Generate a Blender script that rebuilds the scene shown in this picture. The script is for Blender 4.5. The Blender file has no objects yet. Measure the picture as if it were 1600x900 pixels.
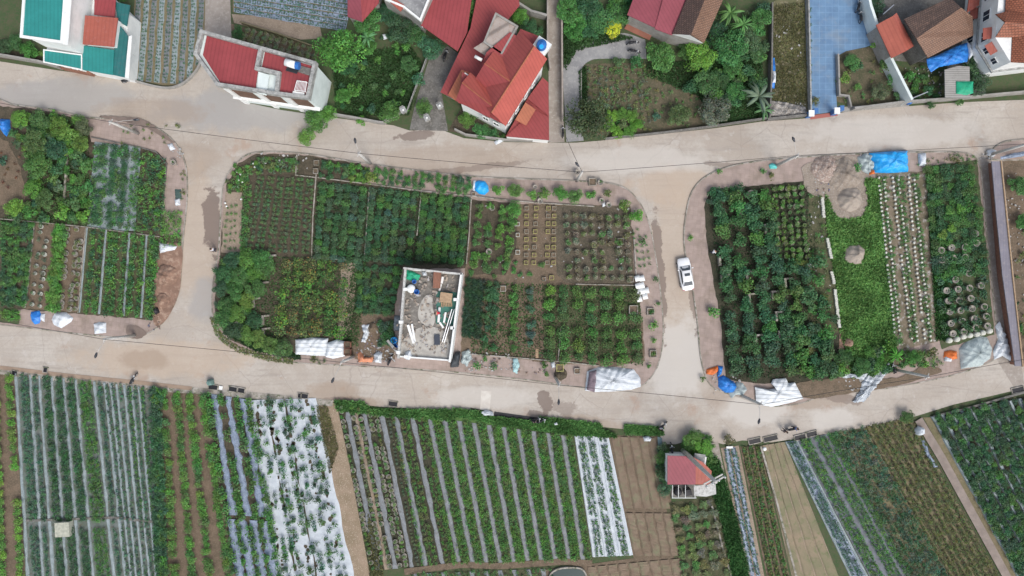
import bpy, math, random
import numpy as np
from mathutils import Vector, Matrix
from mathutils.geometry import tessellate_polygon
R = math.radians
rnd = random.Random(7)
NR = np.random.RandomState(11)
scene = bpy.context.scene
COL = scene.collection

# ---------------------------------------------------------------- camera, sky, sun, exposure
HC = 96.0            # height of the drone above the ground (m)
S = 0.09             # metres on the ground per pixel of the 1600 px wide photograph
cam_d = bpy.data.cameras.new('camera'); cam = bpy.data.objects.new('camera', cam_d); COL.objects.link(cam)
cam.location = (0, 0, HC); cam.rotation_euler = (0, 0, 0)
cam_d.sensor_width = 36; cam_d.lens = 36*HC/(1600*S); cam_d.clip_end = 2000
scene.camera = cam
world = bpy.data.worlds.new('World'); scene.world = world; world.use_nodes = True
wn = world.node_tree; bg = wn.nodes['Background']
sky = wn.nodes.new('ShaderNodeTexSky'); sky.sky_type = 'NISHITA'; sky.sun_disc = False
SUN_EL, SUN_AZ = R(52), R(150)      # veiled sun towards the lower right of the picture
sky.sun_elevation = SUN_EL; sky.sun_rotation = SUN_AZ; sky.dust_density = 3.0; sky.air_density = 1.0; sky.ozone_density = 1.0
hs = wn.nodes.new('ShaderNodeHueSaturation'); hs.inputs['Saturation'].default_value = .55   # thin overcast: a paler sky
wn.links.new(sky.outputs[0], hs.inputs['Color']); wn.links.new(hs.outputs[0], bg.inputs[0]); bg.inputs[1].default_value = 0.15
sun_d = bpy.data.lights.new('sun', 'SUN'); sun = bpy.data.objects.new('sun', sun_d); COL.objects.link(sun)
sun_d.energy = 1.45; sun_d.angle = R(28); sun_d.color = (1.0, 0.95, 0.88)
sdir = Vector((math.sin(SUN_AZ)*math.cos(SUN_EL), math.cos(SUN_AZ)*math.cos(SUN_EL), math.sin(SUN_EL)))
sun.rotation_euler = sdir.to_track_quat('Z', 'Y').to_euler(); sun.location = sdir*150
scene.view_settings.view_transform = 'Standard'; scene.view_settings.look = 'None'
scene.view_settings.gamma = 1; scene.view_settings.exposure = 0.36

# ---------------------------------------------------------------- helpers
def W(px, py, z=0.0):
    k = S*(HC-z)/HC
    return ((px-800)*k, (450-py)*k, z)
def WL(pts, z=0.0): return [W(p[0], p[1], z) for p in pts]

def tag(o, label=None, cat=None, group=None, kind=None):
    if label: o['label'] = label
    if cat: o['category'] = cat
    if group: o['group'] = group
    if kind: o['kind'] = kind
    return o
def org(o):
    v = Vector((0, 0, 0))
    while o is not None:
        v += o.location; o = o.parent
    return v
def empty(name, loc, label, cat, group=None, rz=0):
    o = bpy.data.objects.new(name, None); COL.objects.link(o); o.location = loc; o.rotation_euler = (0, 0, rz)
    o.empty_display_size = 0.3
    return tag(o, label, cat, group)

class MB:
    def __init__(s): s.v = []; s.f = []
    def add(s, vs, fs):
        n = len(s.v); s.v += [tuple(v) for v in vs]; s.f += [tuple(i+n for i in f) for f in fs]; return s
    def poly(s, pts): return s.add(pts, [tuple(range(len(pts)))])
    def sheet(s, pts):                     # concave-safe flat polygon
        tr = tessellate_polygon([[Vector(p) for p in pts]])
        fs = []
        for t in tr:
            a, b, c = [Vector(pts[i]) for i in t]
            fs.append(t if (b-a).cross(c-a).z > 0 else (t[0], t[2], t[1]))
        return s.add(pts, fs)
    def prism(s, pts, z0, z1, bottom=False):
        p = [(q[0], q[1]) for q in pts]
        ar = sum(p[i][0]*p[(i+1) % len(p)][1]-p[(i+1) % len(p)][0]*p[i][1] for i in range(len(p)))
        if ar < 0: p = p[::-1]
        n = len(p)
        s.sheet([(x, y, z1) for x, y in p])
        if bottom: s.poly([(x, y, z0) for x, y in p[::-1]])
        vs = [(x, y, z0) for x, y in p]+[(x, y, z1) for x, y in p]
        return s.add(vs, [(i, (i+1) % n, (i+1) % n+n, i+n) for i in range(n)])
    def box(s, c, size, rz=0.0, rx=0.0, ry=0.0):
        M = Matrix.Rotation(rz, 3, 'Z') @ Matrix.Rotation(ry, 3, 'Y') @ Matrix.Rotation(rx, 3, 'X')
        vs = []
        for x in (-.5, .5):
            for y in (-.5, .5):
                for z in (-.5, .5):
                    vs.append(Vector(c)+M @ Vector((x*size[0], y*size[1], z*size[2])))
        return s.add(vs, [(0, 1, 3, 2), (4, 6, 7, 5), (0, 4, 5, 1), (2, 3, 7, 6), (0, 2, 6, 4), (1, 5, 7, 3)])
    def tube(s, pts, r, n=8, caps=True):
        pts = [Vector(p) for p in pts]; rr = r if isinstance(r, (list, tuple)) else [r]*len(pts)
        vs = []; fs = []
        for i, p in enumerate(pts):
            d = (pts[min(i+1, len(pts)-1)]-pts[max(i-1, 0)]).normalized()
            a = d.orthogonal().normalized() if abs(d.z) < .9 else Vector((1, 0, 0))
            a = (a-d*a.dot(d)).normalized(); b = d.cross(a)
            for k in range(n):
                t = 2*math.pi*k/n; vs.append(p+(a*math.cos(t)+b*math.sin(t))*rr[i])
        for i in range(len(pts)-1):
            for k in range(n): fs.append((i*n+k, i*n+(k+1) % n, (i+1)*n+(k+1) % n, (i+1)*n+k))
        if caps:
            fs.append(tuple(range(n-1, -1, -1))); fs.append(tuple((len(pts)-1)*n+k for k in range(n)))
        return s.add(vs, fs)
    def lathe(s, prof, c=(0, 0, 0), n=14, cap=True):
        vs = []; fs = []
        for (r, z) in prof:
            for k in range(n):
                t = 2*math.pi*k/n; vs.append((c[0]+r*math.cos(t), c[1]+r*math.sin(t), c[2]+z))
        for i in range(len(prof)-1):
            for k in range(n): fs.append((i*n+k, i*n+(k+1) % n, (i+1)*n+(k+1) % n, (i+1)*n+k))
        if cap: fs.append(tuple((len(prof)-1)*n+k for k in range(n)))
        return s.add(vs, fs)
    def wall(s, pts, w, z0, z1):           # a wall of width w along a polyline
        for i, (a, b) in enumerate(zip(pts[:-1], pts[1:])):
            z1 += .005 if i % 2 else (-.005 if i else 0)
            if i and i == len(pts)-2: z1 += .003
            a = Vector(a[:2]); b = Vector(b[:2]); d = (b-a)
            L = d.length; 
            if L < 1e-4: continue
            s.box(((a.x+b.x)/2, (a.y+b.y)/2, (z0+z1)/2), (L+w*.98, w, z1-z0), math.atan2(d.y, d.x))
        return s
    def build(s, name, m, parent=None, smooth=False):
        if parent is None:
            xs = [v[0] for v in s.v]; ys = [v[1] for v in s.v]; zs = [v[2] for v in s.v]
            o0 = Vector(((min(xs)+max(xs))/2, (min(ys)+max(ys))/2, min(zs)))
        else: o0 = org(parent)
        me = bpy.data.meshes.new(name)
        me.from_pydata([(v[0]-o0.x, v[1]-o0.y, v[2]-o0.z) for v in s.v], [], s.f)
        me.materials.append(m)
        if smooth:
            for p in me.polygons: p.use_smooth = True
        o = bpy.data.objects.new(name, me); COL.objects.link(o)
        if parent is None: o.location = o0
        else: o.parent = parent
        return o

# ---------------------------------------------------------------- materials
MATS = {}
def mat(name, c1, c2=None, scale=1.0, c3=None, s3=8.0, rough=.85, bump=0.0, bscale=20, lo=.38, hi=.62, lo3=.5, hi3=.7, spec=.3, metal=0, stretch=None, rot=0):
    if name in MATS: return MATS[name]
    m = bpy.data.materials.new(name); m.use_nodes = True; nt = m.node_tree; N = nt.nodes; Lk = nt.links
    bs = N['Principled BSDF']; bs.inputs['Roughness'].default_value = rough; bs.inputs['Specular IOR Level'].default_value = spec
    bs.inputs['Metallic'].default_value = metal
    geo = N.new('ShaderNodeNewGeometry'); mp = N.new('ShaderNodeMapping'); Lk.new(geo.outputs['Position'], mp.inputs[0])
    mp.inputs['Rotation'].default_value = (0, 0, rot)
    if stretch: mp.inputs['Scale'].default_value = stretch
    def ramp(src, lo, hi):
        r = N.new('ShaderNodeMapRange'); r.inputs[1].default_value = lo; r.inputs[2].default_value = hi; Lk.new(src, r.inputs[0]); return r.outputs[0]
    def mix(f, a, b):
        x = N.new('ShaderNodeMix'); x.data_type = 'RGBA'; 
        if hasattr(f, 'links'): Lk.new(f, x.inputs[0])
        else: x.inputs[0].default_value = f
        for s_, i in ((a, 6), (b, 7)):
            if hasattr(s_, 'links'): Lk.new(s_, x.inputs[i])
            else: x.inputs[i].default_value = (*s_, 1)
        return x.outputs[2]
    out = None
    if c2:
        n1 = N.new('ShaderNodeTexNoise'); n1.inputs['Scale'].default_value = scale; n1.inputs['Detail'].default_value = 6; n1.inputs['Roughness'].default_value = .62
        Lk.new(mp.outputs[0], n1.inputs['Vector'])
        out = mix(ramp(n1.outputs['Fac'], lo, hi), c1, c2)
        if c3:
            n2 = N.new('ShaderNodeTexNoise'); n2.inputs['Scale'].default_value = s3; n2.inputs['Detail'].default_value = 4; n2.inputs['Roughness'].default_value = .7
            Lk.new(mp.outputs[0], n2.inputs['Vector'])
            out = mix(ramp(n2.outputs['Fac'], lo3, hi3), out, c3)
        Lk.new(out, bs.inputs['Base Color'])
    else: bs.inputs['Base Color'].default_value = (*c1, 1)
    if bump:
        n3 = N.new('ShaderNodeTexNoise'); n3.inputs['Scale'].default_value = bscale; n3.inputs['Detail'].default_value = 5; Lk.new(mp.outputs[0], n3.inputs['Vector'])
        b = N.new('ShaderNodeBump'); b.inputs['Strength'].default_value = bump; b.inputs['Distance'].default_value = .06
        Lk.new(n3.outputs['Fac'], b.inputs['Height']); Lk.new(b.outputs[0], bs.inputs['Normal'])
    MATS[name] = m; m['_'] = 0; del m['_']
    m_nodes[name] = (nt, mp, bs, out)
    return m
m_nodes = {}
def roofmat(name, c, rot, pitch=.35, dark=.72, stain=None, tile=False, rough=.55):
    """coloured metal sheet roofing with ribs, or clay tiles, the ribs running at angle rot"""
    if name in MATS: return MATS[name]
    d = tuple(x*.86 for x in c)
    m = mat(name, c, d, scale=.5, c3=stain or tuple(x*.8 for x in c), s3=2.2, lo3=.52, hi3=.8, rough=rough, rot=rot)
    nt, mp, bs, out = m_nodes[name]; N = nt.nodes; Lk = nt.links
    if tile:
        br = N.new('ShaderNodeTexBrick'); br.inputs['Scale'].default_value = 1; br.inputs['Brick Width'].default_value = pitch; br.inputs['Row Height'].default_value = pitch*.8
        br.inputs['Mortar Size'].default_value = pitch*.13; br.inputs['Color1'].default_value = (1, 1, 1, 1); br.inputs['Color2'].default_value = (.8, .78, .76, 1); br.inputs['Mortar'].default_value = (dark*.6,)*3+(1,)
        src = br.outputs['Color']; Lk.new(mp.outputs[0], br.inputs['Vector'])
    else:
        wv = N.new('ShaderNodeTexWave'); wv.wave_type = 'BANDS'; wv.bands_direction = 'X'; wv.inputs['Scale'].default_value = 1/(pitch*2)*.628*1.0
        Lk.new(mp.outputs[0], wv.inputs['Vector'])
        r = N.new('ShaderNodeMapRange'); r.inputs[1].default_value = .0; r.inputs[2].default_value = .35; r.inputs[3].default_value = dark; r.inputs[4].default_value = 1
        Lk.new(wv.outputs['Fac'], r.inputs[0]); src = r.outputs[0]
    x = N.new('ShaderNodeMix'); x.data_type = 'RGBA'; x.blend_type = 'MULTIPLY'; x.inputs[0].default_value = 1
    Lk.new(out, x.inputs[6]); Lk.new(src, x.inputs[7]); Lk.new(x.outputs[2], bs.inputs['Base Color'])
    return m
def brickmat(name, c1, c2, mortar, bw, rh, ms, rot, stain, sscale=.6, rough=.8):
    m = mat(name, c1, c2, scale=.7, c3=stain, s3=sscale, lo3=.5, hi3=.75, rough=rough, rot=rot)
    nt, mp, bs, out = m_nodes[name]; N = nt.nodes; Lk = nt.links
    br = N.new('ShaderNodeTexBrick'); br.inputs['Scale'].default_value = 1; br.inputs['Brick Width'].default_value = bw; br.inputs['Row Height'].default_value = rh; br.offset = 0
    br.inputs['Mortar Size'].default_value = ms; br.inputs['Color1'].default_value = (1, 1, 1, 1); br.inputs['Color2'].default_value = (.88, .88, .88, 1); br.inputs['Mortar'].default_value = (*mortar, 1)
    Lk.new(mp.outputs[0], br.inputs['Vector'])
    x = N.new('ShaderNodeMix'); x.data_type = 'RGBA'; x.blend_type = 'MULTIPLY'; x.inputs[0].default_value = 1
    Lk.new(out, x.inputs[6]); Lk.new(br.outputs['Color'], x.inputs[7]); Lk.new(x.outputs[2], bs.inputs['Base Color'])
    return m

WARM = (.44, .35, .27); BRN = (.31, .235, .175); GRY = (.33, .32, .31); PAL = (.52, .49, .45)
BLOBS = [(1055, 420, 60, 200, WARM, .5), (310, 380, 50, 170, WARM, .5), (1060, 560, 90, 90, PAL, .8), (260, 560, 200, 40, WARM, .6), (225, 562, 60, 22, BRN, .55), (400, 170, 220, 50, GRY, .8), (100, 150, 160, 40, GRY, .7), (240, 175, 130, 30, BRN, .45),
         (700, 250, 160, 35, BRN, .4), (520, 612, 60, 25, BRN, .55), (560, 630, 60, 16, BRN, .6), (1260, 620, 110, 28, BRN, .5), (900, 665, 120, 22, BRN, .5), (1180, 640, 80, 40, PAL, .8), (1300, 655, 60, 25, PAL, .7), (1050, 290, 90, 45, WARM, .6), (320, 470, 40, 50, GRY, .7),
         (1400, 205, 200, 35, PAL, .6), (1000, 250, 160, 30, PAL, .6), (1120, 600, 40, 60, BRN, .4), (760, 620, 120, 24, PAL, .6), (1540, 450, 30, 150, WARM, .5), (300, 250, 60, 40, BRN, .35)]
WETS = [(333, 345, 24, 85, 4, .85), (852, 628, 16, 34, 15, .8), (835, 648, 24, 12, 0, .7), (884, 640, 34, 20, 0, .45), (650, 212, 48, 12, 6, .75), (1030, 420, 13, 150, 5, .75), (1079, 430, 10, 130, 6, .6), (700, 268, 200, 9, 7, .5), (1160, 262, 90, 9, -8, .5), (600, 562, 0.1, 0.1, 0, .1), (1310, 622, 60, 12, -10, .55), (520, 625, 50, 10, 3, .45)]
def road_material():
    m = mat('road_concrete', (.435, .388, .338), (.368, .318, .27), scale=.07, c3=(.49, .452, .405), s3=.13, lo=.42, hi=.66, lo3=.46, hi3=.66, rough=.9, bump=.15, bscale=6)
    nt, mp, bs, out = m_nodes['road_concrete']; N = nt.nodes; Lk = nt.links
    geo = N.new('ShaderNodeNewGeometry')
    def noise(scale, vec=None, det=6, st=None):
        n = N.new('ShaderNodeTexNoise'); n.inputs['Scale'].default_value = scale; n.inputs['Detail'].default_value = det; n.inputs['Roughness'].default_value = .65
        if st:
            q = N.new('ShaderNodeMapping'); q.inputs['Scale'].default_value = st; Lk.new(geo.outputs['Position'], q.inputs[0]); Lk.new(q.outputs[0], n.inputs['Vector'])
        else: Lk.new(geo.outputs['Position'], n.inputs['Vector'])
        return n.outputs['Fac']
    def ramp(src, lo, hi, a=0., b=1.):
        r = N.new('ShaderNodeMapRange'); r.inputs[1].default_value = lo; r.inputs[2].default_value = hi; r.inputs[3].default_value = a; r.inputs[4].default_value = b; Lk.new(src, r.inputs[0]); return r.outputs[0]
    def mix(f, a, b, bl='MIX'):
        x = N.new('ShaderNodeMix'); x.data_type = 'RGBA'; x.blend_type = bl
        if hasattr(f, 'links'): Lk.new(f, x.inputs[0])
        else: x.inputs[0].default_value = f
        for s_, i in ((a, 6), (b, 7)):
            if hasattr(s_, 'links'): Lk.new(s_, x.inputs[i])
            else: x.inputs[i].default_value = (*s_, 1)
        return x.outputs[2]
    # fine grit, long tyre streaks, brown mud blotches, slab joints and cracks
    o = mix(ramp(noise(3.0), .35, .7, 0, .5), out, (.34, .30, .26))
    o = mix(ramp(noise(7.0, det=3), .55, .75, 0, .4), o, (.50, .47, .43))
    o = mix(ramp(noise(1.0, st=(.04, 1.1, 1)), .5, .72, 0, .5), o, (.33, .30, .27))
    o = mix(ramp(noise(1.6, st=(.10, .75, 1)), .56, .66, 0, .45), o, (.29, .26, .23))
    o = mix(ramp(noise(.5, det=10), .60, .64, 0, .35), o, (.52, .49, .46))
    o = mix(ramp(noise(.22, det=8), .60, .68, 0, .6), o, (.36, .26, .20))
    o = mix(ramp(noise(14, det=2), .62, .72, 0, .35), o, (.22, .18, .15))
    vo = N.new('ShaderNodeTexVoronoi'); vo.feature = 'DISTANCE_TO_EDGE'; vo.inputs['Scale'].default_value = .16
    dn = N.new('ShaderNodeMixRGB'); dn.blend_type = 'ADD'; dn.inputs[0].default_value = .35
    nz = N.new('ShaderNodeTexNoise'); nz.inputs['Scale'].default_value = .8; Lk.new(geo.outputs['Position'], nz.inputs['Vector'])
    Lk.new(geo.outputs['Position'], dn.inputs[1]); Lk.new(nz.outputs['Color'], dn.inputs[2]); Lk.new(dn.outputs[0], vo.inputs['Vector'])
    o = mix(ramp(vo.outputs['Distance'], 0.0, .008, .40, 0), o, (.24, .21, .19))
    for (cx, cy, rx, ry, col, st) in BLOBS:
        tc = N.new('ShaderNodeMapping'); tc.vector_type = 'POINT'; q = W(cx, cy)
        sx, sy = 1/(rx*S), 1/(ry*S); tc.inputs['Scale'].default_value = (sx, sy, 0); tc.inputs['Location'].default_value = (-q[0]*sx, -q[1]*sy, 0)
        Lk.new(geo.outputs['Position'], tc.inputs[0]); gr = N.new('ShaderNodeTexGradient'); gr.gradient_type = 'SPHERICAL'; Lk.new(tc.outputs[0], gr.inputs[0])
        ad = N.new('ShaderNodeMath'); ad.operation = 'MULTIPLY_ADD'; Lk.new(noise(.35, det=9), ad.inputs[0]); ad.inputs[1].default_value = 1.1; sb = N.new('ShaderNodeMath'); sb.operation = 'ADD'; Lk.new(gr.outputs['Fac'], sb.inputs[0]); sb.inputs[1].default_value = -.75; Lk.new(sb.outputs[0], ad.inputs[2])
        mk = N.new('ShaderNodeMath'); mk.operation = 'MULTIPLY'; Lk.new(ramp(ad.outputs[0], 0, .25, 0, st), mk.inputs[0]); Lk.new(ramp(gr.outputs['Fac'], 0, .15), mk.inputs[1])
        o = mix(mk.outputs[0], o, col)
    for (cx, cy, rx, ry, an, st) in WETS:
        q = W(cx, cy); rel = N.new('ShaderNodeVectorMath'); rel.operation = 'SUBTRACT'; Lk.new(geo.outputs['Position'], rel.inputs[0]); rel.inputs[1].default_value = (q[0], q[1], 0)
        tc = N.new('ShaderNodeMapping'); tc.vector_type = 'TEXTURE'; tc.inputs['Rotation'].default_value = (0, 0, R(an)); tc.inputs['Scale'].default_value = (rx*S, ry*S, 1e6); Lk.new(rel.outputs[0], tc.inputs[0])
        gr = N.new('ShaderNodeTexGradient'); gr.gradient_type = 'SPHERICAL'; Lk.new(tc.outputs[0], gr.inputs[0])
        ad = N.new('ShaderNodeMath'); ad.operation = 'MULTIPLY_ADD'; Lk.new(noise(.55, det=8), ad.inputs[0]); ad.inputs[1].default_value = 1.5; sb = N.new('ShaderNodeMath'); sb.operation = 'ADD'; Lk.new(gr.outputs['Fac'], sb.inputs[0]); sb.inputs[1].default_value = -1.1; Lk.new(sb.outputs[0], ad.inputs[2])
        mk = N.new('ShaderNodeMath'); mk.operation = 'MULTIPLY'; Lk.new(ramp(ad.outputs[0], 0, .09, 0, st), mk.inputs[0]); Lk.new(ramp(gr.outputs['Fac'], 0, .08), mk.inputs[1])
        o = mix(mk.outputs[0], o, (.175, .135, .115))
    Lk.new(o, bs.inputs['Base Color'])
    return m

ROAD = road_material()
PAVE = brickmat('pink_paving', (.385, .305, .27), (.32, .255, .225), (.86, .85, .84), .6, .6, .03, .12, (.25, .20, .16), .45)
RUBBLE = mat('grey_rubble', (.31, .262, .215), (.23, .19, .155), .9, c3=(.40, .365, .33), s3=5, rough=.95, bump=1)
OFFWHITE = mat('weathered_white', (.55, .55, .53), (.42, .42, .40), 1.5, c3=(.30, .29, .27), s3=3)
KERB = mat('kerb_concrete', (.40, .37, .335), (.22, .20, .165), .8, c3=(.13, .14, .09), s3=1.5, lo3=.52, hi3=.62)
SOIL = mat('dark_soil', (.088, .072, .050), (.055, .050, .034), 1.2, c3=(.135, .11, .08), s3=5, rough=.95, bump=.7, bscale=7)
BROWN = mat('brown_soil', (.165, .122, .086), (.115, .09, .062), .9, c3=(.22, .17, .125), s3=5, rough=.95, bump=.6, bscale=7)
REDSOIL = mat('red_soil', (.27, .17, .125), (.18, .115, .085), .5, c3=(.40, .29, .22), s3=1.4, rough=.95, bump=.8, bscale=5)
TAN = mat('tan_soil', (.30, .24, .185), (.235, .185, .14), .7, c3=(.36, .30, .24), s3=5, rough=.95, bump=.5, bscale=8)
OLIVE = mat('olive_soil', (.20, .165, .105), (.15, .14, .075), .8, c3=(.24, .20, .13), s3=5, rough=.95, bump=.5)
GARDEN = mat('garden_soil', (.125, .105, .068), (.075, .08, .045), .6, c3=(.18, .14, .10), s3=4, rough=.95, bump=.6)
DRYYARD = mat('dry_yard', (.185, .165, .10), (.115, .12, .06), .7, c3=(.36, .31, .25), s3=1.6, lo3=.55, hi3=.68, rough=.95, bump=.6)
LITTER = mat('leaf_litter', (.095, .092, .052), (.06, .075, .036), 1.0, c3=(.20, .165, .11), s3=7, lo3=.56, hi3=.66, rough=.95, bump=.7)
GRASSY = mat('grassy_ground', (.075, .16, .045), (.11, .19, .06), .5, c3=(.06, .11, .035), s3=3, rough=.95, bump=.8)
TURFY = mat('weedy_soil', (.07, .095, .042), (.085, .078, .05), 1.2, c3=(.05, .08, .03), s3=4, rough=.95, bump=.7)
GREENSOIL = mat('mossy_soil', (.055, .095, .038), (.085, .095, .05), 1.0, c3=(.10, .085, .06), s3=4, rough=.95, bump=.7)
MULCH = mat('grey_film', (.225, .245, .265), (.17, .185, .20), 1.5, c3=(.14, .14, .13), s3=4, rough=.42, bump=.5, bscale=9)
BLUEMULCH = mat('blue_grey_film', (.25, .31, .42), (.17, .21, .28), 1.2, c3=(.36, .43, .53), s3=5, rough=.38, bump=.7, bscale=8)
PALEMULCH = mat('pale_film', (.31, .365, .39), (.22, .27, .28), 1.4, c3=(.20, .24, .23), s3=6, rough=.4, bump=.6)
WHITEFILM = mat('white_film', (.53, .575, .62), (.44, .485, .53), 1.2, c3=(.30, .33, .36), s3=6, lo3=.56, hi3=.8, rough=.4, bump=.5)
CONC = mat('grey_concrete', (.33, .32, .30), (.25, .24, .22), .8, c3=(.18, .17, .155), s3=3, lo3=.55, hi3=.75, bump=.2)
DARKCONC = mat('dark_concrete', (.17, .165, .155), (.115, .11, .10), .9, c3=(.24, .23, .21), s3=4, bump=.2)
ALLEY = mat('alley_concrete', (.34, .30, .265), (.26, .225, .195), .35, c3=(.40, .37, .33), s3=2, bump=.2)
DRIVE = mat('drive_concrete', (.29, .29, .29), (.22, .22, .225), .4, c3=(.35, .345, .335), s3=2.5, bump=.2)
PATHM = mat('dirt_path', (.31, .235, .17), (.23, .18, .12), .5, c3=(.45, .39, .31), s3=6, lo3=.55, hi3=.66, rough=.95, bump=.6)
WET = mat('wet_mud', (.21, .165, .14), (.165, .125, .105), .8, rough=.6)
DIRT = mat('washed_dirt', (.33, .25, .19), (.27, .20, .15), .6, rough=.9)
WHITE = mat('white_paint', (.80, .81, .80), (.70, .72, .71), .8, c3=(.42, .42, .40), s3=1.5, lo3=.62, hi3=.9, rough=.6)
PALEBLUE = mat('pale_render', (.68, .75, .74), (.58, .65, .64), .6, c3=(.36, .40, .42), s3=2, lo3=.6, hi3=.9, rough=.7)
PARAPET = mat('weathered_parapet', (.36, .365, .355), (.20, .205, .20), 1.4, c3=(.48, .48, .46), s3=3)
GLASS = mat('window_glass', (.025, .035, .055), rough=.12, spec=.6)
BLACK = mat('black_plastic', (.02, .02, .024), rough=.45)
DARKMETAL = mat('dark_metal', (.06, .065, .075), rough=.4, metal=.4)
STEEL = mat('steel', (.5, .52, .55), rough=.35, metal=.7)
POLEM = mat('pole_concrete', (.52, .51, .49), (.42, .41, .39), 2)
BLUE = mat('blue_tarp', (.03, .20, .62), (.02, .14, .48), 1.2, c3=(.06, .33, .78), s3=3, rough=.4, bump=.4, bscale=5)
CYAN = mat('bright_blue_tarp', (.02, .36, .80), (.015, .27, .66), 1.0, c3=(.10, .50, .88), s3=2, rough=.35, bump=.4, bscale=5)
ORANGE = mat('orange_tarp', (.72, .19, .05), (.55, .13, .03), 2, rough=.5, bump=.5)
WHITETARP = mat('white_tarp', (.66, .70, .74), (.54, .58, .62), 1.0, c3=(.40, .43, .46), s3=3, lo3=.55, hi3=.8, rough=.45, bump=.7, bscale=5)
GREYTARP = mat('grey_green_tarp', (.42, .49, .49), (.33, .39, .40), .8, c3=(.27, .31, .33), s3=2.5, rough=.5, bump=.7, bscale=5)
GREEN = mat('green_sheet', (.02, .36, .20), (.015, .27, .15), 2, rough=.5)
TEAL = mat('teal_film', (.12, .52, .50), rough=.4)
TERRA = mat('terracotta', (.30, .15, .10), (.22, .11, .08), 3)
POTM = mat('clay_pot', (.33, .30, .24), (.24, .22, .17), 6, rough=.8)
POTW = mat('pale_pot', (.60, .60, .54), (.42, .43, .38), 6, rough=.7)
YELPOT = mat('yellow_planter', (.42, .38, .14), (.30, .29, .13), 5)
DEEPSOIL = mat('very_dark_soil', (.055, .052, .034), (.035, .040, .024), 1.0, c3=(.09, .078, .055), s3=5, rough=.95, bump=.7)  # darkest soil colour, for orchards and densely planted fields
TRUNK = mat('bark', (.13, .10, .075), (.08, .06, .045), 6)
SANDPILE = mat('gravel', (.37, .32, .27), (.30, .255, .215), 1.5, c3=(.40, .355, .32), s3=12, rough=.95, bump=1, bscale=14)
CARPAINT = mat('white_car_paint', (.80, .81, .82), rough=.18, spec=.6)
RUBBER = mat('rubber', (.018, .018, .018), rough=.8)
CARGLASS = mat('car_glass', (.045, .055, .065), rough=.08, spec=.9)
SKIN = mat('skin', (.42, .26, .18), rough=.6)
BLUEPIPE = mat('blue_barrel', (.03, .14, .42), rough=.4)
WOOD = mat('wood', (.42, .30, .19), (.32, .22, .14), 3)
BRICK = brickmat('red_brick', (.33, .16, .11), (.26, .13, .09), (.55, .5, .45), .22, .08, .012, 0, (.2, .12, .09), 1.5)
WATER = mat('pond_water', (.012, .035, .035), rough=.08, spec=.6)

def leaf_material():
    m = bpy.data.materials.new('leaves'); m.use_nodes = True; nt = m.node_tree; N = nt.nodes; Lk = nt.links
    bs = N['Principled BSDF']; bs.inputs['Roughness'].default_value = .55; bs.inputs['Specular IOR Level'].default_value = .25
    at = N.new('ShaderNodeAttribute'); at.attribute_name = 'tint'; oi = N.new('ShaderNodeObjectInfo')
    x = N.new('ShaderNodeMix'); x.data_type = 'RGBA'; x.blend_type = 'MULTIPLY'; x.inputs[0].default_value = 1; x.clamp_result = False
    Lk.new(at.outputs['Color'], x.inputs[6]); Lk.new(oi.outputs['Color'], x.inputs[7]); Lk.new(x.outputs[2], bs.inputs['Base Color'])
    return m
LEAF = leaf_material()

def fast_mesh(name, V, Q, C, m=None):
    me = bpy.data.meshes.new(name); n = len(V); k = len(Q)
    me.vertices.add(n); me.vertices.foreach_set('co', np.ascontiguousarray(V, dtype=np.float32).ravel())
    me.loops.add(k*4); me.loops.foreach_set('vertex_index', np.ascontiguousarray(Q, dtype=np.int32).ravel())
    me.polygons.add(k); me.polygons.foreach_set('loop_start', np.arange(0, k*4, 4, dtype=np.int32))
    try: me.polygons.foreach_set('loop_total', np.full(k, 4, dtype=np.int32))
    except Exception: pass
    me.update(calc_edges=True)
    if C is not None:
        a = me.attributes.new('tint', 'FLOAT_COLOR', 'POINT')
        c4 = np.ones((n, 4), dtype=np.float32); c4[:, :3] = C; a.data.foreach_set('color', c4.ravel())
    me.materials.append(m or LEAF)
    return me

# ---------------------------------------------------------------- leaf clouds (unit radius 1, base at z = 0)
def leaf_cloud(n, leaf, clumps, h=1.5, seed=0, spread=.62, var=.3, asp=.55, flower=None):
    r = np.random.RandomState(seed)
    cc = r.normal(size=(clumps, 3)); cc /= np.linalg.norm(cc, axis=1)[:, None]
    cc *= (r.uniform(.15, 1, clumps)**.5*spread)[:, None]; cr = r.uniform(.28, .46, clumps)
    ctone = r.uniform(1-var, 1+var, clumps)
    ci = r.randint(0, clumps, n); d = r.normal(size=(n, 3)); d /= np.linalg.norm(d, axis=1)[:, None]
    d[:, 2] = np.abs(d[:, 2])*.85+.15*d[:, 2]
    P = cc[ci]+d*(cr[ci]*r.uniform(.55, 1, n)**.5)[:, None]
    P[:, 2] = (P[:, 2]+1)*.5*h*.62+h*.30
    rad = np.sort(np.hypot(P[:, 0], P[:, 1])); P[:, :2] *= 1.0/rad[int(n*.96)]
    nr = d*.8+r.normal(size=(n, 3))*.55; nr[:, 2] += .55; nr /= np.linalg.norm(nr, axis=1)[:, None]
    t = np.cross(nr, r.normal(size=(n, 3))); t /= np.linalg.norm(t, axis=1)[:, None]; b = np.cross(nr, t)
    L = leaf*r.uniform(.6, 1.35, n)[:, None]
    q = np.stack([P-t*L*.5, P-b*L*asp*.5, P+t*L*.5, P+b*L*asp*.5], 1)
    tone = ctone[ci]*r.uniform(.75, 1.28, n)
    C = np.stack([tone*r.uniform(.8, 1.3, n), tone, tone*r.uniform(.75, 1.2, n)], 1)
    if flower:
        k = r.rand(n) < flower[0]; C[k] = np.array(flower[1])*r.uniform(.7, 1.2, (k.sum(), 1))
    return q.reshape(-1, 3), np.arange(n*4).reshape(-1, 4), np.repeat(C, 4, axis=0)
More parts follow.
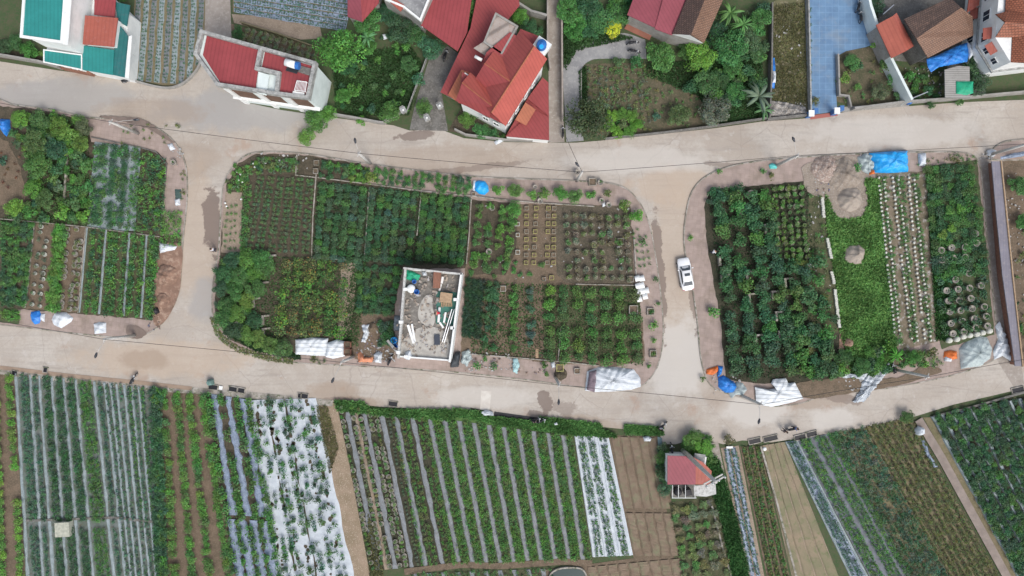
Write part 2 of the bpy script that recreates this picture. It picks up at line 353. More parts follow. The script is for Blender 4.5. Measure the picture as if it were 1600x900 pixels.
def blade_plant(nb, L, w, seed, droop=.5, segs=4, up=1.0):
    """banana or palm: arched long leaves round a centre"""
    r = np.random.RandomState(seed); V = []; Q = []; C = []
    for i in range(nb):
        a = 2*math.pi*i/nb*2.4+r.uniform(-.3, .3); l = L*r.uniform(.7, 1.1); tone = r.uniform(.7, 1.35); ww = w*r.uniform(.8, 1.2)
        u = up*r.uniform(.7, 1.2); n0 = len(V)
        for k in range(segs+1):
            s = k/segs; rr = l*s; z = 1.1+u*s*.9-droop*1.5*s*s; wd = ww*math.sin(math.pi*min(.97, s*.92+.06))+.01
            cx, cy = math.cos(a)*rr, math.sin(a)*rr; px, py = -math.sin(a)*wd, math.cos(a)*wd
            V += [(cx+px, cy+py, z-.06), (cx, cy, z+.03), (cx-px, cy-py, z-.06)]; C += [(tone, tone, tone*.9), (tone*1.3, tone*1.2, tone), (tone*.85, tone*.9, tone)]
        for k in range(segs):
            o = n0+k*3; Q += [(o, o+3, o+4, o+1), (o+1, o+4, o+5, o+2)]
    return np.array(V), np.array(Q), np.array(C)
CL = {}
CL['tuft'] = [leaf_cloud(16, .85, 3, 1.2, 10+i, .5, .2, .5) for i in range(4)]
CL['bush'] = [leaf_cloud(95, .42, 8, 1.4, 20+i, .66, .3, .6) for i in range(5)]
CL['small'] = [leaf_cloud(400, .24, 12, 1.5, 30+i, .72, .32, .6) for i in range(6)]
CL['big'] = [leaf_cloud(3400, .098, 26, 1.35, 40+i, .86, .38, .6) for i in range(6)]
CL['colour'] = [leaf_cloud(260, .22, 9, 1.3, 50+i, .62, .3, .5, (.045, (4.2, 1.3, 1.3))) for i in range(3)]
CL['round'] = [leaf_cloud(330, .24, 14, 1.25, 90+i, .50, .22, .6) for i in range(6)]
CL['banana'] = [blade_plant(17, 1.0, .085, 60+i, .65) for i in range(3)]
CL['palm'] = [blade_plant(22, 1.0, .055, 70+i, .7) for i in range(3)]
CL['pottuft'] = [leaf_cloud(95, .38, 6, 1.7, 80+i, .55, .25, .6) for i in range(4)]
CM = {k: [fast_mesh('crown_'+k, *c) for c in v] for k, v in CL.items()}
def cyl_mesh(name, prof, m, n=12, smooth=True):
    b = MB().lathe(prof, n=n); me = bpy.data.meshes.new(name); me.from_pydata(b.v, [], b.f); me.materials.append(m)
    for p in me.polygons: p.use_smooth = smooth
    return me
TRUNKS = {}
def trunk_mesh():
    b = MB(); b.tube([(0, 0, 0), (.02, .01, .45), (0, .02, .8)], [.075, .055, .04], 7)
    for k in range(5):
        a = k*1.26; b.tube([(0, .01, .5+.05*k), (math.cos(a)*.3, math.sin(a)*.3, .8+.04*k), (math.cos(a)*.55, math.sin(a)*.55, .98)], [.035, .022, .012], 5)
    me = bpy.data.meshes.new('trunk'); me.from_pydata(b.v, [], b.f); me.materials.append(TRUNK); return me
TRUNK_ME = trunk_mesh()
# ---------------------------------------------------------------- ground, roads, raised blocks
SHEETS = [0]
def sheet(name, px, m, z, kind='structure', label=None, cat=None, group=None):
    SHEETS[0] += 1; z += SHEETS[0]*.0001          # no two ground sheets lie in one plane
    b = MB().sheet(WL(px, 0)); b.v = [(x, y, z) for x, y, _ in b.v]
    o = b.build(name, m); return tag(o, label, cat, group, kind)
def slab(name, px, m, z0, z1, kerb=None):
    P = [p[:2] for p in WL(px)]
    o = MB().prism(P, z0, z1).build(name, m); tag(o, kind='structure')
    if kerb:
        k = MB().wall(P+[P[0]], .16, 0, z1+.03).build('kerb', KERB); tag(k, kind='structure')
    return o
def smooth_line(pts, n=6):
    P = [Vector((p[0], p[1])) for p in pts]; P = [P[0]*2-P[1]]+P+[P[-1]*2-P[-2]]; out = []
    for i in range(1, len(P)-2):
        for k in range(n):
            t = k/n; a, b, c, d = P[i-1], P[i], P[i+1], P[i+2]
            out.append(tuple(.5*((2*b)+(c-a)*t+(2*a-5*b+4*c-d)*t*t+(3*b-a-3*c+d)*t**3)))
    return out+[tuple(P[-2])]
def smooth_loop(pts, n=5):
    P = [Vector((p[0], p[1])) for p in pts]; N_ = len(P); out = []
    for i in range(N_):
        a, b, c, d = P[i-1], P[i], P[(i+1) % N_], P[(i+2) % N_]
        for k in range(n):
            t = k/n; out.append(tuple(.5*((2*b)+(c-a)*t+(2*a-5*b+4*c-d)*t*t+(3*b-a-3*c+d)*t**3)))
    return out

g = MB().poly([(-400, -300, 0), (400, -300, 0), (400, 300, 0), (-400, 300, 0)]).build('ground', GREENSOIL); tag(g, kind='structure')
north = [(-300, 40), (-60, 86), (0, 96), (90, 110), (205, 125), (240, 134), (266, 136), (292, 126), (312, 104), (321, 70), (322, -200),
         (358, -200), (360, 40), (366, 140), (384, 160), (440, 172), (500, 181), (560, 189), (615, 196), (640, 204), (690, 203), (725, 216), (790, 222), (856, 223),
         (900, 223), (948, 219), (1040, 209), (1120, 200), (1190, 190), (1260, 185), (1340, 172), (1420, 166), (1500, 160), (1600, 156), (1900, 130)]
south = [(1900, 560), (1600, 606), (1560, 616), (1490, 632), (1425, 652), (1350, 668), (1240, 686), (1205, 691), (1160, 688), (1130, 694), (1090, 684), (1056, 694), (1036, 694), (1030, 676), (950, 668), (880, 662), (840, 657),
         (760, 648), (680, 640), (600, 636), (520, 628), (420, 618), (330, 612), (240, 605), (100, 592), (20, 581), (-300, 545)]
sheet('road', north+south, ROAD, .03)
A = smooth_loop([(-80, 150), (20, 164), (80, 171), (140, 184), (215, 188), (250, 203), (276, 226), (291, 260), (293, 310), (288, 360), (284, 410), (280, 455), (262, 495), (235, 519), (200, 527), (120, 521), (0, 507), (-80, 500)])
B = smooth_loop([(400, 239), (372, 254), (352, 283), (346, 330), (342, 390), (334, 440), (332, 480), (338, 510), (360, 538), (400, 556), (460, 566), (540, 571), (640, 576), (730, 583), (830, 594), (920, 606), (990, 606), (1018, 588), (1032, 555), (1036, 510), (1031, 450), (1024, 400), (1014, 350), (996, 312), (966, 290), (900, 283), (750, 277), (640, 265), (560, 254), (470, 240)])
C_ = smooth_loop([(1240, 247), (1160, 256), (1110, 272), (1082, 298), (1071, 340), (1069, 385), (1080, 440), (1089, 500), (1095, 560), (1106, 596), (1124, 610), (1160, 622), (1200, 634), (1250, 630), (1300, 612), (1340, 612), (1400, 604), (1480, 588), (1530, 572), (1556, 556), (1556, 520), (1549, 450), (1540, 360), (1534, 290), (1528, 256), (1510, 240), (1440, 238), (1340, 241)])
slab('pavement', A, PAVE, .0, .15, True); slab('pavement', B, PAVE, .0, .15, True); slab('pavement', C_, PAVE, .0, .15, True)
slab('pavement', smooth_loop([(1548, 240), (1560, 226), (1590, 219), (1700, 214), (1700, 244), (1560, 250)]), PAVE, 0, .15, True)
ZB = .17
def rough_edge(px, amp=1.2, step=7):
    out = []
    for i in range(len(px)):
        a, b = px[i], px[(i+1) % len(px)]; n = max(1, int(math.hypot(b[0]-a[0], b[1]-a[1])/step))
        for k in range(n): out.append((a[0]+(b[0]-a[0])*k/n+rnd.uniform(-amp, amp), a[1]+(b[1]-a[1])*k/n+rnd.uniform(-amp, amp)))
    return out
def ground_patch(px, m, z=ZB, name='soil'): return sheet(name, rough_edge(px), m, z)
# block A soils
ground_patch([(-40, 172), (0, 166), (60, 172), (135, 188), (145, 222), (220, 230), (248, 238), (262, 252), (258, 300), (254, 368), (284, 368), (284, 395), (245, 395), (241, 470), (238, 500), (125, 490), (40, 484), (0, 481), (-40, 480)], SOIL)
ground_patch([(0, 215), (14, 222), (34, 262), (42, 300), (40, 330), (20, 318), (0, 322)], BROWN, ZB+.02)
ground_patch([(150, 222), (222, 230), (216, 300), (212, 362), (138, 355), (142, 290)], PALEMULCH, ZB+.02, 'mulch_ground')
ground_patch([(57, 347), (135, 356), (124, 489), (42, 482)], BROWN, ZB+.02)
ground_patch([(137, 356), (248, 370), (240, 498), (125, 488)], LITTER, ZB+.02)
ground_patch([(0, 480), (30, 482), (32, 506), (0, 504)], GREENSOIL, ZB+.02)
# block B soils
ground_patch([(400, 241), (374, 256), (356, 284), (350, 330), (345, 390), (338, 440), (336, 480), (342, 506), (362, 532), (402, 548), (455, 556), (470, 540), (560, 560), (590, 545), (617, 560), (617, 420), (735, 420), (735, 312), (655, 300), (575, 286), (575, 262), (560, 256), (470, 242)], SOIL)
ground_patch([(352, 300), (380, 300), (378, 395), (347, 395)], TAN, ZB+.02)
ground_patch([(380, 270), (495, 275), (490, 398), (379, 398)], SOIL, ZB+.02)
ground_patch([(420, 402), (555, 405), (552, 530), (440, 528), (400, 480)], SOIL, ZB+.02)
ground_patch([(535, 405), (560, 408), (548, 530), (528, 528), (530, 450)], TAN, ZB+.04)
ground_patch([(550, 490), (617, 490), (617, 562), (552, 560)], BROWN, ZB+.04)
ground_patch([(735, 312), (800, 318), (985, 322), (992, 445), (1003, 500), (1008, 565), (960, 572), (880, 568), (720, 552), (727, 430)], BROWN, ZB)
ground_patch([(868, 322), (985, 322), (990, 444), (885, 442), (870, 430)], mat('grey_litter', (.115, .095, .07), (.075, .068, .048), 1.0, c3=(.20, .165, .125), s3=6, rough=.95, bump=.7), ZB+.02)
ground_patch([(848, 445), (995, 447), (1005, 560), (850, 552)], LITTER, ZB+.02)
ground_patch([(735, 312), (810, 318), (806, 395), (790, 430), (735, 428)], SOIL, ZB+.02)
# block C soils
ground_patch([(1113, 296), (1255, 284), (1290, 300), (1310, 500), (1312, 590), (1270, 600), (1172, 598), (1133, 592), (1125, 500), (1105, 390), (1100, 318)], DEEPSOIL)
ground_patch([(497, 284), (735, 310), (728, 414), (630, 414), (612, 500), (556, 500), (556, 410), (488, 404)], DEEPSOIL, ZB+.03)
ground_patch([(1264, 300), (1286, 300), (1312, 520), (1300, 520), (1260, 500), (1258, 420)], LITTER, ZB+.02)
ground_patch([(1285, 300), (1372, 280), (1392, 420), (1400, 560), (1315, 590), (1308, 480)], GRASSY, ZB+.02)
ground_patch([(1366, 272), (1446, 268), (1452, 400), (1470, 532), (1400, 548), (1388, 430)], mat('sandy_strip', (.21, .17, .125), (.13, .115, .075), .8, c3=(.40, .38, .36), s3=1.3, lo3=.54, hi3=.66, rough=.95, bump=.5), ZB+.04)
ground_patch([(1440, 262), (1524, 250), (1534, 330), (1545, 450), (1552, 522), (1470, 545), (1452, 400)], GREENSOIL, ZB+.02)
ground_patch(smooth_loop([(1260, 255), (1340, 246), (1352, 290), (1352, 335), (1310, 340), (1285, 312), (1262, 300), (1254, 280)]), RUBBLE, ZB+.05)
ground_patch(smooth_loop([(1240, 600), (1310, 590), (1400, 590), (1440, 572), (1470, 580), (1400, 602), (1330, 614), (1260, 622)]), BROWN, ZB+.05)
ground_patch(smooth_loop([(1312, 520), (1340, 530), (1338, 570), (1312, 580)]), REDSOIL, ZB+.06)
# lane on the right, yard right of the wall
sheet('lane', [(1548, 245), (1600, 600), (1588, 612), (1556, 560), (1530, 250)], ALLEY, .035)
sheet('soil', [(1566, 252), (1720, 240), (1720, 600), (1598, 572), (1588, 470), (1574, 330)], BROWN, .05)
# alleys and lanes of the north side
sheet('alley', [(855, -100), (876, -100), (878, 100), (882, 222), (858, 223), (857, 100)], ALLEY, .045)
drv = smooth_line([(885, 222), (882, 170), (880, 110), (888, 86), (910, 70), (945, 58), (975, 52), (1008, 62)], 6)+smooth_line([(1010, 92), (985, 92), (940, 92), (922, 95), (909, 108), (907, 140), (907, 185), (912, 220)], 6)
sheet('driveway', drv, DRIVE, .05)
sheet('driveway', [(672, 88), (700, 72), (716, 84), (690, 144), (700, 205), (640, 203), (648, 165)], DARKCONC, .05)
sheet('alley', [(322, -60), (358, -60), (362, 60), (330, 80), (320, 60)], ALLEY, .045)
sheet('path', [(362, 22), (420, 26), (500, 42), (504, 60), (470, 62), (366, 36)], TAN, .03)
sheet('soil', [(-60, 60), (0, 76), (62, 88), (66, 98), (0, 92), (-60, 80)], SOIL, .02)
sheet('soil', [(358, 36), (500, 76), (494, 104), (358, 62)], BROWN, .03)
sheet('soil', [(910, 100), (1010, 98), (1110, 110), (1150, 100), (1190, 110), (1190, 187), (1120, 198), (940, 214), (912, 205)], GARDEN, .03)
sheet('soil', [(700, 205), (720, 170), (788, 212), (790, 221)], SOIL, .035)
sheet('dry_yard', [(1203, 8), (1257, -40), (1263, 182), (1200, 187)], DRYYARD, .05)
TILE = brickmat('blue_tiles', (.155, .27, .42), (.125, .22, .36), (1.15, 1.12, 1.1), .9, .9, .045, 0, (.21, .27, .34), .3, rough=.55)
sheet('tiled_court', [(1256, -60), (1338, -60), (1352, 30), (1364, 70), (1352, 74), (1322, 80), (1307, 88), (1305, 130), (1308, 174), (1265, 180), (1260, 100)], TILE, .06)
sheet('soil', [(1307, 88), (1322, 80), (1365, 72), (1376, 90), (1414, 160), (1340, 168), (1306, 158)], GARDEN, .04)
sheet('soil', [(1372, -60), (1540, -60), (1540, 150), (1424, 160), (1372, 70)], DARKCONC, .03)
sheet('soil', [(1395, 95), (1480, 100), (1476, 152), (1424, 158)], GREENSOIL, .05)
sheet('soil', [(1400, 100), (1450, 125), (1462, 140), (1450, 150), (1420, 140)], LITTER, .06)
sheet('pavement', [(1265, 181), (1307, 175), (1309, 181), (1266, 187)], mat('red_sill', (.36, .13, .11)), .06)
sheet('pavement', [(1308, 168), (1420, 160), (1420, 166), (1309, 176)], CONC, .07)
# verge along the south side of the bottom road
def strip(name, pts, w, m, z, **k):
    P = [Vector(W(*p)[:2]) for p in pts]; L = []; Rr = []
    for i, p in enumerate(P):
        d = (P[min(i+1, len(P)-1)]-P[max(i-1, 0)]).normalized(); n = Vector((-d.y, d.x))*w/2
        L.append(p+n); Rr.append(p-n)
    b = MB(); q = [(*p, z) for p in L]+[(*p, z) for p in Rr[::-1]]; b.sheet(q)
    o = b.build(name, m); tag(o, kind=k.get('kind', 'structure')); return o
strip('verge', [(-20, 577), (20, 582), (100, 592), (240, 606), (330, 612), (420, 620), (520, 630)], .9, KERB, .06)
strip('verge', [(0, 574), (100, 586), (230, 599), (300, 607)], .55, DIRT, .065)
def wallthing(name, pts, w, h, m, label, cat='wall', group=None, z0=0):
    o = MB().wall([W(*p) for p in pts], w, z0, h).build(name, m); return tag(o, label, cat, group)
strip('ditch_bank', [(524, 633), (560, 638), (620, 646), (700, 650), (780, 660), (840, 668), (900, 674), (950, 681)], 1.0, GRASSY, .05)
strip('ditch_bank', [(975, 668), (1000, 670), (1034, 674)], 1.1, GRASSY, .07)
def RE(p): return rough_edge(smooth_loop(p), .9, 3)
# stains, wet patches, washed dirt (real marks that lie on the road)
sheet('wet_patch', RE([(156, 182), (190, 183), (224, 187), (246, 200), (274, 222), (268, 222), (240, 206), (215, 196), (180, 188)]), WET, .19)
sheet('wet_patch', RE([(200, 508), (218, 510), (230, 522), (215, 529), (200, 524)]), WET, .19)
sheet('concrete_patch', [(752, 610), (768, 611), (764, 648), (750, 646)], mat('light_concrete', (.60, .57, .52), (.52, .48, .43), 1), .043)
sheet('soil', smooth_loop([(250, 390), (284, 384), (284, 430), (280, 460), (262, 498), (243, 508), (240, 470)]), REDSOIL, .19)

# ---------------------------------------------------------------- plants: collect every plant, then build them
SP = {}
def plant(name, cls, px, py, r, tint, label, cat='plant', group=None, pot=None, zs=1.0, z0=ZB, pw=.8, jt=.19, trunk=False, exact=False):
    """r in photograph pixels"""
    rm = r*S; x, y, _ = W(px, py, z0+rm*.9 if cls != 'tuft' else z0)
    t = tuple(c*rnd.uniform(1-jt, 1+jt) for c in tint)
    SP.setdefault(name, []).append(dict(c=cls, x=x, y=y, z=z0, r=rm, t=t, l=label, k=cat, g=group, pot=pot, zs=zs, pw=pw, trunk=trunk, rz=rnd.uniform(0, 6.28), v=rnd.randrange(60)))
def inside(x, y, P):
    c = False; j = len(P)-1
    for i in range(len(P)):
        if (P[i][1] > y) != (P[j][1] > y) and x < (P[j][0]-P[i][0])*(y-P[i][1])/(P[j][1]-P[i][1])+P[i][0]: c = not c
        j = i
    return c
def bil(Q, u, v):
    (ax, ay), (bx, by), (cx, cy), (dx, dy) = Q       # TL TR BR BL
    return ((ax*(1-u)+bx*u)*(1-v)+(dx*(1-u)+cx*u)*v, (ay*(1-u)+by*u)*(1-v)+(dy*(1-u)+cy*u)*v)
def rows(Q, us, m, name, cls, r, tint, label, cat='plant', group=None, jit=.25, miss=.05, clip=None, v0=0., v1=1., rj=.2, stag=False, tints=None, **k):
    n = us if isinstance(us, int) else len(us); U = [(i+.5)/us for i in range(us)] if isinstance(us, int) else us
    for i, u in enumerate(U):
        for j in range(m):
            if rnd.random() < miss: continue
            v = v0+(v1-v0)*((j+.5+(.5 if stag and i % 2 else 0)+rnd.uniform(-jit, jit)*.8)/m)
            if v > 1: continue
            x, y = bil(Q, u, v); x += rnd.uniform(-jit, jit)*r*.8; 
            if clip and not inside(x, y, clip): continue
            plant(name, cls, x, y, r*rnd.uniform(1-rj, 1+rj), rnd.choice(tints) if tints else tint, label, cat, group, **k)
def beds(Q, us, wfrac, m, h, name, label=None, cat=None, group=None, kind=None, z=.02, seg=26, rag=.12, v0=0., v1=1.):
    """raised planting beds or film strips laid along v, each one its own object"""
    U = [(i+.5)/us for i in range(us)] if isinstance(us, int) else us; du = wfrac
    for u in U:
        b = MB(); prev = None; ph = rnd.uniform(0, 9)
        for j in range(seg+1):
            v = v0+(v1-v0)*j/seg; wob = .07*math.sin(ph+j*.9)+rnd.uniform(-rag, rag)*.5
            hw = du/2*(1+rnd.uniform(-rag, rag)); uc = u+du*wob*.6
            pts = []
            for f, zz in ((-1, 0), (-.72, 1), (0, 1.12), (.72, 1), (1, 0)):
                x, y = bil(Q, uc+f*hw, v); wx = W(x, y); pts.append((wx[0], wx[1], z+h*zz*(1+rnd.uniform(-.25, .25)) if zz else z))
            b.v += pts
            if prev is not None:
                for q in range(4): b.f.append((prev+q, prev+5+q, prev+6+q, prev+1+q))
            prev = len(b.v)-5
        o = b.build(name, m); tag(o, label, cat, group, kind)
DARK = (.047, .122, .056); MID = (.070, .178, .052); FRESH = (.092, .228, .050); BRIGHT = (.125, .29, .048); OLV = (.118, .160, .060)
BLUEG = (.062, .145, .088); GREYG = (.105, .155, .095); YELL = (.48, .52, .05); DEEP = (.028, .068, .036)

# ---- T2: netted field and T3: blue film field (north side)
Q = [(212, -20), (322, -20), (314, 134), (200, 126)]; T2 = [(212, -30), (323, -30), (320, 80), (305, 110), (280, 133), (256, 134), (204, 123)]
sheet('field_soil', T2, OLIVE, .02)
for i in range(9):
    u = (i+.55)/9; vmax = 1.0 if i < 7 else (.93 if i == 7 else .80)
    beds(Q, [u], .076, PALEMULCH if i % 2 else MULCH, .10, 'mulch_strip', 'pale grey film strip running up the field left of the side lane', 'plastic mulch', 'film strips in the field left of the lane', v1=vmax)
for i in range(9):
    rows(Q, [(i+.40)/9, (i+.70)/9], 26, 'crop_plant', 'tuft', 2.0, BLUEG, 'small seedling in a pale film strip left of the side lane', 'seedling', 'seedlings in the field left of the lane', clip=T2, z0=.12)
wallthing('low_wall', smooth_line([(203, 125), (256, 138), (285, 133), (308, 112), (320, 86)], 4), .25, .5, CONC, 'curved low concrete wall round the pale striped field corner')
Q3 = [(545, -10), (545, 30), (365, 14), (362, -60)]
Q3 = [(366, -75), (366, 20), (546, 52), (548, -40)]  # rows run left to right
Q3r = [(366, 20), (366, -75), (560, -45), (540, 50)]
sheet('field_soil', [(364, -60), (560, -60), (545, 20), (520, 44), (500, 42), (364, 19)], OLIVE, .02)
for i in range(11):
    beds(Q3r, [(i+.5)/11], .078, BLUEMULCH, .10, 'mulch_strip', 'blue grey film strip in the field above the grid of round potted bushes', 'plastic mulch', 'film strips above the potted bushes')
    rows(Q3r, [(i+.3)/11, (i+.72)/11], 46, 'crop_plant', 'tuft', 1.9, BLUEG, 'small seedling in a blue grey film strip above the potted bushes', 'seedling', 'seedlings in the blue grey field', z0=.12, miss=.1)
rows([(384, 42), (500, 76), (494, 100), (372, 66)], 12, 5, 'potted_bush', 'pottuft', 4.6, (.17, .22, .12), 'round pale green potted bush on brown soil behind the red flat roofed house', 'potted bush', 'potted bushes behind the flat roofed house', pot='clay', z0=.04, miss=.04, rj=.12, jit=.12)
wallthing('fence_wall', [(380, 38), (435, 55), (492, 75)], .15, .9, OLIVE, 'thin mossy wall crossing the grid of potted bushes behind the red flat roofed house')

# ---- block A
rows([(152, 222), (218, 232), (210, 360), (140, 352)], [.1, .40, .66], 13, 'garden_shrub', 'round', 7.2, DARK, 'dark clipped shrub on pale film in the upper left block', 'shrub', 'shrubs on pale film in the upper left block', miss=.02, rj=.12, jit=.15)
rows([(152, 222), (218, 232), (210, 360), (140, 352)], [.0, .23, .53, .86, .98], 22, 'garden_shrub', 'bush', 5.4, MID, 'small green shrub between clipped shrubs on pale film in the upper left block', 'shrub', 'small shrubs on the pale film', miss=.12)
rows([(222, 236), (258, 248), (256, 366), (212, 362)], 5, 19, 'garden_shrub', 'bush', 5.2, MID, 'leafy green shrub in the dense strip beside the left pavement', 'shrub', 'dense shrubs beside the left pavement', tints=[MID, FRESH, DARK], miss=.05)
rows([(255, 330), (283, 330), (284, 384), (250, 384)], 4, 8, 'garden_shrub', 'bush', 5, FRESH, 'bright green bush at the road edge above the white sheet', 'shrub', 'bushes at the road edge', miss=.05)
rows([(0, 345), (54, 349), (40, 478), (0, 478)], 5, 17, 'garden_tree', 'small', 6.2, DARK, 'dark green tree in the dense plot at the left edge of the photo', 'tree', 'trees in the dense plot at the left edge', tints=[DARK, MID], trunk=True)
rows([(57, 347), (135, 356), (124, 489), (42, 482)], [.08, .22], 13, 'potted_bush', 'pottuft', 5, GREYG, 'sparse greyish potted plant on brown soil beside the dense left plot', 'potted plant', 'sparse potted plants on brown soil', pot='pale', miss=.1)
rows([(57, 347), (135, 356), (124, 489), (42, 482)], [.40, .47, .54], 15, 'garden_shrub', 'small', 7, FRESH, 'fresh green shrub in the middle row of the brown potted plot', 'shrub', 'shrubs in the brown potted plot', miss=.12)
rows([(57, 347), (135, 356), (124, 489), (42, 482)], [.62, .80, .90], 14, 'potted_bush', 'pottuft', 5.2, OLV, 'round pot with thin plant in the brown plot of the left block', 'potted plant', 'thin potted plants on brown soil', pot='ring', miss=.2)
rows([(137, 356), (248, 370), (240, 498), (125, 488)], [.08, .19, .33, .41, .53, .65, .77, .90, .97], 26, 'garden_shrub', 'bush', 5.4, MID, 'green shrub in the film striped rows of the lower left block', 'shrub', 'shrubs in striped rows of the lower left block', tints=[MID, MID, FRESH, DARK], miss=.03)
beds([(137, 356), (248, 370), (240, 498), (125, 488)], [.0, .27, .60, .84], .03, PALEMULCH, .05, 'mulch_strip', 'narrow white film strip between shrub rows of the lower left block', 'plastic mulch', 'film strips in the lower left block', z=ZB+.03)
for (x, y, r, t, l) in [(30, 185, 15, FRESH, 'bright tree below the top road near the left edge'), (62, 190, 18, MID, 'green tree right of the blue tarp at the upper left'), (92, 200, 17, FRESH, 'bright spreading tree near the top road at the left'), (128, 200, 14, OLV, 'olive tree with pale twigs beside the left paving'),
    (55, 222, 20, MID, 'wide tree right of the tan path at the left'), (85, 235, 17, DARK, 'dark tree in the middle of the upper left garden'), (112, 212, 12, BRIGHT, 'light green small tree above the concrete strip'), (60, 258, 20, FRESH, 'green tree in the left garden level with the striped shrubs'),
    (88, 262, 12, DARK, 'small dark tree left of the concrete strip'), (50, 295, 15, FRESH, 'green tree left of the bare brown patch'), (70, 312, 16, MID, 'green tree above the thin dividing wall at the left'), (92, 290, 10, GREYG, 'greyish small tree beside the concrete strip'),
    (20, 322, 15, BRIGHT, 'bright tree near the left photo edge above the dark plot'), (48, 332, 13, MID, 'tree just above the dividing wall'), (95, 330, 13, FRESH, 'bright low tree above the dividing wall right of centre'), (125, 222, 14, FRESH, 'bright tree right of the concrete strip top'),
    (122, 244, 12, MID, 'round green tree right of the concrete strip'), (118, 258, 9, DARK, 'small dark tree above the netted seedbed'), (138, 292, 10, MID, 'narrow tree right of the netted seedbed'), (112, 318, 13, MID, 'green tree below the netted seedbed'), (132, 336, 12, FRESH, 'bright shrubby tree in the corner of the dividing walls'), (5, 250, 10, DARK, 'dark tree at the left edge above the tan path')]:
    plant('garden_tree', 'big' if r > 13 else 'small', x, y, r, t, l, 'tree', trunk=True)
for x, y in [(2, 240), (4, 252), (8, 272), (12, 264), (24, 256), (26, 278), (30, 246), (4, 285), (12, 292), (28, 268)]:
    plant('potted_bush', 'pottuft', x, y, 3, (.16, .09, .06), 'small bare reddish plant on the tan path at the left edge', 'potted plant', 'bare plants on the tan path', pot='clay')
for pts, lab in [([(108, 228), (106, 270), (103, 309)], 'pale concrete strip wall standing beside the netted seedbed'), ([(0, 342), (56, 347), (138, 355), (250, 370)], 'long thin dividing wall across the left block'), ([(56, 348), (42, 480)], 'thin upright divider left of the brown potted plot'), ([(136, 357), (124, 488)], 'thin divider right of the brown potted plot'),
                 ([(145, 215), (220, 231), (245, 238), (262, 256), (255, 330), (253, 366)], 'low dark wall round the shrub plot beside the left pavement')]:
    wallthing('divider_wall', pts, .28 if 'strip' in lab else .13, .45 if 'strip' in lab else .35, KERB if 'dark' not in lab else DARKCONC, lab)
o = sheet('netted_bed', [(107, 278), (134, 280), (137, 308), (106, 308)], brickmat('net', (.16, .115, .085), (.14, .10, .07), (.45, .42, .38), .3, .3, .05, 0, (.2, .15, .1), 1), .25, None, 'brown seedbed under a fine square net right of the concrete strip', 'seedbed')
rows([(2, 484), (30, 486), (30, 502), (2, 500)], 6, 3, 'garden_shrub', 'bush', 4, FRESH, 'low green bush on the verge left of the blue tarp bundle', 'shrub', 'bushes on the lower left verge')

# ---- block B
Q = [(402, 274), (494, 278), (487, 398), (379, 392)]
us = []
for i in range(6): us += [(i+.22)/6, (i+.62)/6]
rows(Q, us, 17, 'potted_bush', 'pottuft', 3.9, (.085, .165, .075), 'small round potted bush in the neat grid at the left end of the centre block', 'potted bush', 'neat grid of small potted bushes', pot='clay', miss=.02, jit=.1, rj=.1)
rows([(372, 258), (402, 262), (380, 300), (354, 300)], 5, 6, 'garden_shrub', 'bush', 4, MID, 'mixed leafy bush with pale flowers at the rounded corner of the centre block', 'shrub', 'mixed bushes at the rounded corner', tints=[MID, OLV, FRESH])
rows([(404, 246), (464, 246), (464, 270), (404, 270)], 9, 4, 'garden_shrub', 'bush', 4.4, MID, 'mixed bush along the top edge of the centre block', 'shrub', 'mixed bushes along the top edge', tints=[MID, OLV, DARK, GREYG])
rows([(382, 262), (392, 300), (384, 395), (374, 395)], 2, 22, 'garden_shrub', 'bush', 4.4, MID, 'green bush in the hedge line left of the potted grid', 'shrub', 'hedge line left of the potted grid', miss=.02)
rows([(352, 318), (372, 318), (370, 392), (348, 392)], 3, 7, 'garden_shrub', 'bush', 2.8, MID, 'low bush on the sandy strip beside the wet road patch', 'shrub', 'low bushes on the sandy strip')
def white_pots(pts, r, label, group, name='flower_pot', m=None, z0=ZB):
    for x, y in pts: SP.setdefault('@'+name, []).append((x, y, r, label, group, z0, m))
white_pots([(369, 268), (375, 272), (372, 281), (378, 284), (371, 292), (364, 292), (395, 255), (397, 261), (414, 254), (414, 260), (422, 262), (351, 317), (353, 322), (376, 311), (436, 250), (459, 253)], 1.5, 'small round white pot among bushes at the rounded corner', 'white pots at the rounded corner')
for i, (x0, x1, nc, lab) in enumerate([(496, 572, 6, 'left'), (574, 652, 6, 'middle'), (656, 733, 6, 'right')]):
    sl = -8
    Qx = [(x0+2, 284+i*8), (x1+2, 292+i*8), (x1+sl, 414), (x0+sl, 406)]
    rows(Qx, nc, 11, 'citrus_tree', 'round', 7.0, DARK, 'dark green citrus tree in the %s third of the dense orchard above the building shell' % lab, 'citrus tree', 'citrus trees in the %s third of the centre orchard' % lab, miss=.03, rj=.1, jit=.10, tints=[DARK, DARK, BLUEG, MID, (.07, .15, .07)] if i < 2 else [DARK, MID, MID], trunk=True, pw=.75)
rows([(500, 248), (580, 262), (575, 284), (498, 276)], 7, 3, 'citrus_tree', 'small', 6.8, DARK, 'citrus tree in the top strip of the orchard beside the square planters', 'citrus tree', 'citrus trees in the top strip', miss=.1, tints=[DARK, DARK, MID, FRESH], trunk=True)
rows([(584, 262), (740, 278), (735, 304), (582, 286)], 13, 3, 'citrus_tree', 'small', 6.0, MID, 'small upright tree standing on the paving strip above the orchard', 'tree', 'small trees on the paving above the orchard', miss=.06, tints=[DARK, MID, MID], trunk=True)
for x, y, r, t, l in [(578, 276, 10, BRIGHT, 'bright green round tree at the top of the centre orchard'), (552, 268, 6, FRESH, 'small fresh green tree left of the bright round orchard tree')]:
    plant('garden_tree', 'small', x, y, r, t, l, 'tree', trunk=True)
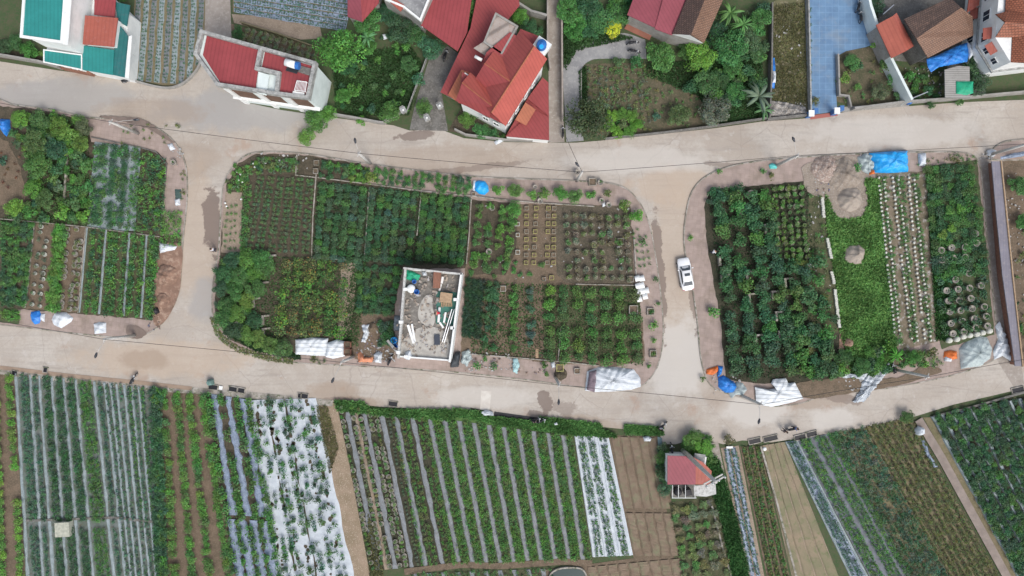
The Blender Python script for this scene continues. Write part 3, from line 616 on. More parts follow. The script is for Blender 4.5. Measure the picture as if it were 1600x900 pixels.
for pts, lab in [([(495, 274), (490, 340), (488, 400)], 'thin divider between the potted grid and the citrus orchard'), ([(578, 294), (574, 350), (570, 405)], 'thin divider left of the orchard centre'), ([(659, 298), (655, 340), (652, 368)], 'pale divider post wall in the right half of the orchard'), ([(737, 306), (733, 370), (729, 412)], 'thin divider at the right end of the citrus orchard'),
                 ([(498, 278), (575, 288), (660, 299), (738, 307), (800, 314), (850, 318), (928, 323)], 'long low wall under the paved strip of the centre block'), ([(488, 403), (550, 407)], 'short low wall below the left orchard third'), ([(900, 444), (992, 446)], 'pale low wall above the bushy plot right of the centre block'),
                 ([(876, 512), (872, 562)], 'thin brown divider in the bushy plot'), ([(723, 552), (800, 558), (880, 565), (935, 571)], 'low edge wall above the littered paving right of the building shell'), ([(989, 360), (994, 440)], 'dark low divider beside the right pavement of the centre block'), ([(465, 243), (463, 274), (495, 278)], 'low wall round the sandy patch with square planters')]:
    wallthing('divider_wall', pts, .14, .4, KERB, lab)
# wild trees on the lower left
wl = [(362, 408), (385, 404), (408, 402), (350, 428), (372, 430), (395, 428), (415, 418), (346, 452), (366, 455), (400, 452), (385, 470), (352, 476), (372, 490), (350, 500), (398, 500), (366, 515), (385, 525), (402, 528), (420, 540), (440, 545)]
wd = ['nearest the potted grid', 'left of the short divider', 'beside the short divider', 'at the kerb below the sandy strip', 'second from the kerb', 'third from the kerb', 'right in the upper wild row', 'at the kerb in the middle', 'left of the round bright crown', 'round and bright', 'in the hollow middle', 'at the kerb next to the sand spot', 'above the ring planter', 'at the kerb near the pipe', 'beside the grey block', 'right of the ring planter', 'above the striped verge', 'by the pale stones', 'above the verge path', 'at the end of the verge path']
for (x, y), l in zip(wl, wd):
    plant('garden_tree', 'big', x, y, rnd.uniform(12.5, 16), rnd.choice([MID, MID, FRESH, DARK]), 'wild tree low left in the centre block, '+l, 'tree', trunk=True)
rows([(440, 406), (545, 408), (540, 530), (425, 522)], 6, 8, 'ornamental_shrub', 'colour', 10.5, FRESH, 'green shrub with reddish leaf tips on brown soil left of the building shell', 'shrub', 'shrubs with reddish tips', tints=[MID, FRESH, OLV], jit=.22, miss=.06)
rows([(556, 412), (628, 418), (614, 496), (556, 490)], 6, 7, 'citrus_tree', 'round', 6.8, DARK, 'dark citrus tree between the brown shrub plot and the building shell', 'citrus tree', 'citrus trees left of the building shell', miss=.05, tints=[DARK, DARK, MID], trunk=True)
rows([(590, 500), (616, 500), (612, 540), (592, 540)], 3, 4, 'garden_tree', 'small', 7, DARK, 'dark bushy tree beside the building shell above the rubbish', 'tree', 'bushy trees beside the shell', trunk=True)
vp = smooth_line([(336, 496), (346, 522), (370, 540), (400, 551), (430, 558), (458, 561)], 6)
for off in (0, 3.2, 6.4):
    for i in range(0, 62):
        t = i/61*(len(vp)-1.001); a, b = vp[int(t)], vp[int(t)+1]; f = t-int(t); x, y = a[0]*(1-f)+b[0]*f, a[1]*(1-f)+b[1]*f
        dx, dy = b[0]-a[0], b[1]-a[1]; L = math.hypot(dx, dy) or 1
        if rnd.random() < .93: plant('crop_plant', 'tuft', x-dy/L*off, y+dx/L*off, 2.2, OLV, 'small grassy tuft planted in lines on the curved kerb of the centre block', 'grass tuft', 'tufts on the curved kerb', z0=.1)
for i in range(12): plant('crop_plant', 'bush', rnd.uniform(486, 510), rnd.uniform(556, 568), 3, OLV, 'low weed clump on the verge below the white ribbed covers', 'weed', 'weeds below the white sheets', z0=.1)
# right half of block B
rows([(740, 314), (812, 322), (800, 425), (732, 418)], 4, 7, 'garden_shrub', 'small', 7.3, FRESH, 'green shrub on dark soil left of the yellow planters', 'shrub', 'shrubs left of the yellow planters', miss=.12, tints=[MID, FRESH], jit=.3)
plant('garden_tree', 'big', 805, 327, 13, FRESH, 'bushy bright tree at the head of the yellow planter rows', 'tree', trunk=True)
rows([(735, 392), (860, 404), (840, 440), (728, 432)], 9, 2, 'garden_shrub', 'small', 5, MID, 'green shrub in the ground between the yellow planters and the dark hedge', 'shrub', 'shrubs above the dark hedge', miss=.35, jit=.4)
x0s = [(823, 822), (838, 834), (857, 855), (866, 865)]
for ci, (xa, xb) in enumerate(x0s):
    for j in range(8):
        y = 325+j*12.2+(0 if ci < 2 else 0); x = xa+(xb-xa)*j/7
        if (ci, j) in ((2, 4),): continue
        SP.setdefault('@square_planter', []).append((x, y, 3.2, 'small square yellowish planter in the rows on brown soil of the centre block', 'yellow square planters', ZB, YELPOT if (ci+j) % 3 else POTM))
rows([(878, 330), (985, 332), (992, 442), (884, 440)], 8, 8, 'potted_bush', 'pottuft', 6.2, OLV, 'rounded potted bush in the sparse grid right of the yellow planters', 'potted bush', 'sparse grid of rounded potted bushes', pot='clay', tints=[OLV, GREYG, MID, (.12, .14, .08)], miss=.06, jit=.15)
for (x, y, r, l) in [(780, 296, 10, 'nearest the blue tarp'), (806, 297, 12, 'second from the blue tarp'), (830, 304, 9, 'behind the grey pot'), (850, 300, 11, 'right of the grey pot'), (877, 301, 12, 'fourth along the paving'), (900, 307, 12, 'fifth along the paving'), (923, 303, 8, 'in the square box'), (950, 303, 7, 'by the brown pots'), (976, 322, 10, 'in the rounded corner'), (994, 336, 11, 'at the kerb bend')]:
    plant('pavement_tree', 'small' if r < 11.5 else 'big', x, y, r, FRESH if r > 7 else OLV, 'bushy tree on the top paving of the centre block, '+l, 'tree', trunk=True)
rows([(985, 360), (1008, 350), (1022, 420), (998, 420)], 3, 6, 'garden_shrub', 'bush', 3, MID, 'small bush on the right pavement above the stacked white pots', 'shrub', 'small bushes above the white pots')
for x, y, r, l in [(1004, 376, 6, 'darkest bush on the right pavement above the white pots'), (1018, 487, 4.5, 'bush in a square box beside the wet kerb'), (1021, 509, 8, 'largest round bush on the right pavement'), (1021, 531, 5, 'olive bush below the largest pavement bush'), (1021, 553, 4.5, 'bush in a square frame near the large white film'), (1014, 571, 5, 'last bush of the right pavement column'), (1024, 437, 5, 'round bush standing in the gutter below the wet patch'), (1028, 475, 5, 'bush at the kerb under the wet patch')]:
    plant('pavement_bush', 'bush', x, y, r, FRESH if 'largest' in l else MID, l, 'shrub')
rows([(728, 434), (756, 438), (750, 530), (722, 526)], 6, 16, 'hedge_bush', 'small', 4.6, DEEP, 'very dark bush in the dense hedge right of the building shell', 'hedge bush', 'dark hedge right of the shell', miss=.0)
rows([(760, 436), (780, 438), (776, 548), (752, 545)], 2, 9, 'garden_shrub', 'small', 7, DARK, 'dark shrub in a square planter row right of the dense hedge', 'shrub', 'shrubs right of the dense hedge', miss=.05)
rows([(798, 440), (812, 442), (808, 550), (794, 548)], 1, 8, 'garden_shrub', 'small', 7, MID, 'shrub in the single file between two brown paths', 'shrub', 'single file of shrubs')
rows([(822, 440), (838, 442), (834, 550), (822, 548)], 1, 6, 'garden_shrub', 'small', 7, BLUEG, 'bluish green shrub in the file right of the brown path', 'shrub', 'bluish shrubs by the path')
rows([(848, 446), (1000, 448), (1008, 572), (846, 566)], 7, 6, 'bush_tree', 'round', 10, MID, 'bushy green tree in the littered plot beside the right pavement', 'tree', 'bushy trees in the littered plot', miss=.04, jit=.2, rj=.15, tints=[MID, MID, FRESH, (.075, .16, .05)], trunk=True)
for x, y, r, l in [(745, 572, 7, 'left'), (757, 560, 6, 'upper'), (772, 572, 7, 'right'), (852, 570, 6, 'above the dark soil heap'), (853, 584, 6, 'beside the dark soil heap')]:
    plant('pavement_bush', 'bush', x, y, r, MID, 'green bush on the littered paving right of the shell, '+l, 'shrub')

# ---- block C
Q = [(1112, 302), (1206, 294), (1256, 588), (1136, 590)]
rows(Q, 4, 17, 'citrus_tree', 'small', 12.5, DARK, 'large dark citrus tree in the right block beside the car road', 'citrus tree', 'large citrus trees of the right block', jit=.2, rj=.12, miss=.05, tints=[DARK, DARK, DARK, MID], trunk=True)
rows([(1110, 296), (1160, 290), (1160, 310), (1104, 320)], 5, 2, 'citrus_tree', 'small', 8, DARK, 'dark citrus tree in the clipped corner of the right block', 'citrus tree', 'citrus trees in the clipped corner', trunk=True)
rows([(1206, 292), (1256, 286), (1268, 404), (1212, 404)], 5, 12, 'potted_bush', 'pottuft', 5.0, FRESH, 'potted fresh green bush right of the large citrus trees', 'potted bush', 'potted bushes right of the citrus trees', pot='clay', tints=[FRESH, MID, (.10, .20, .05)], miss=.05)
rows([(1222, 410), (1290, 400), (1308, 590), (1252, 590)], 3, 9, 'citrus_tree', 'small', 12.5, MID, 'citrus tree with a ring pot in the right part of the dark orchard', 'citrus tree', 'citrus trees with ring pots', miss=.16, tints=[DARK, MID], trunk=True, jit=.3)
rows([(1262, 302), (1284, 302), (1304, 500), (1268, 500)], 3, 14, 'garden_shrub', 'bush', 4, OLV, 'low bush in the sparse strip left of the white stone line', 'shrub', 'low bushes in the sparse strip', miss=.3, jit=.4, tints=[MID, OLV])
rows([(1312, 548), (1345, 550), (1395, 552), (1398, 582)], 3, 2, 'garden_tree', 'big', 9, FRESH, 'bushy tree at the lower end of the bright grass', 'tree', 'bushy trees below the bright grass', trunk=True, jit=.4)
for x, y, r, t, l in [(1318, 560, 14, DARK, 'dark tree beside the red earth heap below the stone line'), (1290, 575, 14, DARK, 'dark tree at the lower right corner of the orchard'), (1350, 570, 13, MID, 'green tree above the torn white plastic'), (1386, 545, 11, FRESH, 'fresh green tree at the foot of the white pot rows'), (1428, 560, 12, MID, 'green tree right of the square stone frame'), (1455, 552, 10, OLV, 'olive bush left of the orange bundle'), (1382, 580, 7, MID, 'small bush by the square stone frame'), (1116, 487, 10, FRESH, 'rounded fresh green bush leaning over the pavement beside the road'), (1112, 487, 7, FRESH, 'left half of the rounded pavement bush'),
                      (1079, 372, 5, FRESH, 'small bush at the kerb above the white car'), (1124, 269, 5, FRESH, 'small bush at the top left kerb of the right block'), (1192, 267, 5, MID, 'small bush next to the teal cloth'), (1206, 275, 7, OLV, 'spreading low plant below the teal cloth'), (1097, 592, 5, OLV, 'weedy bush above the orange cloth'), (1340, 262, 7, MID, 'bush between the rubble and the bright blue tarp')]:
    plant('garden_tree', 'big' if r > 11 else 'bush', x, y, r, t, l, 'tree' if r > 8 else 'shrub', trunk=r > 11)
for k, (xa, xb) in enumerate([((1374), 1388), (1382, 1396), (1396, 1420), (1405, 1430), (1421, 1446), (1430, 1456)]):
    for j in range(38):
        v = (j+.5)/38; y = 274+v*(258 if k > 1 else 248)+(3.4 if k % 2 else 0); x = xa+(xb-xa)*v**1.15+rnd.uniform(-.7, .7)+(12*v if k < 2 else 6*v if k < 4 else 0)
        if rnd.random() < .06: continue
        SP.setdefault('@grow_pot', []).append((x, y, 1.9, 'small white grow pot in the long rows left of the dark right hand trees', 'white grow pots in long rows', ZB+.04, POTW))
rows([(1372, 274), (1436, 272), (1458, 532), (1396, 540)], [.05, .13, .2, .45, .53, .6, .85, .92, .97], 44, 'crop_plant', 'bush', 3.4, MID, 'small green plant between the white grow pots of the right block', 'plant', 'plants between the white grow pots', miss=.25, jit=.4)
rows([(1446, 262), (1522, 254), (1548, 430), (1460, 440)], 7, 14, 'citrus_tree', 'round', 7.8, MID, 'dark green tree in the dense plot beside the right hand lane', 'citrus tree', 'trees in the dense plot beside the right lane', jit=.25, miss=.03, tints=[DARK, MID, MID, DARK], trunk=True)
rows([(1456, 400), (1542, 400), (1552, 515), (1470, 530)], 5, 8, 'garden_shrub', 'bush', 7.5, DARK, 'dark low bush between the ring pots beside the right lane', 'shrub', 'low bushes between ring pots', jit=.3, miss=.1)
for x, y, t in [(1500, 325, BRIGHT), (1484, 328, FRESH), (1488, 357, BRIGHT), (1474, 366, BRIGHT), (1530, 328, FRESH)]:
    plant('citrus_tree', 'small', x, y, 7.5, t, {1500: 'brightest light green tree among the dark trees beside the right lane', 1484: 'light tree just left of the brightest one in the dense right plot', 1488: 'small bright tree in the middle of the dense right plot', 1474: 'light green tree low on the left of the dense right plot', 1530: 'fresh green tree overhanging the right lane'}[x], 'citrus tree', trunk=True, z0=.5)
rings = [(1470, 391), (1486, 387), (1507, 386), (1525, 380), (1523, 365), (1471, 406), (1488, 403), (1507, 402), (1478, 454), (1496, 452), (1514, 450), (1532, 446), (1481, 470), (1498, 469), (1516, 466), (1483, 487), (1500, 485), (1518, 482), (1537, 479), (1485, 505), (1503, 502), (1521, 498), (1540, 494), (1488, 521), (1505, 518), (1523, 512), (1542, 509), (1492, 437), (1513, 427)]
for x, y in rings: SP.setdefault('@ring_pot', []).append((x, y, 5.2, 'wide round planter with pale rim in the plot beside the right hand lane', 'ring planters beside the right lane', ZB+.1, POTM))
for x, y, l in [(1173, 303, 'in the clipped corner of the dark orchard'), (1248, 457, 'between the orchard trees right of centre'), (1259, 523, 'low on the right of the dark orchard'), (371, 508, 'in the wild lower left trees'), (594, 26, 'in the garden above the driveway')]:
    SP.setdefault('@ring_pot', []).append((x, y, 6, 'large pale ring planter '+l, None, ZB+.3, POTM))
for i, (x, y) in enumerate([(1484, 532), (1496, 530), (1506, 526), (1516, 524), (1527, 522), (1536, 520), (1547, 517)]):
    SP.setdefault('@round_pot', []).append((x, y, 4.6, 'pale upside down round pot in the line above the grey green tarp', 'pale upside down pots above the tarp', ZB, POTW))

# ---- south fields
def field(name, px, m, z=.02): return sheet('field_soil', px, m, z)
field('', [(-60, 577), (22, 583), (40, 900), (50, 1000), (-60, 1000)], BROWN)
rows([(-30, 580), (14, 584), (38, 960), (-20, 960)], [.0, .45, .95], 27, 'round_bush', 'round', 7.6, BRIGHT, 'bright round bush in the rows at the lower left edge', 'bush', 'bright round bushes at the lower left edge', z0=.03, tints=[BRIGHT, FRESH], miss=.02, jit=.1, rj=.1)
Q = [(22, 583), (168, 598), (204, 930), (42, 930)]
field('', [(22, 583), (238, 606), (256, 930), (42, 930)], mat('old_film', (.155, .18, .17), (.10, .125, .10), .8, c3=(.10, .09, .065), s3=2, rough=.6))
us = [(i+.5)/9 for i in range(9)]
beds(Q, [.02, .17, .27, .40, .53, .66, .86, .97], .030, PALEMULCH, .10, 'mulch_strip', 'pale film strip between leafy rows of the large lower left field', 'plastic mulch', 'film strips in the large lower left field', rag=.35)
for u, t in [(.08, BLUEG), (.125, BLUEG), (.21, BLUEG), (.325, DARK), (.36, DARK), (.45, DARK), (.49, DARK), (.58, DARK), (.615, DARK), (.71, MID), (.75, MID), (.80, MID), (.91, BLUEG)]:
    rows(Q, [u], 44, 'crop_plant', 'bush', 4.3, t, 'leafy plant in the film striped field at the lower left', 'plant', 'leafy plants in the lower left field', z0=.05, miss=.04, v1=.66)
    rows(Q, [u], 30, 'crop_plant', 'bush', 3.7, t, 'leafy plant in the lower part of the film striped left field', 'plant', 'leafy plants low in the left field', z0=.05, miss=.06, v0=.69)
Q = [(168, 598), (228, 605), (256, 930), (204, 930)]
beds(Q, [.08, .24, .44, .63, .82], .07, PALEMULCH, .11, 'mulch_strip', 'blue grey film strip in the narrow net like field at the lower left', 'plastic mulch', 'film strips of the narrow lower left field', rag=.3)
rows(Q, [.0, .16, .34, .54, .72, .92], 62, 'crop_plant', 'tuft', 3.3, BLUEG, 'small seedling in the narrow net like field at the lower left', 'seedling', 'seedlings of the narrow field', z0=.1, miss=.06, jit=.1)
rows(Q, [.58, .90], 40, 'crop_plant', 'tuft', 3.2, MID, 'small green plant in the narrow net like field at the lower left', 'seedling', 'green seedlings of the narrow field', z0=.1, miss=.05, v1=.6)
strip('field_divider', [(42, 813), (100, 811), (180, 808), (252, 816)], .35, DARKCONC, .2)
o = MB().box((*W(104, 824)[:2], .5), (2.0, 2.0, 1.0), .05).build('tank_block', mat('pale_stone', (.46, .46, .38), (.33, .34, .28), 3)); tag(o, 'square pale concrete tank block standing in the lower left field', 'tank')
Q = [(238, 606), (325, 614), (376, 930), (248, 930)]
field('', Q, BROWN)
rows(Q, [.06, .2, .42, .64, .88], 27, 'round_bush', 'round', 7.6, FRESH, 'bright bush in the brown rows right of the film striped left field', 'bush', 'bright bushes in brown rows', z0=.03, miss=.05, jit=.18, tints=[FRESH, MID, (.10, .24, .05)])
rows(Q, [.0, .09], 30, 'round_bush', 'small', 7.5, DARK, 'dark bush in the edge row of the brown bush field', 'bush', 'dark edge bushes', z0=.03, miss=.02)  # edge row bushes take the darker green tint
Q = [(322, 614), (388, 624), (442, 930), (372, 930)]
field('', Q, SOIL); 
beds(Q, [.18, .52, .86], .16, BLUEMULCH, .15, 'mulch_strip', 'crinkled blue film strip left of the white film field', 'plastic mulch', 'crinkled blue film strips', rag=.35, v1=.6)
beds(Q, [.12, .37, .62, .88], .21, BLUEMULCH, .15, 'mulch_strip', 'crinkled blue film strip in the lower half left of the white film field', 'plastic mulch', 'crinkled blue film strips, lower half', rag=.3, v0=.62)
rows(Q, [.02, .34, .70, .97], 21, 'garden_shrub', 'bush', 7, MID, 'green shrub between the crinkled blue film strips', 'shrub', 'shrubs between blue film strips', z0=.1, miss=.1, v1=.62)
rows(Q, [.0, .25, .5, .76, 1.0], 13, 'garden_shrub', 'bush', 6.5, MID, 'green shrub low in the blue film field', 'shrub', 'shrubs low in the blue film field', z0=.1, miss=.1, v0=.62)
Q = [(388, 625), (488, 622), (552, 930), (434, 930)]
field('', Q, SOIL)
beds(Q, [.14, .42, .70, .93], .27, WHITEFILM, .10, 'mulch_strip', 'broad white film strip with planting holes in the white field', 'plastic mulch', 'broad white film strips', rag=.05)
rows(Q, [.05, .17, .29, .36, .5, .57, .66, .78, .86, .95], 26, 'garden_shrub', 'bush', 5.6, DARK, 'dark green shrub growing through the white film', 'shrub', 'shrubs on the white film', z0=.12, miss=.24, jit=.3, rj=.28, tints=[DARK, MID, BLUEG])
hb = MB()
for _ in range(150):
    hx, hy = bil(Q, rnd.choice([.12, .29, .36, .5, .57, .78, .92])+rnd.uniform(-.02, .02), rnd.random()); hr = rnd.uniform(.12, .34); hc = W(hx, hy)
    hb.sheet([(hc[0]+math.cos(t*.785)*hr*rnd.uniform(.6, 1.2), hc[1]+math.sin(t*.785)*hr*rnd.uniform(.7, 1.6), .175) for t in range(8)])
tag(hb.build('planting_holes', SOIL), 'dark torn planting holes in the white film field', 'holes', kind='stuff')
field('', [(494, 628), (526, 630), (545, 720), (584, 930), (552, 930), (520, 760)], PATHM, .03)
Q = [(527, 632), (663, 650), (710, 880), (578, 892)]
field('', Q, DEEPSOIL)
beds(Q, [.10, .30, .50, .66, .86], .058, MULCH, .06, 'mulch_strip', 'grey film path strip between rows of round pots', 'plastic mulch', 'grey film strips between potted rows', rag=.3)
beds(Q, [.2], .05, TAN, .05, 'soil_bed', kind='structure')
rows(Q, [.03, .16, .24, .36, .43], 34, 'potted_bush', 'pottuft', 4.5, FRESH, 'round potted bush in the rows right of the dirt path', 'potted bush', 'potted bushes right of the dirt path', pot='ring', z0=.04, tints=[FRESH, MID, OLV, (.16, .22, .10)], miss=.04, jit=.12)
rows(Q, [.57], 40, 'potted_bush', 'pottuft', 2.7, GREYG, 'small square potted plant in the tight file beside the blue film', 'potted plant', 'tight file of small potted plants', pot='pale', z0=.04, jit=.1)
rows(Q, [.63, .72, .78, .92, .98], 46, 'crop_plant', 'bush', 3.5, MID, 'bushy crop plant right of the potted rows', 'plant', 'crop plants right of the potted rows', z0=.04, tints=[MID, FRESH, OLV], miss=.08)
Q = [(663, 650), (895, 682), (925, 874), (710, 882)]
field('', [(660, 648), (897, 680), (928, 876), (740, 886), (708, 884)], TURFY)
us = [(i+.35)/10 for i in range(10)]
beds(Q, us, .036, MULCH, .07, 'mulch_strip', 'narrow grey film strip between green rows in the wide middle field', 'plastic mulch', 'grey film strips of the wide middle field', rag=.1)
for i in range(10):
    rows(Q, [(i+.02)/10, (i+.62)/10, (i+.84)/10], 46, 'crop_plant', 'bush', 3.9, FRESH, 'bushy crop plant in the grey striped middle field', 'plant', 'crop plants of the middle field', z0=.04, tints=[MID, FRESH, (.10, .19, .06)], miss=.05)
strip('field_path', [(632, 893), (720, 882), (780, 884), (880, 877), (925, 880)], .9, BROWN, .12)
Q = [(640, 896), (862, 888), (880, 960), (660, 960)]
field('', Q, LITTER); beds(Q, [(i+.35)/10 for i in range(10)], .033, MULCH, .07, 'mulch_strip', 'grey film strip at the bottom edge below the field path', 'plastic mulch', 'grey film strips below the field path', rag=.1)
rows(Q, 26, 10, 'crop_plant', 'bush', 3.8, MID, 'bushy crop plant at the bottom edge below the field path', 'plant', 'crop plants below the field path', z0=.04)
Q = [(897, 679), (951, 683), (989, 867), (926, 870)]
field('', Q, WHITEFILM, .06)
beds(Q, [.04, .34, .60, .70, .93], .08, WHITEFILM, .10, 'mulch_strip', 'bright white film ridge in the narrow white field above the pond', 'plastic mulch', 'white film ridges of the narrow white field', z=.05, rag=.05)
rows(Q, [.14, .24, .42, .52, .77, .86], 42, 'crop_plant', 'tuft', 3.3, DARK, 'small dark plant in the narrow white film field above the pond', 'plant', 'plants in the narrow white field', z0=.1, miss=.08, tints=[DARK, BLUEG, MID])
TILLED = mat('tilled_soil', (.215, .165, .12), (.17, .125, .09), .5, c3=(.18, .18, .11), s3=.8, lo3=.48, hi3=.7, rough=.95, bump=.6, bscale=9)
Q = [(953, 682), (1026, 684), (1062, 868), (990, 868)]
field('', [(951, 680), (1028, 682), (1050, 790), (1066, 930), (850, 930), (840, 892), (990, 872)], BROWN)
beds(Q, 5, .185, TILLED, .13, 'soil_bed', kind='structure', rag=.03, v1=.6)
beds(Q, 5, .185, TILLED, .13, 'soil_bed', kind='structure', rag=.03, v0=.64)
beds([(915, 886), (1062, 872), (1075, 930), (925, 930)], 9, .1, TILLED, .12, 'soil_bed', kind='structure', rag=.04)
field('', [(1040, 786), (1118, 774), (1152, 930), (1062, 930)], LITTER, .03)
rows([(1048, 792), (1116, 780), (1152, 920), (1068, 920)], 5, 9, 'sparse_bush', 'small', 7.5, OLV, 'thin greyish fruit bush in the plot below the small red roofed house', 'bush', 'thin fruit bushes below the small house', z0=.03, tints=[(.13, .14, .09), OLV, MID], zs=.6, jit=.25)
field('', [(1112, 700), (1126, 700), (1150, 800), (1180, 930), (1150, 930), (1126, 800)], GREENSOIL, .03)
sheet('lane', [(1108, 692), (1122, 690), (1136, 760), (1152, 820), (1186, 930), (1168, 930), (1140, 830), (1124, 760)], ALLEY, .05)
strip('verge', [(1112, 790), (1130, 860), (1146, 910)], .25, KERB, .15)
Q = [(1128, 702), (1152, 698), (1196, 930), (1176, 930)]
field('', [(1126, 700), (1154, 696), (1200, 930), (1176, 930)], TAN, .03)
beds(Q, [.28, .72], .34, BLUEMULCH, .1, 'mulch_strip', 'blue grey film strip beside the dirt lane below the tall pole', 'plastic mulch', 'film strips beside the dirt lane')
rows(Q, [.15, .4, .62, .84], 52, 'crop_plant', 'tuft', 2.4, BLUEG, 'seedling in the film beside the dirt lane', 'seedling', 'seedlings beside the dirt lane', z0=.1)
Q = [(1156, 698), (1188, 696), (1240, 930), (1204, 930)]
field('', Q, BROWN); beds(Q, [.2, .5, .82], .24, LITTER, .12, 'soil_bed', kind='structure')
rows(Q, [.14, .26, .45, .57, .78, .9], 55, 'crop_plant', 'tuft', 2.7, MID, 'low green crop plant right of the lane film strips', 'plant', 'low crops right of the lane film', z0=.1, tints=[MID, OLV], miss=.15)
Q = [(1190, 696), (1226, 690), (1322, 930), (1244, 930)]
FALLOW = mat('fallow_soil', (.27, .215, .15), (.20, .185, .115), .35, c3=(.15, .17, .085), s3=.9, lo3=.52, hi3=.68, rough=.95, bump=.5, bscale=9)
field('', Q, TAN); beds(Q, 4, .235, FALLOW, .13, 'soil_bed', kind='structure', rag=.03)
strip('field_divider', [(1188, 697), (1212, 780), (1246, 910)], .28, KERB, .25)
Q = [(1226, 690), (1246, 688), (1372, 930), (1342, 930)]
field('', Q, BLUEMULCH, .05); beds(Q, [.08, .92], .16, PALEMULCH, .12, 'mulch_strip', 'pale blue film ridge edging the leafy strip right of the fallow field', 'plastic mulch', 'film ridges right of the fallow field', z=.04)
rows(Q, [.28, .5, .72], 62, 'crop_plant', 'bush', 3.3, BLUEG, 'bluish leafy plant between two pale film ridges', 'plant', 'bluish plants between film ridges', z0=.1)
Q = [(1246, 688), (1300, 676), (1440, 930), (1374, 930)]
field('', Q, mat('dark_film', (.15, .17, .21), (.10, .11, .13), 1, rough=.5), .03)
rows(Q, [.10, .20, .30, .52, .63, .74, .9, .98], 64, 'crop_plant', 'bush', 3.7, MID, 'leafy green crop plant on dark film in the lower right', 'plant', 'green crops on dark film', z0=.05, tints=[MID, FRESH, MID], miss=.03)
Q = [(1300, 676), (1350, 666), (1500, 930), (1440, 930)]
field('', Q, OLIVE); rows(Q, 7, 66, 'crop_plant', 'bush', 4.3, BLUEG, 'bluish green cabbage like plant in the lower right field', 'plant', 'bluish crops in the lower right field', z0=.05, tints=[BLUEG, GREYG, DARK], miss=.06)
Q = [(1350, 666), (1425, 652), (1578, 930), (1500, 930)]
field('', Q, SOIL); beds(Q, 7, .10, OLIVE, .14, 'soil_bed', kind='structure')
rows(Q, 14, 66, 'crop_plant', 'bush', 2.9, (.12, .15, .05), 'olive crop plant in the brown rows of the lower right field', 'plant', 'olive crops of the lower right field', z0=.1, tints=[(.12, .15, .05), (.09, .14, .05), (.10, .14, .055)], miss=.08)
strip('field_path', [(1434, 655), (1470, 715), (1525, 815), (1580, 915)], 1.15, mat('pink_path', (.29, .24, .21), (.22, .18, .155), .8, c3=(.22, .19, .17), s3=3), .22)
sheet('soil', [(1442, 652), (1453, 652), (1500, 730), (1540, 800), (1600, 900), (1590, 930), (1530, 812), (1480, 720)], OLIVE, .06)
for a, b in [((1458, 672), (1474, 698)), ((1480, 712), (1486, 722)), ((1530, 830), (1545, 856))]: pass
Q = [(1456, 650), (1620, 616), (1760, 900), (1590, 900)]
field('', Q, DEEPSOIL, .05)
rows(Q, 11, 38, 'lush_crop', 'small', 7.0, DARK, 'dark green lush plant in the film striped field at the lower right edge', 'plant', 'lush plants of the lower right edge', z0=.06, tints=[DARK, DARK, MID], miss=.04, clip=[(1440, 600), (1640, 600), (1640, 920), (1440, 920)])
beds(Q, [(i+.0)/11 for i in range(12)], .032, PALEMULCH, .3, 'mulch_strip', 'pale film strip between lush dark rows at the lower right edge', 'plastic mulch', 'film strips at the lower right edge', z=.05, rag=.3)
strip('field_divider', [(1456, 650), (1500, 640), (1600, 612)], .3, DARKCONC, .3)
# ---------------------------------------------------------------- buildings
def slab3(b, pts, th=.12):
    n = len(pts); lo = [(p[0], p[1], p[2]-th) for p in pts]
    b.add(list(pts)+lo, [tuple(range(n)), tuple(range(2*n-1, n-1, -1))]+[(i, i+n, (i+1) % n+n, (i+1) % n) for i in range(n)]); return b
def inset(P, d):
    cx = sum(p[0] for p in P)/len(P); cy = sum(p[1] for p in P)/len(P); out = []
    for p in P:
        v = Vector((p[0]-cx, p[1]-cy)); L = v.length; v *= (L-d)/L; out.append((cx+v.x, cy+v.y))
    return out
def root(name, px, py, label, cat='house', group=None): return empty(name, W(px, py), label, cat, group)
def walls_from(par, px, z, m, z0=0, ins=.25, name='wall'):
    return MB().prism(inset([p[:2] for p in WL(px, z)], ins), z0, z-.12).build(name, m, par)
def plate(par, px, z, m, th=.15, name='roof', rim=None, rimw=.25, rimh=.35):
    P = [p[:2] for p in WL(px, z)]; o = MB().prism(P, z-th, z, True).build(name, m, par)
    if rim: MB().wall(P+[P[0]], rimw, z-.1, z+rimh).build('parapet', rim, par)
    return o
def roofplane(par, corners, m, name='roof', th=.14):
    return slab3(MB(), [W(*c) for c in corners], th).build(name, m, par)
def window(par, a, b, z0, z1, out, frame=WHITE, name='window'):
    """a window in the wall between ground points a, b (metres), standing proud by out"""
    a = Vector(a); b = Vector(b); d = (b-a); L = d.length; an = math.atan2(d.y, d.x); c = (a+b)/2; n = Vector((d.y, -d.x)).normalized()*out
    f = MB()
    for off, sz in ((-L/2, .08), (L/2, .08), (0, .05)):
        p = c+d.normalized()*off+n; f.box((p.x, p.y, (z0+z1)/2), (sz, .1, z1-z0), an)
    for z in (z0, z1): f.box((c.x+n.x, c.y+n.y, z), (L+.1, .12, .09), an)
    fo = f.build(name, frame, par)
    MB().box((c.x+n.x*.55, c.y+n.y*.55, (z0+z1)/2), (L-.04, .05, z1-z0-.04), an).build('pane', GLASS, fo)
    return fo
def line_pt(a, b, t): return (a[0]+(b[0]-a[0])*t, a[1]+(b[1]-a[1])*t)

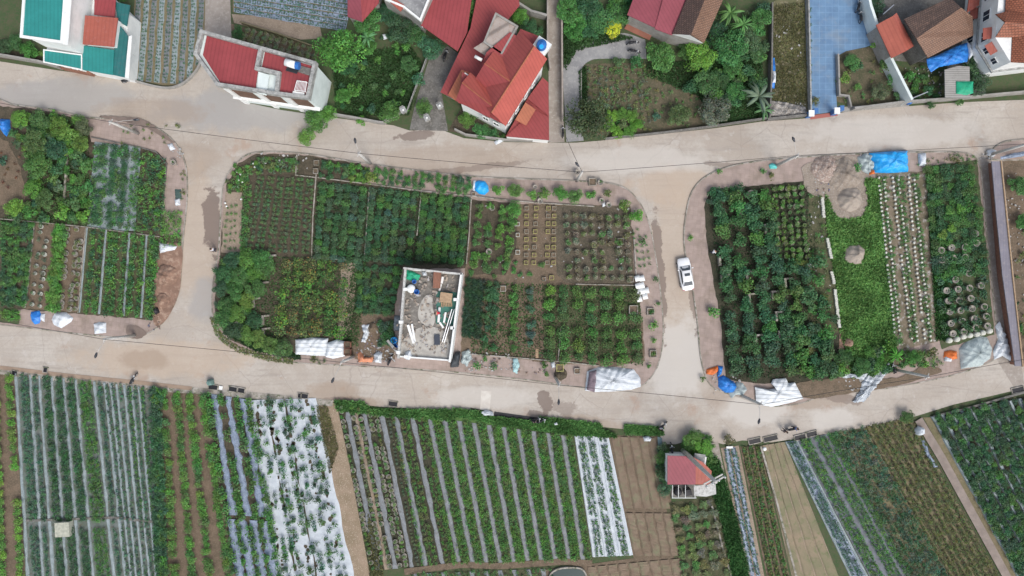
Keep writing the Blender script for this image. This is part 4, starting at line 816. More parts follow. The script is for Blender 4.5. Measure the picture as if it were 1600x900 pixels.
TURQ = roofmat('turquoise_roof', (.03, .25, .235), R(0), .5, .86)
TURQD = roofmat('dark_turquoise_roof', (.03, .16, .16), R(8), .5, .86, stain=(.09, .15, .16))
REDR = roofmat('crimson_roof', (.31, .062, .068), R(10), .5, .84)
REDLIT = roofmat('red_roof', (.43, .10, .08), R(-34), .45, .84)  # gable slopes that catch the light: brightness painted into the red
REDD = roofmat('dark_and_shaded_red_roof', (.31, .066, .066), R(-34), .45, .84)  # dark red low roofs; on the wing slopes, shade painted into the colour
REDHALF = roofmat('half_shaded_red_roof', (.35, .08, .072), R(-34), .45, .84)  # same gabled roof turned from the light, half shade mixed into the red
PINKR = roofmat('faded_crimson_roof', (.29, .075, .095), R(-30), .45, .86)
ORR = roofmat('orange_roof', (.40, .135, .075), R(-34), .4, .84)
ORR2 = roofmat('orange_red_roof', (.38, .11, .08), R(5), .5, .86, stain=(.40, .16, .15))
SALM = roofmat('salmon_roof', (.42, .12, .085), R(-25), .5, .86)
TILEO = roofmat('old_tiles', (.28, .165, .115), R(-28), .32, .75, stain=(.17, .12, .10), tile=True)
TILED_ = roofmat('dark_old_tiles', (.17, .115, .095), R(-28), .32, .75, stain=(.33, .20, .15), tile=True)
TILEN = roofmat('brown_tiles', (.36, .13, .075), R(2), .34, .7, tile=True)
CORR = roofmat('corrugated_grey', (.36, .35, .33), R(90), .3, .6, stain=(.22, .21, .20))
CORRW = roofmat('corrugated_white', (.74, .78, .81), R(90), .55, .72, stain=(.62, .66, .69))
RUST = roofmat('rusty_slab', (.40, .345, .31), R(60), 1.6, .55, stain=(.26, .16, .11))
PURP = roofmat('grey_purple_strip', (.22, .21, .25), R(0), .22, .8, stain=(.30, .27, .27))

# turquoise roofed house (upper left)
r1 = root('turquoise_roof_house', 120, 70, 'white house with stepped turquoise and red roofs at the upper left of the top road')
walls_from(r1, [(34, 57), (101, 70), (114, -50), (42, -60)], 8.0, WHITE)
plate(r1, [(34, 57), (97, 66), (106, -60), (42, -60)], 8.0, TURQ, rim=WHITE, rimw=.35, rimh=.12)
plate(r1, [(98, 69), (106, 70), (116, -60), (108, -60)], 8.05, WHITE, name='roof_band')
walls_from(r1, [(69, 78), (128, 109), (195, 121), (203, 20), (150, -30), (120, -30)], 3.3, WHITE)
plate(r1, [(69, 78), (128, 86), (128, 109), (69, 97)], 3.9, TURQ, name='lower_roof', rim=WHITE, rimw=.15, rimh=.08)
plate(r1, [(129, 71), (178, 78), (176, 117), (129, 109)], 4.05, TURQ, name='lower_roof')
plate(r1, [(183, 34), (200, 56), (195, 121), (177, 117), (179, 76)], 3.85, TURQD, name='lower_roof')
plate(r1, [(180, 3), (203, 8), (198, 41), (184, 33)], 3.7, TURQD, name='lower_roof')
plate(r1, [(148, -20), (181, -16), (179, 27), (147, 23)], 4.2, REDR, name='red_roof')
plate(r1, [(133, 24), (184, 28), (178, 73), (129, 69)], 5.0, ORR2, name='orange_roof')
plate(r1, [(201, 57), (206, 55), (201, 123), (195, 121)], 4.2, WHITE, name='side_wall')
walls_from(r1, [(133, 24), (184, 28), (178, 73), (129, 69)], 4.9, WHITE, 3.2)
a, b = W(104, 108)[:2], W(146, 117)[:2]
MB().wall([a, b], .5, 0, .9).build('front_planter', BRICK, r1)
a, b = W(150, 114)[:2], W(192, 122)[:2]
MB().wall([a, b], .2, 0, 2.8).build('front_door', BRICK, r1)
for t in (.1, .4, .7): window(r1, line_pt(W(104, 103), W(146, 112), t), line_pt(W(104, 103), W(146, 112), t+.2), .9, 2.2, .35)
ea, eb = W(122, 80)[:2], W(136, -10)[:2]
for t in (.12, .45, .75):
    pass

# red flat-roofed corner house
r2 = root('flat_roof_house', 410, 110, 'wedge shaped white house with crimson flat roofs and grey parapets at the lane corner')
out2 = [(317, 51), (493, 100), (482, 153), (433, 147), (342, 133), (308, 86)]
walls_from(r2, out2, 7.9, PALEBLUE, ins=.02)
plate(r2, [(323, 56), (407, 79), (399, 138), (344, 129), (317, 86)], 7.95, REDR)
plate(r2, [(414, 81), (491, 104), (482, 151), (436, 144), (440, 114), (409, 106)], 7.96, REDR)
MB().wall([p[:2] for p in WL(out2+[out2[0]], 8)], .42, 7.5, 8.55).build('parapet', PARAPET, r2)
MB().wall([p[:2] for p in WL([(409, 78), (403, 108), (437, 116), (434, 146)], 8)], .50, 7.5, 8.5).build('parapet', PARAPET, r2)
plate(r2, [(404, 112), (421, 117), (416, 149), (401, 145)], 8.1, PALEBLUE, name='light_shaft')
plate(r2, [(467, 102), (490, 108), (487, 119), (464, 112)], 8.15, DARKCONC, name='tank_slab')
cn = MB().wall([W(381, 161)[:2], W(507, 179)[:2]], .5, 2.9, 3.1).build('front_ledge', WHITE, r2)
fa, fb = inset([p[:2] for p in WL(out2, 7.9)], .02)[4], inset([p[:2] for p in WL(out2, 7.9)], .02)[2]
BRND = mat('brown_panel', (.17, .10, .07), (.12, .075, .055), 2)
for (q0, q1) in ((.06, .32), (.42, .64), (.74, .95)):
    a, b = line_pt(fa, fb, q0), line_pt(fa, fb, q1); MB().wall([a, b], .16, 3.3, 7.0).build('front_panel', BRND, r2)
    MB().wall([line_pt(a, b, -.06), line_pt(a, b, .02)], .5, 0, 7.2).build('pilaster', WHITE, r2)
sh = MB(); 
for t in (-.28, 0, .28): sh.tube([(*W(446+t*8, 98)[:2], 8.8+t), (*W(462+t*8, 103)[:2], 8.8+t)], .05, 5)
hx = W(462, 102, 9.0); hy = W(468, 103, 9.0); hz = W(446, 97, 9.0)
t_ = MB().tube([hz, hx], .48, 16).build('tank', WHITE, r2, True); t_.name = 'solar_tank'
MB().tube([hx, hy], .50, 16).build('tank_cap', BLUEPIPE, t_)
sp = MB(); c_ = W(455, 103, 8.5); sp.box((c_[0]+.1, c_[1]-.45, 8.35), (1.5, .8, .08), R(-16), rx=R(-25)); sp.build('collector', DARKMETAL, t_)
pg = MB()
P4 = WL([(464, 126), (479, 128), (477, 143), (460, 141)], 8.9)
for k in range(9):
    f = k/8; a = Vector(P4[0]).lerp(Vector(P4[1]), f); b = Vector(P4[3]).lerp(Vector(P4[2]), f); pg.tube([a, b], .035, 5)
for a, b in zip(P4, P4[1:]+P4[:1]): pg.tube([a, b], .05, 5)
for p in P4: pg.tube([p, (p[0], p[1], 8)], .04, 5)
pg.build('roof_rack', WHITE, r2)
MB().box(W(467, 146, 8.15), (1.5, .35, .35), R(-8)).build('bench', WHITE, r2)
a, b = W(360, 143)[:2], W(470, 160)[:2]
for t in (.08, .3, .52, .74): window(r2, line_pt(W(352, 137), W(472, 155), t), line_pt(W(352, 137), W(472, 155), t+.12), 4.6, 6.4, .12)

# main red gabled house
r3 = root('red_gabled_house', 780, 150, 'white villa with red cross gabled roof and blue water tank beside the narrow alley')
plate(r3, [(688, 144), (715, 157), (743, 128), (760, 98), (770, 60), (812, 8), (806, -30), (750, -30), (735, 44)], 3.3, REDD, name='lower_roof')
walls_from(r3, [(692, 142), (715, 154), (743, 128), (760, 98), (770, 60), (800, 8), (790, -20), (760, -20), (738, 50)], 3.1, CONC)
m3 = [(716, 160), (742, 171), (790, 196), (853, 95), (838, 74), (797, 50), (760, 82), (742, 126), (722, 112)]
walls_from(r3, m3, 6.2, WHITE, ins=.35); MB().prism([p[:2] for p in WL(m3, 6.3)], 6.15, 6.3, True).build('roof_base', REDD, r3)
zr, ze = 8.2, 6.32  # slope reds below differ to imitate light and shade on one roof
roofplane(r3, [(835, 72, zr), (768, 176, zr), (790, 197, ze), (855, 92, ze)], REDLIT)
roofplane(r3, [(835, 72, zr), (812, 48, ze), (745, 152, ze), (768, 176, zr)], REDHALF)
roofplane(r3, [(797, 127, 8.1), (803, 103, ze), (771, 80, ze), (757, 99, 7.8)], REDLIT)
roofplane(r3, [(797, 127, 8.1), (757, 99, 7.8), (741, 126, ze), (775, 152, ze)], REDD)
roofplane(r3, [(757, 99, 7.8), (771, 80, ze), (741, 126, ze)], REDHALF, th=.05)
roofplane(r3, [(768, 165, 8.1), (775, 148, ze), (735, 113, ze), (722, 129, 7.6)], REDLIT)
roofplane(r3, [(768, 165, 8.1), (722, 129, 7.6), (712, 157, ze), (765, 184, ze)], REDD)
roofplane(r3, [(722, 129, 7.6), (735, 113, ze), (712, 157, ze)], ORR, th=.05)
rc = MB(); rc.tube([W(835, 72, 8.25), W(768, 176, 8.25)], .10, 6); rc.tube([W(797, 127, 8.15), W(757, 99, 7.86)], .08, 6); rc.tube([W(768, 165, 8.15), W(722, 129, 7.66)], .08, 6); rc.build('ridge_cap', ORR, r3)
roofplane(r3, [(700, 148, 3.6), (713, 158, 3.6), (727, 131, 5.4), (736, 114, 5.6), (721, 109, 5.4)], ORR, name='porch_roof')
plate(r3, [(775, 22), (808, 42), (784, 84), (757, 66)], 6.1, RUST, name='rusty_terrace', rim=CONC, rimw=.25, rimh=.2)
plate(r3, [(757, 64), (774, 72), (760, 88), (740, 75)], 5.6, RUST, name='rusty_terrace')
MB().prism([p[:2] for p in WL([(775, 22), (808, 42), (784, 84), (757, 66)], 6)], 0, 5.95).build('wall', CONC, r3)
plate(r3, [(813, 45), (841, 56), (834, 78), (806, 62)], 5.0, REDD, name='rear_roof')
MB().prism([p[:2] for p in WL([(813, 47), (839, 57), (833, 76), (810, 60)], 5)], 0, 4.8).build('wall', WHITE, r3)
plate(r3, [(848, 121), (857, 129), (857, 181), (824, 154)], 3.1, REDD, name='side_roof')
plate(r3, [(835, 172), (857, 182), (858, 219), (790, 213)], 2.8, REDD, name='side_roof')
MB().prism(inset([p[:2] for p in WL([(848, 121), (857, 129), (858, 219), (790, 213), (824, 154)], 2.8)], .2), 0, 2.5).build('wall', WHITE, r3); plate(r3, [(848, 121), (857, 129), (858, 219), (790, 213), (824, 154)], 2.62, REDD, name='side_roof_base')
roofplane(r3, [(821, 160, 4.0), (837, 171, 3.6), (822, 196, 3.5), (805, 187, 3.9)], ORR, name='small_roof')
tk = MB().lathe([(.1, 0), (.62, 0), (.65, .2), (.65, 1.0), (.5, 1.15), (.22, 1.22), (.2, 1.3)], W(846, 73, 6.9), 18).build('water_tank', BLUEPIPE, r3, True)
MB().lathe([(.1, 0), (.3, 0), (.3, .08)], W(846, 73, 8.2), 14).build('tank_lid', CYAN, tk)
MB().box(W(846, 73, 6.4), (2.0, 1.8, .9), R(-35)).build('tank_base', WHITE, r3)
MB().tube([W(742, 88, 6.6), W(753, 94, 6.6)], .22, 10).build('solar_tank', WHITE, r3, True)
wa, wb = W(790, 196, 6.3), W(853, 95, 6.3)
for t in (.07, .25, .48, .66): window(r3, line_pt(wa, wb, t), line_pt(wa, wb, t+.07), 3.8, 5.4, -.0 if False else .02)
wa, wb = W(742, 171, 6.3), W(790, 196, 6.3)
for t in (.25, .6): window(r3, line_pt(wa, wb, t), line_pt(wa, wb, t+.18), 3.6, 5.2, .06)
# crimson awning roof left of it and the grey terrace house behind
r3b = root('crimson_awning_shed', 695, 30, 'long crimson metal awning roof over the driveway beside the gabled villa', 'shed')
plate(r3b, [(657, 39), (690, -40), (742, -40), (730, 50), (715, 80)], 3.4, REDR, name='roof')
for p in ((660, 42), (712, 76), (728, 48), (690, -10)): MB().tube([W(p[0], p[1]+2, 0), (*W(p[0], p[1], 3.3)[:2], 3.3)], .07, 6).build('post', STEEL, r3b)
r3c = root('grey_terrace_house', 640, 0, 'grey concrete flat terrace house at the top edge above the leafy garden')
MB().prism([p[:2] for p in WL([(612, -60), (600, 0), (630, 14), (657, 34), (690, -40), (690, -80)], 4.5)], 0, 4.4).build('wall', CONC, r3c)
plate(r3c, [(612, -60), (604, 0), (632, 12), (657, 32), (686, -40)], 4.5, mat('rough_cement', (.29, .295, .295), (.20, .20, .205), .6, c3=(.38, .38, .38), s3=3, bump=.5), rim=WHITE, rimw=.25, rimh=.3)
plate(r3c, [(608, 2), (614, -4), (632, 8), (626, 18)], 4.7, ORR2, name='small_roof')
r3d = root('crimson_shed', 562, 5, 'crimson metal roofed shed at the top edge between the blue film field and the trees', 'shed')
walls_from(r3d, [(543, -60), (543, 27), (564, 34), (569, 14), (592, 4), (592, -60)], 3.2, CONC)
roofplane(r3d, [(560, -60, 3.8), (566, 34, 3.8), (543, 26, 3.2), (543, -60, 3.2)], PINKR)
roofplane(r3d, [(560, -60, 3.8), (592, -60, 3.3), (592, 4, 3.3), (578, 20, 3.5), (566, 34, 3.8)], REDR)

# pink and tiled house
r4 = root('tiled_farmhouse', 1060, 30, 'old farmhouse with half pink metal and half brown tile roof above the garden')
walls_from(r4, [(982, 22), (1023, 43), (1049, 55), (1100, 66), (1134, -40), (1005, -60)], 3.6, CONC)
roofplane(r4, [(1004, -40, 3.6), (1052, -40, 4.1), (1041, 5, 4.1), (1023, 43, 4.0), (980, 23, 3.6)], PINKR)
roofplane(r4, [(1052, -60, 4.4), (1095, -60, 4.0), (1050, 55, 3.9), (1023, 45, 4.1)], PINKR, name='pink_roof')
roofplane(r4, [(1124, -60, 6.0), (1080, 54, 6.0), (1051, 53, 4.2), (1096, -60, 4.2)], TILED_, name='tile_roof')
roofplane(r4, [(1124, -60, 6.0), (1156, -60, 4.0), (1100, 67, 4.0), (1080, 54, 6.0)], TILEO, name='tile_roof')
slab3(MB(), [W(1051, 53, 4.1), W(1078, 55, 5.85), W(1098, 67, 3.9), W(1078, 74, .0), W(1048, 62, 0)][:3], .2).build('gable_wall', WHITE, r4)
o = sheet('terrace', [(975, 46), (987, 24), (1024, 44), (1014, 64)], mat('terrace_tiles', (.31, .13, .09), (.25, .11, .08), 1), .25, None, 'red tiled terrace in front of the pink roofed farmhouse', 'terrace')
for (x, y) in ((1032, 53), (1046, 59)): tag(MB().box(W(x, y, .9), (.5, .5, 1.8), .4).build('gate_pillar', WHITE), 'short white pillar at the farmhouse terrace, %s of two' % ('left' if x < 1040 else 'right'), 'pillar')

# small salmon roof + old tiled house + tarps
r5 = root('salmon_roof_shed', 1398, 55, 'small shed with salmon red gabled metal roof beside the blue tiled court wall', 'shed')
walls_from(r5, [(1370, 39), (1400, 21), (1427, 72), (1393, 90)], 3.3, CONC)
roofplane(r5, [(1395, 25, 4.1), (1417, 79, 4.1), (1393, 91, 3.3), (1369, 39, 3.3)], SALM)
roofplane(r5, [(1395, 25, 4.1), (1401, 20, 3.8), (1428, 72, 3.8), (1417, 79, 4.1)], roofmat('dark_salmon_roof', (.42, .12, .09), R(-25), .5, .86))
r6 = root('old_tiled_house', 1465, 45, 'old house with weathered brown clay tile roof between the salmon shed and the white villa')
walls_from(r6, [(1415, 32), (1484, -4), (1520, 27), (1521, 54), (1450, 89)], 4.4, DARKCONC)
roofplane(r6, [(1432, 60, 5.8), (1502, 12, 5.8), (1484, -4, 4.6), (1413, 30, 4.6)], TILED_)
roofplane(r6, [(1502, 12, 5.8), (1432, 60, 5.8), (1450, 90, 4.4), (1521, 55, 4.4), (1520, 26, 4.6)], TILEO)
r7 = root('corrugated_shelter', 1495, 130, 'low grey corrugated shelter next to the dark tree and the blue tarp', 'shelter')
plate(r7, [(1476, 109), (1497, 103), (1515, 104), (1516, 153), (1477, 153)], 2.3, CORR)
for p in ((1478, 112), (1513, 106), (1514, 150), (1479, 150)): MB().tube([W(*p), (*W(p[0], p[1], 2.2)[:2], 2.2)], .06, 6).build('post', WOOD, r7)
# white villa at the right top
r8 = root('white_villa', 1570, 70, 'tall white villa with brown tile roof and red window awnings at the upper right')
fp = [W(1504, -30)[:2], W(1506, 88)[:2], W(1540, 124)[:2], W(1700, 90)[:2], W(1700, -60)[:2]]
P8 = [(1566, -60), (1556, 58), (1580, 97), (1720, 80), (1720, -60)]
MB().prism([p[:2] for p in WL(P8, 7)], 0, 6.9).build('wall', WHITE, r8)
roofplane(r8, [(1575, -60, 7.2), (1571, 22, 7.2), (1571, 56, 7.0), (1582, 58, 7.0), (1580, 97, 7.0), (1640, 100, 8.6), (1640, -60, 9.4)], TILEN)
roofplane(r8, [(1556, 58, 7.0), (1571, 34, 8.2), (1640, 40, 9.0), (1640, 62, 8.2), (1584, 58, 7.3)], TILEN, name='gable_roof')
roofplane(r8, [(1556, 22, 7.2), (1571, 34, 8.3), (1640, 40, 9.0), (1640, 10, 8.0), (1572, 18, 7.5)], TILEN, name='gable_roof')
slab3(MB(), [W(1556, 24, 6.9), W(1570, 36, 8.1), W(1558, 57, 6.9)], .2).build('gable', WHITE, r8)
plate(r8, [(1511, 20), (1537, 4), (1553, -6), (1553, -40), (1520, -40)], 3.5, ORR2, name='side_roof')
def wp(px, py, z): return W(px, py, z)
w0, w1 = W(1556, 58, 7)[:2], W(1566, -60, 7)[:2]
for (ta, tb, za, zb, aw) in [(.02, .16, 4.2, 5.6, True), (.30, .44, 4.2, 5.6, False), (.58, .72, 4.2, 5.6, True), (.10, .2, 1.2, 2.6, False), (.40, .56, 1.2, 2.6, True)]:
    a = line_pt(w1, w0, 1-tb); b = line_pt(w1, w0, 1-ta)
    window(r8, a, b, za, zb, .08, name='window')
    if aw: 
        c = ((a[0]+b[0])/2-.45, (a[1]+b[1])/2, zb+.35); MB().box(c, (1.0, 1.5, .08), 0, ry=R(-24)).build('awning', ORR2, r8)
w0, w1 = W(1556, 58, 7)[:2], W(1580, 97, 7)[:2]
for (ta, tb, za, zb, aw) in [(.15, .38, 4.0, 5.6, True), (.6, .82, 4.2, 5.2, False), (.3, .5, 1.0, 2.0, False)]:
    a = line_pt(w0, w1, ta); b = line_pt(w0, w1, tb); window(r8, a, b, za, zb, .08)
    if aw:
        d = Vector((b[0]-a[0], b[1]-a[1])); an = math.atan2(d.y, d.x); n = Vector((d.y, -d.x)).normalized()*.45
        MB().box(((a[0]+b[0])/2+n.x, (a[1]+b[1])/2+n.y, zb+.3), (1.5, .9, .08), an, rx=R(20)).build('awning', ORR2, r8)
for z in (3.4,): MB().wall([W(1566, -60, 7)[:2], W(1556, 58, 7)[:2], W(1580, 97, 7)[:2], W(1720, 80, 7)[:2]], .5, z, z+.18).build('ledge', PARAPET, r8)

# boundary walls of the north side
wallthing('boundary_wall', [(-40, 78), (0, 88), (70, 100), (98, 108)], .25, 1.4, CONC, 'grey concrete wall with railings left of the turquoise roofed house')
wallthing('boundary_wall', [(525, 181), (560, 187), (592, 193), (600, 194), (628, 176)], .25, 1.2, CONC, 'grey garden wall between the flat roofed house and the brown driveway')
wallthing('boundary_wall', [(712, 204), (728, 212), (790, 220), (858, 221)], .2, 1.0, CONC, 'low wall along the planted strip of the gabled villa')
wallthing('boundary_wall', [(877, -60), (877, 60), (878, 190)], .22, 1.5, ALLEY, 'long thin wall along the right side of the narrow alley')
wallthing('boundary_wall', [(855, -60), (855, 80), (859, 110)], .22, 1.5, ALLEY, 'wall along the left side of the narrow alley behind the water tank')
wallthing('boundary_wall', [(946, 218), (1040, 208), (1110, 199), (1190, 187), (1200, 186)], .2, .9, DARKCONC, 'dark low wall between the vegetable garden and the top road')
wallthing('boundary_wall', [(1202, 10), (1201, 110), (1198, 186)], .2, 1.3, DARKCONC, 'dark wall between the banana plants and the dry yard')
wallthing('boundary_wall', [(1258, -40), (1261, 80), (1263, 182)], .2, 1.0, PARAPET, 'grey wall between the dry yard and the blue tiled court')
wallthing('boundary_wall', [(1198, 188), (1262, 181)], .3, .9, DARKCONC, 'short dark wall in front of the dry yard')
wallthing('boundary_wall', [(1329, -60), (1346, 20), (1363, 72), (1408, 162)], .35, 2.6, PALEBLUE, 'tall pale blue wall slanting between the tiled court and the salmon roofed shed')
wallthing('boundary_wall', [(1306, 88), (1308, 150), (1322, 152), (1326, 168)], .22, .8, CONC, 'low stepped wall beside the blue court lane')
wallthing('boundary_wall', [(1330, 172), (1408, 162), (1480, 157), (1600, 146), (1700, 136)], .25, 1.3, CONC, 'long grey wall along the top road below the corrugated shelter')
wallthing('boundary_wall', [(800, 5), (830, 24), (852, 30)], .3, 1.6, CONC, 'short grey wall at the top of the narrow alley')
wallthing('boundary_wall', [(908, 112), (908, 165)], .15, .3, CONC, 'thin kerb wall beside the curved grey driveway')
wallthing('boundary_wall', [(1372, 28), (1388, 14)], .12, 1.4, STEEL, 'short pale rail behind the salmon roofed shed')
wallthing('boundary_wall', [(1416, 158), (1440, 148)], .12, 1.4, STEEL, 'short pale rail leaving the corner of the tall pale blue wall')
wallthing('boundary_wall', [(636, 178), (668, 92)], .06, 1.0, PARAPET, 'slim rail fence along the left of the brown driveway')
for x, y, l in [(630, 172, 'left of the brown driveway'), (667, 184, 'right of the brown driveway'), (687, 165, 'at the porch of the gabled villa')]:
    p = empty('gate_pillar', W(x, y), 'pale gate pillar with lamp '+l, 'pillar')
    MB().box(W(x, y, 1.1), (.6, .6, 2.2), .5).build('shaft', CONC, p); MB().box(W(x, y, 2.3), (.8, .8, .16), .5).build('cap', PARAPET, p); MB().lathe([(.12, 0), (.16, .12), (.1, .26)], W(x, y, 2.38), 10).build('lamp', WHITE, p, True)
for x, y, l in [(1268, 177, 'left'), (1308, 173, 'right')]:
    p = empty('court_pillar', W(x, y), 'white topped blue gate pillar of the blue tiled court, the %s one' % l, 'pillar')
    MB().box(W(x, y, 1.5), (.55, .65, 3.0), 0).build('shaft', mat('blue_paint', (.06, .16, .38), rough=.5), p); MB().box(W(x, y, 3.05), (.75, .85, .15), 0).build('cap', WHITE, p)
# long wall shelter on the right
lw = root('long_roofed_wall', 1575, 400, 'long narrow grey purple roofed wall beside the right hand lane', 'wall')
P_ = [(1549, 252), (1564, 252), (1570, 330), (1580, 420), (1595, 572), (1585, 572), (1565, 430), (1556, 330)]
MB().prism([p[:2] for p in WL([(1549, 252), (1556, 330), (1566, 430), (1586, 572), (1597, 572), (1581, 430), (1571, 330), (1563, 252)], 1.8)], 1.7, 1.85, True).build('roof', PURP, lw)
MB().wall(WL([(1549, 256), (1555, 330), (1563, 430), (1583, 568)], .5), .25, 0, 1.68).build('wall', TERRA, lw)
MB().wall([(W(x, y, 1.9)[0], W(x, y, 1.9)[1]) for x, y in [(1564, 252), (1572, 330), (1582, 430), (1598, 572)]], .15, 1.6, 2.0).build('edge', WOOD, lw)
wallthing('divider_wall', [(1574, 246), (1660, 240)], .25, .8, WOOD, 'orange brown wall at the head of the right hand yard')

# building shell under construction
sh = root('building_shell', 675, 490, 'unfinished building shell with white walls and cluttered open top beside the centre orchard', 'building')
zt = 4.6
o4 = [(632, 419), (721, 428), (703, 564), (622, 558)]
MB().prism([p[:2] for p in WL(o4, zt)], 0, zt-.6).build('wall', WHITE, sh)
MB().sheet([W(x, y, zt-.55) for x, y in [(635, 422), (719, 430), (701, 562), (624, 556)]]).build('floor', mat('rough_floor', (.20, .185, .165), (.12, .112, .10), .8, c3=(.29, .27, .24), s3=2.5, bump=.4), sh)
wl_ = WL([(632, 419), (721, 428)], zt); MB().wall(wl_, .2, zt-.6, zt+.5).build('parapet', OFFWHITE, sh)
MB().wall(WL([(721, 428), (703, 564)], zt), .26, zt-.6, zt+.5).build('parapet', WHITE, sh)
MB().wall(WL([(634, 419), (623, 558)], zt), .28, zt-.6, zt+.4).build('parapet', OFFWHITE, sh)
MB().wall(WL([(623, 557), (700, 563)], zt), .2, zt-.6, zt-.1).build('parapet', WHITE, sh)
for x, y in ((634, 452), (627, 503), (623, 550), (635, 557), (712, 468), (707, 512)): MB().box(W(x, y, zt), (.5, .4, 1.0), 0).build('column', WHITE, sh)
CEM = mat('cement_patch', (.46, .44, .40), (.34, .32, .29), 1.0, c3=(.52, .50, .45), s3=4)
for q in ([(664, 463), (675, 462), (676, 480), (680, 500), (672, 512), (655, 500), (654, 482)], [(627, 538), (640, 520), (665, 510), (690, 515), (700, 530), (700, 560), (626, 554)]):
    MB().sheet([W(x, y, zt-.5) for x, y in smooth_loop(q)]).build('cement_patch', CEM, sh)
MB().sheet([W(x, y, zt-.48) for x, y in [(682, 455), (714, 457), (710, 508), (700, 510), (681, 505)]]).build('green_floor', mat('green_floor', (.07, .20, .16), (.05, .15, .12), 1), sh)
MB().box(W(683, 437, zt-.1), (.95, 2.3, .9), R(-3)).build('stair_head', BRICK, sh)
def sitem(name, o, label, cat): return tag(o, label, cat)
sitem('t', MB().lathe([(.1, 0), (.55, 0), (.58, .5), (.5, .75), (.2, .85)], W(643, 451, zt-.5), 18).build('water_tank', WHITE, None, True), 'round white water tank on the shell floor beside the blue barrel', 'tank')
sitem('b', MB().lathe([(.1, 0), (.32, 0), (.36, .3), (.34, .8), (.28, .8), (.28, .3), (.1, .3)], W(652, 456, zt-.5), 14).build('barrel', BLUEPIPE, None, True), 'open blue barrel touching the round white tank in the shell', 'barrel')
sitem('b', MB().lathe([(.1, 0), (.26, 0), (.3, .3), (.28, .7), (.22, .7), (.22, .3), (.1, .3)], W(648, 440, zt-.5), 14).build('barrel', BLUEPIPE, None, True), 'small blue barrel above the white tank in the shell', 'barrel')
sitem('b', MB().lathe([(.1, 0), (.42, 0), (.46, .3), (.44, .95), (.36, .95), (.36, .3), (.1, .3)], W(617, 531, 0), 14).build('barrel', CYAN, None, True), 'blue barrel outside the lower left corner of the shell', 'barrel')
sitem('b', MB().lathe([(.1, 0), (.42, 0), (.46, .3), (.44, .95), (.36, .95), (.36, .3), (.1, .3)], W(618, 540, 0), 14).build('barrel', BLUEPIPE, None, True), 'darker blue barrel nearest the road outside the shell', 'barrel')
sitem('p', MB().box(W(697, 465, zt+.0), (1.6, 1.3, .6), R(-8)).build('plywood_stack', WOOD), 'stack of tan plywood sheets on the green floor of the shell', 'plywood')
pl = MB()
for k in range(7): pl.box(W(690+k*2.6, 475, zt-.4), (.14, .7, .12), R(rnd.uniform(-6, 6)))
tag(pl.build('timber_pile', WOOD), 'short timbers lying below the plywood stack', 'timber')
for x, y, l, w, a, lab in [(642, 522, 2.6, .35, R(-72), 'long white board leaning low left in the shell'), (646, 520, 2.4, .25, R(-80), 'second white board beside the long one'), (686, 492, 2.0, .3, R(86), 'white plank left of the worker on the green floor'), (695, 496, 1.4, .25, R(80), 'pale plank right of the worker'), (691, 438, .9, .3, R(80), 'short white block beside the stair head'), (688, 449, .9, .25, R(75), 'lower short white block beside the stair head'), (690, 508, .9, .25, R(-55), 'short white board at the foot of the green floor')]:
    tag(MB().box(W(x, y, zt-.35), (l, w, .12), a).build('plank', WHITE), lab, 'plank')
tag(MB().box(W(683, 531, zt-.3), (.75, 1.35, .12), 0).build('black_tray', mat('slate', (.05, .06, .08), rough=.5)), 'small black panel lying on the cement floor of the shell', 'panel')
tag(MB().tube([W(710, 483, zt), W(694, 535, zt-.2)], .07, 6).build('pipe', STEEL), 'long steel pipe lying slanted along the right of the shell floor', 'pipe')
tag(MB().tube([W(706, 483, zt), W(691, 534, zt-.2)], .07, 6).build('pipe', STEEL), 'left one of the pair of slanted steel pipes in the shell', 'pipe')

# small house on the south side
r9 = root('small_red_roof_house', 1080, 740, 'small house with crimson roof, white lean-to and open porch by the south fields')
zz = 3.2
MB().prism(inset([p[:2] for p in WL([(1043, 713), (1085, 713), (1111, 748), (1110, 757), (1086, 758), (1043, 758)], zz)], .2), 0, 2.55).build('wall', WHITE, r9)
roofplane(r9, [(1043, 712, 3.3), (1077, 713, 3.3), (1087, 724, 3.3), (1087, 757, 3.15), (1043, 757, 3.15)], PINKR)
roofplane(r9, [(1078, 712, 3.0), (1098, 722, 2.9), (1112, 736, 2.9), (1110, 757, 2.8), (1087, 757, 2.9)], ORR2, name='orange_roof')
plate(r9, [(1084, 759), (1118, 756), (1119, 772), (1104, 776), (1085, 775)], 2.6, OFFWHITE, name='lean_to_roof')
o = MB()
for p in [(1050, 778), (1060, 778), (1085, 778)]: o.tube([W(*p), (*W(p[0], p[1], 2.4)[:2], 2.4)], .05, 6)
o.tube([W(1050, 778, 2.4), W(1088, 778, 2.4)], .05, 6); 
for x in (1051, 1060, 1071, 1086): o.tube([W(x, 778, 2.4), W(x, 758, 2.6)], .04, 6)
o.build('porch_frame', WHITE, r9)
tag(sheet('porch_floor', [(1046, 755), (1086, 756), (1086, 776), (1048, 776)], DARKCONC, .12), kind='structure')
bx = root('white_utility_box', 1093, 717, 'white square utility box between the crimson roof and the roadside trees', 'box')
MB().box(W(1093, 717, .8), (1.4, 1.1, 1.6), R(-8)).build('body', WHITE, bx); MB().box(W(1093, 716, 1.66), (1.5, 1.2, .1), R(-8)).build('lid', PARAPET, bx)
tag(MB().box(W(1074, 768, .7), (.9, .8, 1.3), .2).build('porch_cabinet', BLACK), 'dark cabinet standing in the open porch of the small house', 'cabinet')
tag(MB().lathe([(.1, 0), (.55, 0), (.6, .6), (.5, 1.0), (.3, 1.1)], W(1057, 766, .12), 16).build('dark_barrel', BLACK, None, True), 'wide dark barrel under the porch frame of the small house', 'barrel')
